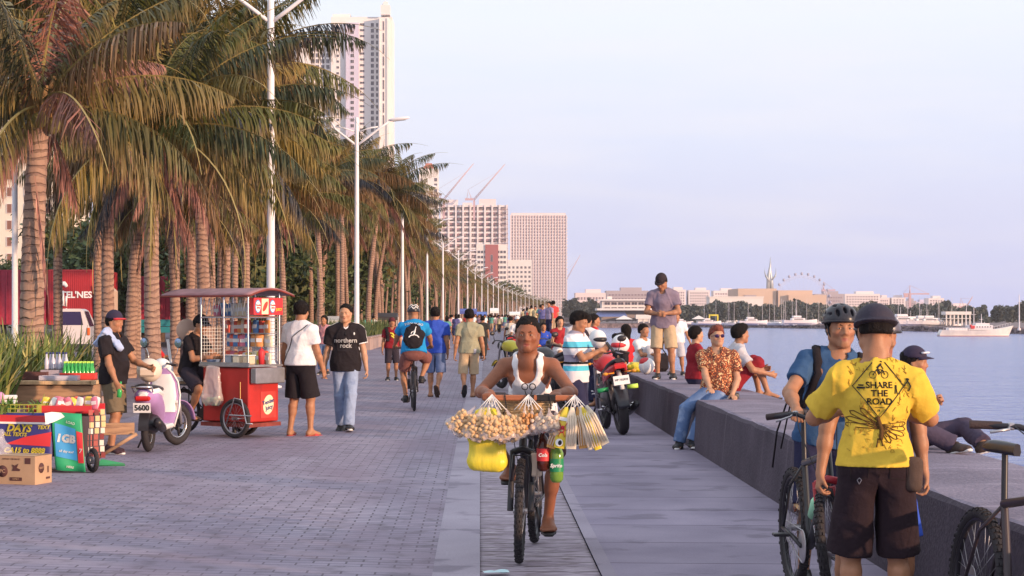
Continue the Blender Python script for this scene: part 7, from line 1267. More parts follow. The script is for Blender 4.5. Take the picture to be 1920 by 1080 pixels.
# lorry, pickup, blue vehicle on the road
r = empty('container_lorry', (-20.2, 86, 0), .0, 'red shipping container on a lorry seen past the nearest palm', 'lorry'); s_ = F_/86; X = lambda p: (p-VX)/s_+20.2; cx0, cx1 = X(92), X(172); b = MB(); M_cont = mat('container_red', (.46, .035, .045), .5, var=.12, vscale=.8)
b.box(((cx0+cx1)/2, 0, 2.45), (cx1-cx0, .1, 2.6)); b.box((cx0-.03, 3, 2.45), (.08, 6, 2.6)); b.box(((cx0+cx1)/2, 3, 3.72), (cx1-cx0, 6, .08)); b.box((cx1, 3, 2.45), (.08, 6, 2.6)); [b.box((cx0+.02, .04, z), (.10, .14, .06)) for z in (1.18, 3.72)]; b.build('container', M_cont, r)
b = MB(); [b.box((cx0+.07+(cx1-cx0-.14)*i/19, -.06, 2.45), (.05, .03, 2.45)) for i in range(20)]; b.box(((cx0+cx1)/2, -.055, 3.72), (cx1-cx0, .05, .08)); b.box(((cx0+cx1)/2, -.055, 1.18), (cx1-cx0, .05, .08)); b.build('corrugation', M_cont, r)
Mt = lambda x, z: basis(Vector((x, -.085, z)), Vector((1, 0, 0)), Vector((0, 0, 1)), Vector((0, -1, 0))); text('lettering', 'TEL\'NES', .42, Mt(X(144), 2.55), M_whi, r, bold=.012, depth=.02); b = MB(); b.X = Mt(X(119), 2.4); pts = [(cos(a)*.28, sin(a)*.70, 0) for a in [R(50)+R(265)*i/18 for i in range(19)]]; b.tube(pts, [.07+.05*sin(i*.7)**2 for i in range(19)], 6, flat=.3); b.tube([(.0, .35, 0), (.02, -.35, 0), (.14, -.38, 0), (.16, .1, 0)], .05, 6, flat=.3); b.build('emblem', M_whi, r)
b = MB(); b.box((cx0-1.9, 2, 2.45), (3.5, 4, 2.6)); [b.box((cx0-3.4+.35*i, -.03, 2.45), (.06, .06, 2.5)) for i in range(9)]; [b.box((cx0-.35, -.05, 1.4+.28*i), (.4, .03, .05)) for i in range(7)]; b.build('second_container', mat('container_red2', (.35, .03, .06), .6, var=.15), r)
b = MB(); b.box(((cx0+cx1)/2, 3, 1.05), (cx1-cx0+.3, 6, .2)); [b.cyl((x, .3, .5), (x, .75, .5), .5, n=20) for x in (cx0+.4, cx1-.4)]; b.build('chassis', M_dark, r); b = MB(); b.box((cx1+.5, 1, 1.9), (.7, 2.2, 2.0), bev=.15); b.m = 1; b.box((cx1+.5, -.12, 2.35), (.55, .04, .7)); b.m = 2; b.tube([(cx1+.2, -.2, 3.0), (cx1+.5, -.35, 2.6), (cx1+.6, -.3, 1.2)], .05, 6); b.build('cab', [mat('cab_cream', (.62, .45, .35), .5), M_glass, M_chr], r)
r = empty('container_lorry', (-16.6, 96, 0), .0, 'second dark red container lorry behind the palm trunks with a teal band', 'lorry'); b = MB(); b.box((0, 0, 2.3), (2.6, 5, 2.6)); [b.box((-1.2+.24*i, -2.53, 2.3), (.05, .05, 2.5)) for i in range(11)]; b.build('container', mat('container_red2', ()), r); b = MB(); b.box((0, -.2, .85), (2.7, 5.2, .3)); b.box((0, -2.6, 1.2), (2.2, .1, .35)); b.build('chassis', mat('teal', (.03, .25, .30), .5), r); b = MB(); [b.cyl((x, -2.2, .45), (x+.3, -2.2, .45), .45, n=18) for x in (-1.2, .9)]; b.build('wheels', M_tyre, r)
s_ = F_/62; r = empty('van', ((135-VX)/s_, 62, -.12), .15, 'white van with tinted rear window parked in front of the red container', 'car'); w_ = 66/s_; b = MB(); prof = [(-.5, .45), (-.5, 1.25), (-.43, 1.34), (-.33, 1.86), (-.25, 1.93), (.22, 1.93), (.32, 1.86), (.48, 1.3), (.5, 1.2), (.5, .45)]
b.loft([[Vector((x*w_, y, z if y < 3.0 else min(z, 1.3))) for x, z in prof] for y in (0, .1, 2.9, 4.2)], False); b.build('body', mat('van_white', (.72, .68, .72), .3), r); b = MB(); b.add([(-.40*w_, -.012, 1.37), (.31*w_, -.012, 1.37), (.24*w_, -.012, 1.83), (-.32*w_, -.012, 1.83)], [(0, 1, 2, 3)]); b.add([(.495*w_, .3, 1.32), (.495*w_, 2.4, 1.32), (.345*w_, 2.3, 1.84), (.345*w_, .3, 1.84)], [(0, 1, 2, 3)]); b.build('windows', mat('tint_glass', (.04, .03, .10), .15), r)
for q in (-1, 1): b = MB(); b.box((q*.46*w_, -.02, 1.15), (.10, .06, .26), bev=.02); b.build('tail_lamp', mat('lamp_orange', (.75, .16, .04), .3), r); b = MB(); b.cyl((q*.42*w_, .8, .34), (q*.5*w_, .8, .34), .34, n=20); b.build('wheel', M_tyre, r)
b = MB(); b.box((0, -.06, .6), (w_*.98, .14, .25), bev=.03); b.build('bumper', M_dark, r)
# ------------------------------------------------ people
HB = mat('hair_black', (.010, .007, .007), .8, bump=.6, bscale=160, spec=.2); HBR = mat('hair_auburn', (.22, .05, .03), .5, bump=.6, bscale=200)
def cloth(n, c, b=.7, **k): return mat('cloth_'+n, c, .9, var=.10, vscale=14, bump=b, bscale=26, spec=.15, **k)
C_w = cloth('white', (.80, .78, .80)); C_bk = cloth('black', (.022, .018, .022)); C_nv = cloth('navy', (.03, .03, .07)); C_kh = cloth('khaki', (.52, .38, .24)); C_ol = cloth('olive', (.17, .13, .085)); C_dn = cloth('denim', (.12, .19, .36), dark=((.28, .36, .52), 6, .55)); C_dn2 = cloth('pale_denim', (.30, .38, .56), dark=((.16, .22, .40), 5, .6))
C_red = cloth('red', (.55, .03, .04)); C_mar = cloth('maroon', (.26, .02, .03)); C_gr = cloth('grey_violet', (.24, .19, .25)); C_yel = cloth('yellow', (.72, .48, .06), .5); C_bl = cloth('blue', (.04, .09, .48)); C_cy = cloth('cyan', (.02, .26, .58)); C_tan = cloth('sage', (.34, .32, .22)); C_dg = cloth('charcoal', (.04, .032, .045)); C_lt = cloth('light_grey', (.52, .50, .54)); C_pk = cloth('pink', (.62, .30, .34)); C_teal = cloth('slate_blue', (.045, .10, .21))
S_bk = mat('shoe_black', (.02, .018, .02), .5); S_w = mat('sole_white', (.75, .72, .70), .6); S_rd = mat('sandal_red', (.50, .05, .05), .5); S_br = mat('sandal_brown', (.05, .03, .025), .7)
def floral(t, n, l, b, uv):
    tcn = n.new('ShaderNodeTexCoord').outputs['Object']; v = n.new('ShaderNodeTexVoronoi'); v.inputs['Scale'].default_value = 34; wv = n.new('ShaderNodeTexNoise'); wv.inputs['Scale'].default_value = 24; l.new(tcn, wv.inputs['Vector'])
    q = n.new('ShaderNodeVectorMath'); q.operation = 'MULTIPLY_ADD'; l.new(wv.outputs['Color'], q.inputs[0]); q.inputs[1].default_value = (.05, .05, .05); l.new(tcn, q.inputs[2]); l.new(q.outputs[0], v.inputs['Vector'])
    r = n.new('ShaderNodeValToRGB'); r.color_ramp.interpolation = 'CONSTANT'; e = r.color_ramp.elements; e[0].color = (.75, .42, .20, 1); e[0].position = 0; e[1].position = .22; e[1].color = (.62, .16, .05, 1)
    for p_, c_ in ((.36, (.045, .02, .02)), (.52, (.42, .10, .04)), (.60, (.05, .02, .02)), (.72, (.80, .50, .25))): k = e.new(p_); k.color = (*c_, 1)
    l.new(v.outputs['Distance'], r.inputs[0]); l.new(r.outputs[0], b.inputs['Base Color']); b.inputs['Roughness'].default_value = .9
def stripes(t, n, l, b, uv):
    tcn = n.new('ShaderNodeTexCoord').outputs['Object']; sp = n.new('ShaderNodeSeparateXYZ'); l.new(tcn, sp.inputs[0]); m = n.new('ShaderNodeMapRange'); m.inputs[1].default_value = .80; m.inputs[2].default_value = 1.46; l.new(sp.outputs[2], m.inputs[0])
    r = n.new('ShaderNodeValToRGB'); r.color_ramp.interpolation = 'CONSTANT'; e = r.color_ramp.elements; e[0].position = 0; e[0].color = (.70, .66, .70, 1); e[1].position = .17; e[1].color = (.08, .52, .68, 1)
    for p_, c_ in ((.26, (.72, .68, .72)), (.29, (.03, .03, .04)), (.335, (.34, .30, .40)), (.46, (.75, .72, .76)), (.58, (.04, .04, .05)), (.60, (.10, .50, .66)), (.70, (.78, .74, .78)), (.84, (.30, .26, .34))): k = e.new(p_); k.color = (*c_, 1)
    l.new(m.outputs[0], r.inputs[0]); l.new(r.outputs[0], b.inputs['Base Color']); b.inputs['Roughness'].default_value = .9
M_flo = uv_mat('floral_cloth', floral); M_str = uv_mat('striped_cloth', stripes)
# the rider
f = Fig(h=1.66, pelvis=(0, .26, .90), lean=.62, hands=[(.215, -.34, 1.07), (-.215, -.34, 1.07)], feet=[tuple(pedR[0]+Vector((.0, .03, .085))), tuple(pedR[1]+Vector((0, .03, .085)))], elbow=[(.8, .6, -.5), (-.8, .6, -.5)], knee=[(.35, -1, .3), (-.45, -1, .3)],
        toe=[(.1, -1, -.1), (-.1, -1, -.1)], look=(.0, .02), skin='brown', vox=.0075, curl=(1.0, 1.0), handdir=[(.1, -1, -.15), (-.1, -1, -.15)], build=.90, neckf=-.01)
f.root(RB.location, -.12, 'snack seller in a white vest riding the loaded bicycle towards the camera'); f.shirt(C_w, tank=True, hem=.03, loose=.019, wr=.002); f.pants(C_dg, .40, wide=.03); f.hair(HB, thick=.007, front=.066, side=.02); f.eyes(); f.sandals(S_bk)
# blue cyclist, seen from behind
f = Fig(h=1.72, pelvis=(0, .27, 1.0), lean=.38, hands=[(.31, -.30, 1.06), (-.31, -.30, 1.06)], feet=[tuple(pedC[0]+Vector((.0, .03, .085))), tuple(pedC[1]+Vector((0, .03, .085)))], elbow=[(1, .3, -.3), (-1, .3, -.3)], knee=[(.4, -1, .3), (-.4, -1, .3)], look=(0, .1), vox=.013, curl=(1, 1), handdir=[(.1, -1, -.2), (-.1, -1, -.2)], build=1.12)
f.root(CB.location, pi+.06, 'cyclist in a bright blue tee riding away with a drawstring bag'); sh = f.shirt(C_cy, hem=.06, loose=.016, wr=.008); f.pants(cloth('rust', (.22, .09, .08)), .42, wide=.03); f.shoes(S_bk, S_bk)
hl = f.helmet(mat('helmet_bw', (.03, .03, .035), .3), M_blk); b = MB()
for q in (1, -1): b.tube([f.hf(q*.07, -.12, .07), f.hf(q*.035, -.135, .10), f.hf(0, -.155, .06)], .009, 6); b.tube([f.hf(q*.08, -.09, .10), f.hf(q*.04, -.10, .135), f.hf(0, -.12, .115)], .008, 6)
b.build('helmet_marks', M_whi, hl); bv = bvh_of(sh); M = basis(Vector((0, 0, 0)), Vector((-1, 0, 0)), Vector((0, .0, 1)), Vector((0, 1, 0)))
def back_pt(f, up, x=0): p = f.waist+f.Up*up+f.Lx*x; return Vector(p)
def on_back(f, txt, sz, up, m, parent, off=.004, bold=.001, x=0, front=False, rot=0, sh=0):
    d = Vector(f.Fw)*(1 if front else -1); c = Vector(f.waist+f.Up*up+f.Lx*x)+d*.35; X = Vector(f.Lx)*(1 if front else -1); U = Vector(f.Up); X, U = X*cos(rot)+U*sin(rot), U*cos(rot)-X*sin(rot); me = text_mesh(txt, sz, .001, bold, sh); me.transform(basis(c, X, U, d)); me.materials.clear(); me.materials.append(m); project(me, bvh_of(f.shirt_o), -d, off); return link('lettering', me, parent)
on_back(f, 'TORNADO', .062, .28, M_whi, sh, bold=.003)
bg = MB(); ctr = Vector(f.waist-f.Fw*.16+f.Up*.06); X = Vector(f.Lx); U = Vector(f.Up); Bk = Vector(-f.Fw); rings = []
F = Fld(ctr-Vector((.25, .25, .3)), ctr+Vector((.25, .25, .35)), .013); F.put(ellp(ctr, (.15, .07, .19), (X, Bk, U)), .03); F.put(ellp(ctr+U*-.05, (.155, .07, .15), (X, Bk, U)), .05); F.warp(.006, 24, 2); V, Q = F.mesh(); bgo = link('drawstring_bag', mesh_np('drawstring_bag', V, Q, [C_bk])); bgo.location = f.o.location; bgo.rotation_euler = f.o.rotation_euler; tag(bgo, 'black drawstring bag with a white leaping figure on the blue cyclist', 'bag'); bvg = bvh_of(bgo)
def flat_on(pts_list, m, parent, nm, c, X, U, d, bv, off=.005, r=.006):
    b = MB()
    for pts in pts_list:
        P = []
        for i in range(len(pts)-1):
            for k in range(4): t = k/4; P.append(c+X*(pts[i][0]*(1-t)+pts[i+1][0]*t)+U*(pts[i][1]*(1-t)+pts[i+1][1]*t)+d*.4)
        P.append(c+X*pts[-1][0]+U*pts[-1][1]+d*.4); rr_ = pts[0][2] if len(pts[0]) > 2 else r
        Q_ = []
        for p in P:
            h = bv.ray_cast(p, -d)
            if h[0] is not None: Q_.append(h[0]+d*off)
        if len(Q_) > 1: b.tube(Q_, rr_, 6, flat=1.0)
    return b.build(nm, m, parent)
flat_on([[(-.01, -.03, .014), (.01, .03), (.015, .06)], [(.015, .06, .007), (.03, .12), (.035, .135)], [(.0, .05, .007), (-.04, .03), (-.05, .0)], [(-.0, -.02, .011), (-.06, -.03), (-.09, -.06)], [(.01, -.02, .011), (.05, -.03), (.08, -.06)], [(.02, .075, .012), (.022, .08)]], M_whi, bgo, 'leaping_figure', ctr, -X, U, Bk, bvg)
b = MB(); [b.tube([ctr+U*.17+X*q*.02+Bk*.03, Vector(f.neck)+X*q*.08+Bk*.10-U*.05, Vector(f.neck)+X*q*.115+Vector(f.Fw)*.0+U*.005], .006, 5) for q in (1, -1)]; b.build('cord', C_bk, bgo)
def man(px, py, h, rz, label, sh, pn, pl_=.5, shoes='sandal', skin='tan', vox=.013, walk=0, z=0, hairk=None, group=None, scol=None, at=None, **k):
    p = at or G(px, py, z); kw = dict(k)
    if walk and 'feet' not in kw: kw['feet'] = [(.09, -walk, .08), (-.09, walk, .10 if walk > 0 else .08)] ; kw.setdefault('toe', [(.1, -1, 0 if walk > 0 else -.7), (-.1, -1, -.7 if walk > 0 else 0)])
    shk = {a: kw.pop(a) for a in ('sleeve', 'hem', 'loose', 'v', 'wr', 'tuck') if a in kw}; pk = {a: kw.pop(a) for a in ('wide',) if a in kw}
    f = Fig(h=h, skin=skin, vox=vox, **kw); f.root(p, rz, label, group=group)
    if sh: f.shirt(sh, **shk)
    if pn: f.pants(pn, pl_, **pk)
    if shoes == 'sandal': f.sandals(scol or S_br)
    elif shoes == 'shoe': f.shoes(scol or S_bk, S_w)
    if hairk is not False: f.hair(HB, **(hairk or {}))
    return f
# vendor in the red-brimmed cap
f = man(212, 850, 1.62, pi/2-.35, 'stall keeper in a black polo, khaki shorts and red-brimmed cap, towel on his shoulder', C_bk, C_ol, .50, 'shoe', vox=.010, belly=.03, build=1.06, hands=[(.22, -.34, .98), (-.24, -.20, .78)], elbow=[(.5, 1, -.2), (-.6, 1, -.2)], look=(-.15, .05), feet=[(.09, .10, .08), (-.10, -.04, .08)], wide=.035, hairk=dict(thick=.006), scol=mat('shoe_dark', (.05, .02, .03), .6), hem=.1, loose=.02, wr=.009)
cp = f.cap(mat('cap_navy', (.03, .02, .05), .8), mat('brim_red', (.62, .04, .05), .6)); F = f.field(.010); n_ = f.neck
F.put(ecap(n_-f.Lx*.13-f.Fw*.12-f.Up*.10, n_-f.Lx*.10+f.Up*.045-f.Fw*.02, (.07, .04), (.07, .035), f.Lx), .02); F.put(ecap(n_-f.Lx*.10+f.Up*.045-f.Fw*.02, n_-f.Lx*.10+f.Fw*.15-f.Up*.15, (.065, .035), (.05, .035), f.Lx), .02); F.warp(.006, 30, 3); V, Q = F.mesh(); tw = link('towel', mesh_np('towel', V, Q, [cloth('towel', (.42, .50, .72))])); tw.location = f.o.location; tw.rotation_euler = f.o.rotation_euler; tag(tw, 'pale blue towel over the shoulder of the stall keeper', 'towel')
w_ = f.o.matrix_basis @ Vector(f.wr[1]+(f.wr[1]-f.elb[1])/np.linalg.norm(f.wr[1]-f.elb[1])*.08); b = MB(); b.lathe((0, 0, 0), [(0, 0), (.026, 0), (.028, .08), (.012, .13), (.012, .18), (0, .18)], Vector((.1, .1, 1)), n=12); o = b.build('glass_bottle', mat('glass_green', ())); o.location = w_-Vector((0, 0, .09)); tag(o, 'green glass bottle held by the stall keeper', 'bottle')
# seller on the cart
f = man(0, 0, 1.64, .98+.15, 'seller in a black tee and cap seated behind the red snack cart', C_bk, C_dg, .48, 'sandal', vox=.011, at=CT.location, pelvis=(0, .78, .86), lean=.28, hands=[(.10, .30, 1.02), (-.16, .34, 1.03)], feet=[(.16, .45, .30), (-.16, .66, .28)], knee=[(.5, -1, .3), (-.5, -1, .3)], elbow=[(.6, .6, -1), (-.6, .6, -1)], look=(-.1, .35), hairk=dict(thick=.006)); f.cap(C_bk)
# customer
f = man(563, 817, 1.76, 2.55, 'customer in a white tee and black shorts at the red cart, strap across his back', C_w, C_bk, .50, 'sandal', vox=.010, scol=S_rd, build=1.16, skin='tan', hands=[(.30, -.02, .80), (-.26, -.16, .84)], look=(.25, .18), wide=.045, hem=.04, feet=[(.13, .05, .08), (-.13, -.05, .08)], hairk=dict(thick=.014), toe=[(.5, -1, 0), (-.15, -1, 0)], loose=.018, wr=.008)
def ribbon(f, pts, m, nm, w_=.014, off=.004, obj=None):
    bv = bvh_of(obj or f.shirt_o); P = []
    for i in range(len(pts)-1):
        for k in range(6): t = k/6; P.append(Vector(pts[i])*(1-t)+Vector(pts[i+1])*t)
    P.append(Vector(pts[-1])); Q_ = []
    for p in P:
        h = bv.find_nearest(p)
        Q_.append(h[0]+h[1].normalized()*off if h[0] is not None else p)
    b = MB(); b.tube(Q_, w_, 6, flat=.5); return b.build(nm, m, f.o)
ribbon(f, [f.sh[1]-f.Fw*.05+f.Up*.05+f.Lx*.02, f.chest-f.Fw*.15+f.Lx*.0, f.pel-f.Fw*.1+f.Lx*.17], C_bk, 'bag_strap', .010)
# man in the black football jersey
f = man(648, 808, 1.73, .08, 'man in a black jersey and pale jeans walking towards the camera', C_bk, C_dn2, 1.0, 'shoe', skin='light', vox=.009, build=1.06, hands=[(.29, -.06, .80), (-.30, .02, .82)], feet=[(.04, -.16, .08), (-.06, .14, .09)], toe=[(.1, -1, .1), (-.1, -1, -.25)], look=(-.25, .05), hairk=dict(thick=.008, front=.072, side=.02), hem=.13, loose=.022, wr=.007); f.eyes(); sh = f.shirt_o
on_back(f, 'northern', .085, .155, M_whi, sh, bold=.002, front=True); on_back(f, 'rock', .085, .085, M_whi, sh, bold=.002, front=True)
b = MB(); c = Vector(f.neck); b.tube([c+Vector(f.Lx)*.068+Vector((0, .02, .02)), c+Vector(f.Lx)*.06+Vector(f.Fw)*.07-Vector(f.Up)*.01, c+Vector(f.Fw)*.12-Vector(f.Up)*.05, c-Vector(f.Lx)*.06+Vector(f.Fw)*.07-Vector(f.Up)*.01, c-Vector(f.Lx)*.068+Vector((0, .02, .02))], .016, 6, flat=.6); b.build('collar', C_w, f.o)
flat_on([[(.105, .245, .006), (.125, .245)], [(.108, .258, .005), (.122, .258)], [(.115, .23, .006), (.115, .265)]], M_whi, f.o, 'badge', Vector(f.waist), Vector(f.Lx), Vector(f.Up), Vector(f.Fw), bvh_of(sh)); flat_on([[(0, .235, .016), (.004, .235)], [(0, .28, .004), (0, .22)]], M_ink, f.o, 'hanging_glasses', Vector(f.waist), Vector(f.Lx), Vector(f.Up), Vector(f.Fw), bvh_of(sh))
for i in (0, 1): a, e_ = f.sh[i], f.elb[i]; q = 1-2*i; ribbon(f, [f.neck+f.Lx*q*.09+f.Up*.03, a+f.Lx*q*.03+f.Up*.06, a+(e_-a)*.55+f.Lx*q*.08], M_whi, 'sleeve_stripe', .006)
for i in (0, 1): a, e_ = f.sh[i], f.elb[i]; c_ = a+(e_-a)*.605; b = MB(); ax_ = Vector(e_-a).normalized(); b.torus(c_, ax_, .0755, .009, 24, 6); b.build('sleeve_cuff', M_whi, f.o)
# boy in the maroon tee
f = man(735, 713, 1.52, .1, 'boy in a maroon and yellow tee with a dark open shirt beside the cyclist', C_mar, C_dg, .52, 'shoe', vox=.013, build=1.05, look=(.1, 0), hairk=dict(thick=.012)); ribbon(f, [f.sh[0]+f.Up*.05-f.Lx*.03, f.chest+f.Fw*.14+f.Lx*.1, f.waist+f.Fw*.14+f.Lx*.11], C_bk, 'open_shirt', .06, .004); ribbon(f, [f.sh[1]+f.Up*.05+f.Lx*.03, f.chest+f.Fw*.14-f.Lx*.11, f.waist+f.Fw*.14-f.Lx*.12], C_bk, 'open_shirt', .05, .004)
flat_on([[(-.05, .20, .022), (0, .19), (.04, .14)], [(-.03, .14, .02), (.03, .10), (.06, .05)]], M_yp, f.o, 'yellow_print', Vector(f.waist), Vector(f.Lx), Vector(f.Up), Vector(f.Fw), bvh_of(f.shirt_o)); f.cap(cloth('cap_maroon', (.12, .03, .04)))
# walkers going away
man(816, 744, 1.74, pi-.1, 'man in a plain royal blue tee and blue shorts walking away, seen from behind', C_bl, cloth('blue_short', (.13, .18, .34)), .52, 'sandal', vox=.012, build=1.1, feet=[(.09, .02, .08), (-.08, .30, .20)], toe=[(.1, -1, 0), (-.1, -.5, -1)], loose=.02, wr=.008, hem=.1, wide=.035)
f = man(880, 745, 1.70, pi, 'man in a sage tee and beige shorts walking away alone, arms hanging', C_tan, C_kh, .54, 'sandal', vox=.011, build=1.08, feet=[(.10, .32, .22), (-.06, .0, .08)], toe=[(.1, -.5, -1), (-.1, -1, 0)], loose=.018, wr=.008, hem=.08, wide=.03, scol=S_bk, hands=[(.28, .04, .82), (-.28, -.04, .80)], hairk=dict(thick=.015)); ribbon(f, [f.pel-f.Fw*.11-f.Lx*.09, f.pel-f.Fw*.12-f.Lx*.09-f.Up*.10], C_lt, 'back_pocket_cloth', .03)
man(608, 702, 1.58, -.4, 'woman in a pink top walking behind the white-shirted customer', C_pk, C_dn, .9, 'shoe', vox=.014, female=True, skin='tan', hairk=dict(thick=.015, long=.1), hands=[(.2, -.2, 1.0), (-.22, -.05, .8)])
man(290, 708, 1.60, 2.6, 'person in a red checked shirt seated on the kerb, back to the camera', C_red, C_nv, .9, 'sandal', vox=.015, pelvis=(0, .1, .30), lean=.25, feet=[(.15, -.45, .08), (-.15, -.45, .08)], hands=[(.15, -.35, .5), (-.15, -.35, .5)], knee=[(.3, -.4, 1), (-.3, -.4, 1)], hairk=dict(thick=.016))
man(338, 705, 1.60, -1.2, 'person in dark clothes crouching behind the cart seller', C_dg, C_nv, .9, 'sandal', vox=.016, pelvis=(0, .1, .30), lean=.3, feet=[(.15, -.40, .08), (-.15, -.40, .08)], hands=[(.15, -.35, .5), (-.15, -.35, .5)], knee=[(.3, -.4, 1), (-.3, -.4, 1)])
# striped shirt with the phone
f = man(1080, 838, 1.62, pi/2-.45, 'smiling man in a striped polo looking at his phone beside the motorcycle', M_str, C_nv, 1.0, 'shoe', vox=.010, build=1.05, hands=[(.05, -.36, 1.18), (-.06, -.34, 1.16)], elbow=[(.5, .2, -1), (-.5, .2, -1)], look=(-.05, .32), hairk=dict(thick=.018, side=.03, puff=.012), feet=[(.14, .05, .08), (-.12, -.16, .08)], sleeve=.7, hem=.12, loose=.022, wr=.009, curl=(.8, .8)); f.eyes()
ribbon(f, [f.waist+f.Fw*.14+f.Lx*.12, f.waist+f.Fw*.15, f.waist+f.Fw*.14-f.Lx*.12, f.waist-f.Lx*.17, f.waist-f.Fw*.12-f.Lx*.1], C_bk, 'waist_bag_strap', .02); b = MB(); b.box((0, 0, 0), (.075, .010, .15), bev=.004); b.m = 1; b.box((0, .0055, 0), (.068, .002, .135)); o = b.build('phone', [M_ink, mat('screen', (.10, .12, .16), .1)]); p_ = f.o.matrix_basis @ Vector((f.wr[0]+f.wr[1])/2+A_((0, -.09, .03))); o.location = p_; o.rotation_euler = (-.7, 0, pi/2-.45); tag(o, 'dark phone held by the man in the striped polo', 'phone')
# the man standing on the wall
f = man(1244, 711, 1.66, -.55+.35, 'man in a grey-purple tee and khaki shorts standing on the seawall looking down', C_gr, C_kh, .50, 'shoe', z=.583, vox=.011, build=1.0, lean=.16, hands=[(.03, -.22, 1.02), (-.04, -.22, 1.01)], elbow=[(1, .3, -.5), (-1, .3, -.5)], look=(-.3, .62), feet=[(.15, -.02, .08), (-.09, .0, .08)], hairk=dict(thick=.006), loose=.024, wr=.008, curl=(.9, .9), wide=.035, hem=.10); f.cap(cloth('cap_dark', (.04, .03, .035))); [b for b in ()]
# seated on the wall
def sitter(px, py, h, rz, label, sh, pn, pl_=.9, fx=.42, fz=-.35, z=.583, **k):
    kw = dict(pelvis=(0, 0, .11), feet=[(.10, -fx, fz), (-.10, -fx, fz)], knee=[(.1, -1, .5), (-.1, -1, .5)], hands=[(.20, -.30, .20), (-.20, -.30, .20)]); kw.update(k); return man(px, py, h, rz, label, sh, pn, pl_, z=z, **kw)
f = sitter(1332, 748, 1.68, -.15, 'young man in a brown floral shirt, jeans and sunglasses on the wall edge', M_flo, C_dn, 1.0, shoes='shoe', scol=S_bk, vox=.0095, skin='light', at=Vector((2.86, 21.6, .583)), pelvis=(0, 0, .10), lean=-.02, hands=[(.17, -.16, .04), (-.06, -.42, .04)], elbow=[(.6, .6, 0), (-.6, .6, 0)], feet=[(-.28, -.36, -.48), (-.44, -.30, -.50)], knee=[(-.5, -1, .25), (-.9, -1, .5)], look=(.35, -.12), hairk=dict(thick=.016, side=.04, puff=.02, nape=-.02) , curl=(.2, .2), handdir=[(.3, -1, -.05), (.2, -1, -.05)], sleeve=.68, hem=.06, loose=.022, v=.05, wr=.009)
for c in f.o.children:
    if c.name.startswith('hair'): c.data.materials[0] = HBR
b = MB(); [b.ell(f.hf(q*.033, .098, -.001), (.026, .008, .022), 12, 8) for q in (1, -1)]; b.tube([f.hf(-.05, .10, .008), f.hf(0, .108, .008), f.hf(.05, .10, .008)], .003, 5); [b.tube([f.hf(q*.058, .09, .004), f.hf(q*.08, .0, .004)], .003, 5) for q in (1, -1)]; b.build('sunglasses', mat('mirror_lens', (.06, .03, .10), .08, metal=.4), f.o)
b = MB(); b.box((0, 0, .035), (.11, .08, .07), bev=.012); b.cyl((0, -.04, .035), (0, -.08, .035), .028); o = b.build('camera_bag', M_blk); placed(o, Vector((3.05, 21.55, .585)), .3, 'small black camera on the wall beside the floral shirt man', 'camera')
sitter(1303, 716, 1.60, pi/2+.3, 'woman in a maroon jacket sitting on the wall facing the bay, hand at her chin', C_mar, C_nv, 1.0, female=True, vox=.012, hands=[(.08, -.22, .46), (-.15, -.25, .25)], sleeve=2, skin='light', hairk=dict(thick=.016, nape=-.08), at=Vector((3.15, 26.2, .583)), feet=[(.1, -.40, .03), (-.1, -.40, .03)], knee=[(0, -.4, 1), (0, -.4, 1)], shoes='shoe', hem=.04)
sitter(1372, 728, 1.72, pi/2+.1, 'man in a pale tee sitting on the wall edge, arm resting on his raised knee', C_lt, C_mar, .6, vox=.011, hands=[(.10, -.45, .28), (-.22, -.46, .22)], at=Vector((3.36, 24.0, .583)), lean=.22, feet=[(.1, -.40, -.02), (-.12, -.46, -.02)], knee=[(0, -.4, 1), (0, -.4, 1)], look=(.2, 0), hairk=dict(thick=.018, puff=.012), build=1.1, wr=.008)
man(1257, 706, 1.05, -.1, 'small child in white standing on the wall behind the man in khaki shorts', C_w, C_lt, .5, 'shoe', z=.583, vox=.013, skin='tan', at=Vector((3.32, 30.2, .583)))
sitter(1204, 702, 1.62, pi/2-.9, 'woman in a white tee with glasses sitting on the wall hugging a black bag', C_w, C_lt, .9, female=True, vox=.013, at=Vector((2.95, 32.6, .583)), hands=[(.12, -.42, .28), (-.10, -.42, .30)], feet=[(.1, -.42, .02), (-.1, -.42, .02)], knee=[(0, -.4, 1), (0, -.4, 1)], hairk=dict(thick=.016), lean=.1, shoes='shoe')
b = MB(); b.box((0, 0, .16), (.26, .18, .32), bev=.06); b.tube([(-.1, 0, .3), (0, 0, .42), (.1, 0, .3)], .012, 6); placed(b.build('black_bag', C_bk), Vector((3.25, 32.0, .585)), .4, 'black bag on the lap of the woman in the white tee', 'bag')
sitter(1172, 698, 1.58, pi+.3, 'long-haired woman in a red top sitting on the wall behind the nearest motorcycle', C_red, C_nv, .9, female=True, vox=.012, at=Vector((2.72, 33.2, .583)), hairk=dict(thick=.018, long=.30, nape=-.1), hands=[(.2, -.2, .2), (-.2, -.2, .2)], shoes=None)
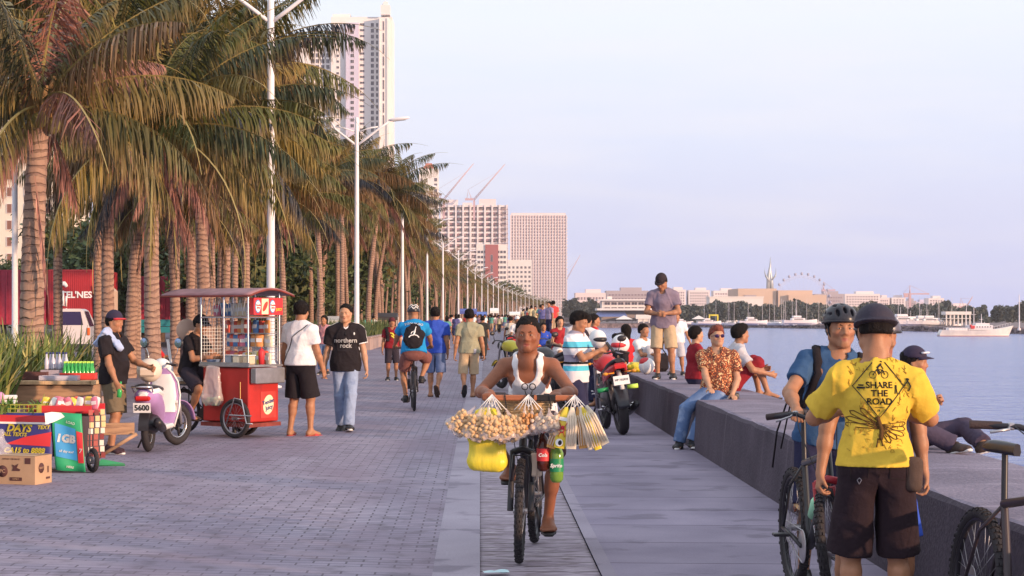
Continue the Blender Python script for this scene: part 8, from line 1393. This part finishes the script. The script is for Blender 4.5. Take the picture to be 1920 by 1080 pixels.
# cluster by the motorcycles
sitter(1146, 720, 1.62, -1.0, 'young man in a black tee with swept hair seated behind the red motorcycle', C_bk, C_nv, .9, at=Vector((2.45, 31.5, .40)), vox=.012, hairk=dict(thick=.02, puff=.02), look=(-.3, .05), hands=[(.2, -.3, .3), (-.2, -.3, .3)], feet=[(.12, -.4, -.32), (-.12, -.4, -.32)])
man(1168, 640, 1.6, pi/2, 'dark-haired person turned away behind the swept-hair youth', C_red, C_nv, 1.0, 'shoe', at=Vector((2.25, 35.0, 0)), vox=.014, hairk=dict(thick=.018))
f = man(1118, 640, 1.66, pi-.5, 'man in a white tee with a dark backpack standing among the motorcycles', C_w, C_nv, 1.0, 'shoe', at=Vector((1.98, 32.8, -.05)), vox=.013); F = f.field(.016); c = f.chest-f.Fw*.19-f.Up*.04; F.put(ellp(c, (.15, .09, .22), (f.Lx, f.Fw, f.Up)), .03); V, Q = F.mesh(); o = link('backpack', mesh_np('backpack', V, Q, [C_dg])); o.location = f.o.location; o.rotation_euler = f.o.rotation_euler; tag(o, 'dark backpack on the man in white among the motorcycles', 'backpack')
man(1102, 640, 1.62, .3, 'person in a red cap among the motorcycles', C_lt, C_nv, 1.0, 'shoe', at=Vector((2.05, 37.5, 0)), vox=.015, hairk=dict(thick=.006)).cap(C_red)
b = MB(); b.ell((0, 0, 0), (.13, .15, .14), 18, 12); b.m = 1; b.ell((0, -.05, -.01), (.12, .12, .06)); placed(b.build('helmet', [mat('helmet_white', ()), M_blk]), Vector((1.83, 27.6, 1.22)), .5, 'plain white helmet hung on a motorcycle behind the striped polo', 'helmet'); b = MB(); b.ell((0, 0, 0), (.13, .15, .14), 18, 12); b.m = 1; b.ell((0, -.05, -.01), (.12, .12, .06)); placed(b.build('helmet', [mat('helmet_white', ()), M_redi]), Vector((2.06, 26.1, 1.16)), -.5, 'white helmet with red trim above the nearest motorcycle', 'helmet')
f = sitter(1052, 660, 1.6, .25, 'long-haired woman in a red camisole seated on a motorcycle', cloth('camisole', (.35, .03, .04)), C_w, .45, female=True, skin='light', vox=.013, at=Vector((1.84, 40.5, .72)), hands=[(.1, -.25, .2), (-.12, -.28, .2)], hairk=dict(thick=.018, long=.22), sleeve=.15)
sitter(1022, 660, 1.45, .1, 'boy in a bright blue jacket sitting on a motorcycle', C_bl, C_nv, .9, skin='tan', vox=.015, at=Vector((1.75, 48, .62)), sleeve=2)
man(1022, 600, 1.62, -.9, 'man in a lilac tee standing high on the wall beyond the rider head', cloth('lilac', (.34, .28, .42)), C_nv, 1.0, 'shoe', at=Vector((2.98+.2, 80, .58)), vox=.018)
man(965, 660, 1.55, .2, 'woman in a white cap and white top walking behind the rider shoulder', C_w, C_dn, .9, 'shoe', at=Vector((1.25, 57, 0)), vox=.015, female=True).cap(C_w)
man(958, 640, 1.55, 2.9, 'woman in a cream top beside the white-capped woman', cloth('cream', (.7, .6, .5)), C_nv, .9, 'shoe', at=Vector((1.2, 66, 0)), vox=.017, female=True)
# three men at the right: helmet boy, man with the grey helmet, man in yellow
f = man(0, 0, 1.63, -.06, 'smiling young cyclist in a black helmet and blue tee holding a mountain bike', C_teal, C_nv, .50, 'shoe', at=Vector((2.04, 10.6, 0)), vox=.0072, skin='tan', hands=[(.10, -.36, 1.03), (-.22, -.42, 1.04)], elbow=[(.6, .5, -.6), (-.7, .6, -.3)], look=(.12, .03), feet=[(.12, .05, .08), (-.14, -.06, .08)], hairk=dict(thick=.008), lean=.10, side=.16, curl=(.9, 1.0), handdir=[None, (-.1, -1, -.3)], hem=.08, wr=.006); f.eyes()
f.helmet(mat('helmet_grey', (.028, .026, .036), .3), M_blk)
for i in (0, 1): q = 1-2*i; ribbon(f, [f.sh[i]-f.Lx*q*.045-f.Fw*.08+f.Up*.04, f.sh[i]-f.Lx*q*.045+f.Up*.075, f.chest+f.Lx*q*.12+f.Fw*.12+f.Up*.04, f.waist+f.Lx*q*.15+f.Fw*.06], C_bk, 'pack_strap', .026, .006)
F = f.field(.012); c = f.chest-f.Fw*.20-f.Up*.08-f.Lx*.05; F.put(ellp(c, (.17, .10, .25), (f.Lx, f.Fw, f.Up)), .03); F.put(ellp(c-f.Up*.1-f.Fw*.04, (.14, .08, .14), (f.Lx, f.Fw, f.Up)), .03); F.warp(.006, 24, 3); V, Q = F.mesh(); o = link('backpack', mesh_np('backpack', V, Q, [C_bk])); o.location = f.o.location; o.rotation_euler = f.o.rotation_euler; tag(o, 'black backpack with dangling straps on the helmeted young cyclist', 'backpack'); b = MB(); b.tube([c-f.Lx*.17-f.Up*.1, c-f.Lx*.2-f.Up*.3, c-f.Lx*.19-f.Up*.52], .006, 5); b.tube([c-f.Lx*.15-f.Up*.1, c-f.Lx*.16-f.Up*.4], .005, 5); b.build('loose_strap', C_bk, o)
w_ = M_flo; F = f.field(.010)
for i in (0, 1): h_, n_ = f.hip[i], f.kn[i]; F.put(ecap(h_+(n_-h_)*.8, n_+(n_-h_)*.10, .078, .084, flat=True), .01)
f.part('patterned_shorts_hem', F, w_); 
f = man(0, 0, 1.58, .12, 'second man with a grey helmet and blue shorts hidden behind the yellow tee', C_nv, C_bl, .52, 'shoe', at=Vector((2.03, 9.25, 0)), vox=.009, hands=[(.26, -.02, .72), (-.32, -.04, .70)], elbow=[(.8, .6, 0), (-.8, .6, 0)], look=(.5, .15), curl=(.6, .6), build=1.05, hem=.1, feet=[(.16, 0, .08), (-.20, 0, .08)]); f.helmet(mat('helmet_slate', (.10, .095, .13), .35), M_blk, vents=False)
f = man(0, 0, 1.615, pi-.08, 'man in a yellow tee printed with a road sign, seen from behind', C_yel, cloth('brown_black', (.026, .016, .021), .7), .52, 'shoe', at=Vector((1.88, 8.55, 0)), vox=.0075, build=.90, skin='tan', hands=[(.10, -.30, 1.12), (-.10, -.30, 1.12)], elbow=[(1, .35, -.6), (-1, .35, -.6)], look=(0, .22), curl=(.9, .9), sleeve=.80, hem=.02, loose=.017, wr=.008, wide=.045, hairk=dict(thick=.003, nape=-.03), feet=[(.12, 0, .08), (-.12, 0, .08)]); sh = f.shirt_o
# backwards dark cap
k_ = f.k; F = Fld(f.head-.2, f.head+.2, .007); X3 = [f.hX, f.hF, f.hU]; F.put(ellp(f.hf(0, -.012, .04), [.096, .115, .096], X3), .01); h0 = f.hf(0, 0, .028); hU = f.hU; hF = f.hF; F.cut(lambda P: (h0-P)@hU-((P-h0)@hF)*.05); F.put(ellp(f.hf(0, -.06, .032), [.104, .095, .012], X3), .012); V, Q = F.mesh(); cp = link('cap', mesh_np('cap', V, Q, [mat('cap_navy_felt', (.028, .022, .04), .7, bump=.3, bscale=80)]), f.o)
Wc = Vector(f.waist); Xb = -Vector(f.Lx); Ub = Vector(f.Up); Db = -Vector(f.Fw); bvs = bvh_of(sh); cz = .235
def FB(lst, m, nm, off=.003): return flat_on([[(p[0]*1.18, p[1]*1.18+cz, *p[2:]) for p in l_] for l_ in lst], m, sh, nm, Wc, Xb, Ub, Db, bvs, off)
FB([[(0, .125, .0024), (.10, .0), (0, -.125), (-.10, .0), (0, .125)]], M_ink, 'sign_outline')
for t_, z_, s_ in (('SHARE', .004, .042), ('THE', -.034, .042), ('ROAD', -.072, .042)): on_back(f, t_, s_, cz+z_, M_ink, sh, off=.003, bold=.0008)
FB([[(.022*cos(a)*.62-.024, .045+.014*sin(a), .0014) for a in [i*pi/5 for i in range(11)]], [(.022*cos(a)*.62+.024, .045+.014*sin(a), .0014) for a in [i*pi/5 for i in range(11)]], [(-.024, .045, .002), (-.008, .066), (.016, .064), (.024, .045)], [(-.008, .066, .002), (.0, .046), (.016, .064)], [(-.006, .072, .0042), (.008, .086), (.010, .088)], [(.010, .096, .0052), (.011, .097)], [(.008, .084, .002), (.018, .068)], [(-.004, .07, .003), (.002, .058), (.0, .048)]], M_ink, 'bicycle_sign')
FB([[(-.083, -.006, .005), (-.055, -.006)], [(-.078, .004, .0035), (-.060, .004)], [(-.078, -.014, .003), (-.077, -.014)], [(-.060, -.014, .003), (-.059, -.014)]], M_ink, 'car_sign'); FB([[(.066, .012, .0035), (.0661, .013)], [(.066, .004, .004), (.066, -.012)], [(.064, -.012, .002), (.062, -.03)], [(.068, -.012, .002), (.071, -.03)]], M_ink, 'walker_sign'); FB([[(-.018, -.083, .0012), (.018, -.083)], [(0, -.092, .002), (0, -.10)], [(.10, .0, .003), (.118, .028), (.108, .03), (.125, .0), (.118, -.02)]], M_ink, 'sign_details')
g = random.Random(4); L_ = []
for i in range(9):
    a = R(-70+i*17.5) if i < 5 else R(110+(i-5)*17.5+20); ln = .085+.03*g.random(); c0 = (0.004, -.16); e_ = (c0[0]+cos(a)*ln*1.1, c0[1]+sin(a)*ln*.75+.01); q = (-sin(a)*.008, cos(a)*.008); L_ += [[(c0[0]+q[0], c0[1]+q[1], .0022), (e_[0]+q[0], e_[1]+q[1]), (e_[0]+cos(a)*.012, e_[1]+sin(a)*.010), (e_[0]-q[0], e_[1]-q[1]), (c0[0]-q[0], c0[1]-q[1])]]
L_ += [[(-.008, -.12, .010), (.008, -.17), (.004, -.21)], [(-.006, -.205, .003), (-.012, -.24)], [(.006, -.205, .003), (.012, -.235)], [(-.03, -.13, .002), (.03, -.20)]]; FB(L_, mat('sepia_ink', (.10, .045, .01), .9), 'starburst_print')
L_ = []
for i in range(150): x = g.uniform(-.115, .115); z_ = g.uniform(-.255, .11); q = abs(x)/.1+abs(z_)/.125; (q > 1.05) and L_.append([(x, z_, g.uniform(.0007, .0016)), (x+g.uniform(-.012, .012), z_+g.uniform(-.018, .018)), (x+g.uniform(-.012, .012), z_+g.uniform(-.018, .018))])
FB(L_, mat('faded_ink', (.38, .22, .03), .9), 'distressed_print', .0026)
F = Fld(f.pel-.4, f.pel+.4, .009); c = f.pel-f.Fw*.06-f.Lx*-.0+A_((1, 0, 0))*-.165-A_((0, 0, .05)); F.put(ecap(c+A_((0, 0, .05)), c-A_((0, 0, .06)), (.045, .03), (.04, .03)), .02); V, Q = F.mesh(); o = link('belt_pouch', mesh_np('belt_pouch', V, Q, [cloth('pouch', (.09, .06, .05))])); o.location = f.o.location; o.rotation_euler = f.o.rotation_euler; tag(o, 'dark belt pouch clipped at the hip of the man in yellow', 'pouch'); FBp = lambda l_, m, nm: flat_on(l_, m, f.pants_o, nm, Vector(f.pel), Xb, Vector((0, 0, 1)), Db, bvh_of(f.pants_o), .003)
FBp([[(-.012, .085, .002), (0, .065), (.012, .085)], [(-.10, -.08, .002), (-.09, -.07), (-.08, -.08), (-.09, -.10), (-.10, -.08)]], mat('grey_print', (.3, .27, .3), .8), 'stitched_marks'); FBp([[(.05, .03, .0015), (.05, -.07), (.13, -.08), (.13, .03), (.05, .03)], [(-.05, .03, .0015), (-.05, -.07), (-.13, -.08), (-.13, .03), (-.05, .03)], [(0, .09, .0015), (0, -.12)]], mat('seam', (.015, .01, .012), .9), 'pocket_seams')
# the man lying on the wall at the right
f = sitter(0, 0, 1.46, pi/2-.75, 'man in a dark cap and sunglasses reclining on the wall with jeans drawn up', C_lt, C_ol and cloth('dark_jeans', (.07, .055, .09)), 1.0, vox=.010, at=Vector((3.22, 13.5, .583)), pelvis=(0, 0, .09), lean=.05, hands=[(.2, -.12, .35), (-.22, -.1, .30)], feet=[(.06, -.56, .06), (-.16, -.44, .06)], knee=[(1.0, -.3, .45), (-1.0, -.3, .55)], toe=[(.6, -1, .3), (-.3, -1, .2)], shoes='shoe', scol=S_br, look=(.3, .05), hairk=dict(thick=.006)); f.cap(mat('cap_navy', ())); b = MB(); b.tube([f.hf(-.07, .075, .085), f.hf(0, .11, .09), f.hf(.07, .075, .085)], .014, 6, flat=.6); b.build('glasses_on_cap', mat('glasses_white', (.7, .68, .75), .2), f.o)
b = MB(); b.box((0, 0, 0), (.05, .03, .09), bev=.01); b.tube([(0, 0, .04), (.01, 0, .12), (.04, 0, .15)], .003, 5); placed(b.build('blue_case', mat('case_cyan', (.03, .38, .60), .35)), Vector((3.12, 12.75, .80)), .4, 'bright blue phone pouch hanging beside the reclining man', 'pouch')
# strollers far along the walk: a few figures built once, then copied
def objm(n): return mat('strolling_'+n, rough=.9, objcol=True)
protos = []
for j, kw in enumerate((dict(walk=.18), dict(walk=-.2, hands=[(.2, -.2, 1.0), (-.26, 0, .8)]), dict(female=True, walk=.12), dict(build=1.15), dict(female=True, walk=-.15, look=(.5, 0)))):
    kw = dict(kw); wk = kw.pop('walk', .05); F_f = Fig(h=1.64, vox=.028, fingers=False, feet=[(.08, -wk, .08), (-.08, wk, .10)], toe=[(0, -1, 0), (0, -1, -.3)], skin='tan', **kw); F_f.root((0, 0, 0), 0, 'x'); F_f.shirt(objm('shirt')); F_f.pants(objm('trousers'), (.5, .95)[j % 2]); F_f.hair(HB, long=.2 if kw.get('female') else 0); protos.append(F_f.o)
rr = random.Random(99); pal = [(.8, .78, .78), (.55, .05, .05), (.05, .08, .35), (.03, .03, .03), (.65, .2, .15), (.3, .3, .33), (.75, .6, .35), (.1, .3, .25), (.6, .35, .4), (.8, .8, .85), (.12, .12, .3)]; pal2 = [(.04, .05, .12), (.03, .03, .03), (.45, .33, .22), (.15, .2, .35), (.5, .48, .5)]
used = [False]*5
def stroller(x, y, lb, gr, s_=1):
    j = rr.randrange(5); rz = rr.choice((0, pi))+rr.uniform(-.5, .5)
    if not used[j]: o = protos[j]; used[j] = True
    else: o = copy_tree(protos[j])
    o.location = (x, y, 0 if s_ > 0 else .58); o.rotation_euler = (0, 0, rz); o.scale = (rr.uniform(.93, 1.06),)*3; o['label'] = lb; o['group'] = gr; o['category'] = 'person'; a = rr.choice(pal); b_ = rr.choice(pal2)
    for c in o.children: c.color = (*(a if c.name.startswith('shirt') else b_), 1)
near = [(905, 52, 'stroller in the middle distance, right of the sage-tee walker'), (846, 30, 'passer-by in the middle distance between the blue and sage tees'), (860, 26, 'passer-by just left of the sage-tee walker head'), (838, 40, 'figure with a bright top beside the blue tee'), (855, 34, 'walker near the kerb behind the blue tee'), (700, 32, 'walker in front of the tan planter wall'), (690, 36, 'person in a dark top by the planter end'), (715, 28, 'person resting beside the low hedge'), (850, 20, 'small figure by the blue tarpaulin stall')]
for px, s_, lb in near: stroller((px-VX)/s_, F_/s_, lb, 'walkers in the middle distance')
for i in range(120):
    s_ = rr.uniform(6, 22)**1.0; px = 900+(22-s_)*2.2+rr.gauss(0, 26 if s_ > 12 else 20); y = F_/s_; x = (px-VX)/s_
    if x > 2.1+curve_off(y): x = 2.0+curve_off(y)-rr.random()
    if x < -5+curve_off(y): x = -4.8+curve_off(y)+rr.random()*2
    stroller(x, y, 'small figure in the distant crowd strolling on the walk', 'distant crowd on the walk')
for i in range(40): y = rr.uniform(80, 420); stroller(3.0+curve_off(y)+rr.uniform(-.2, .4), y, 'small figure standing on the far stretch of seawall', 'distant people on the seawall', -1)
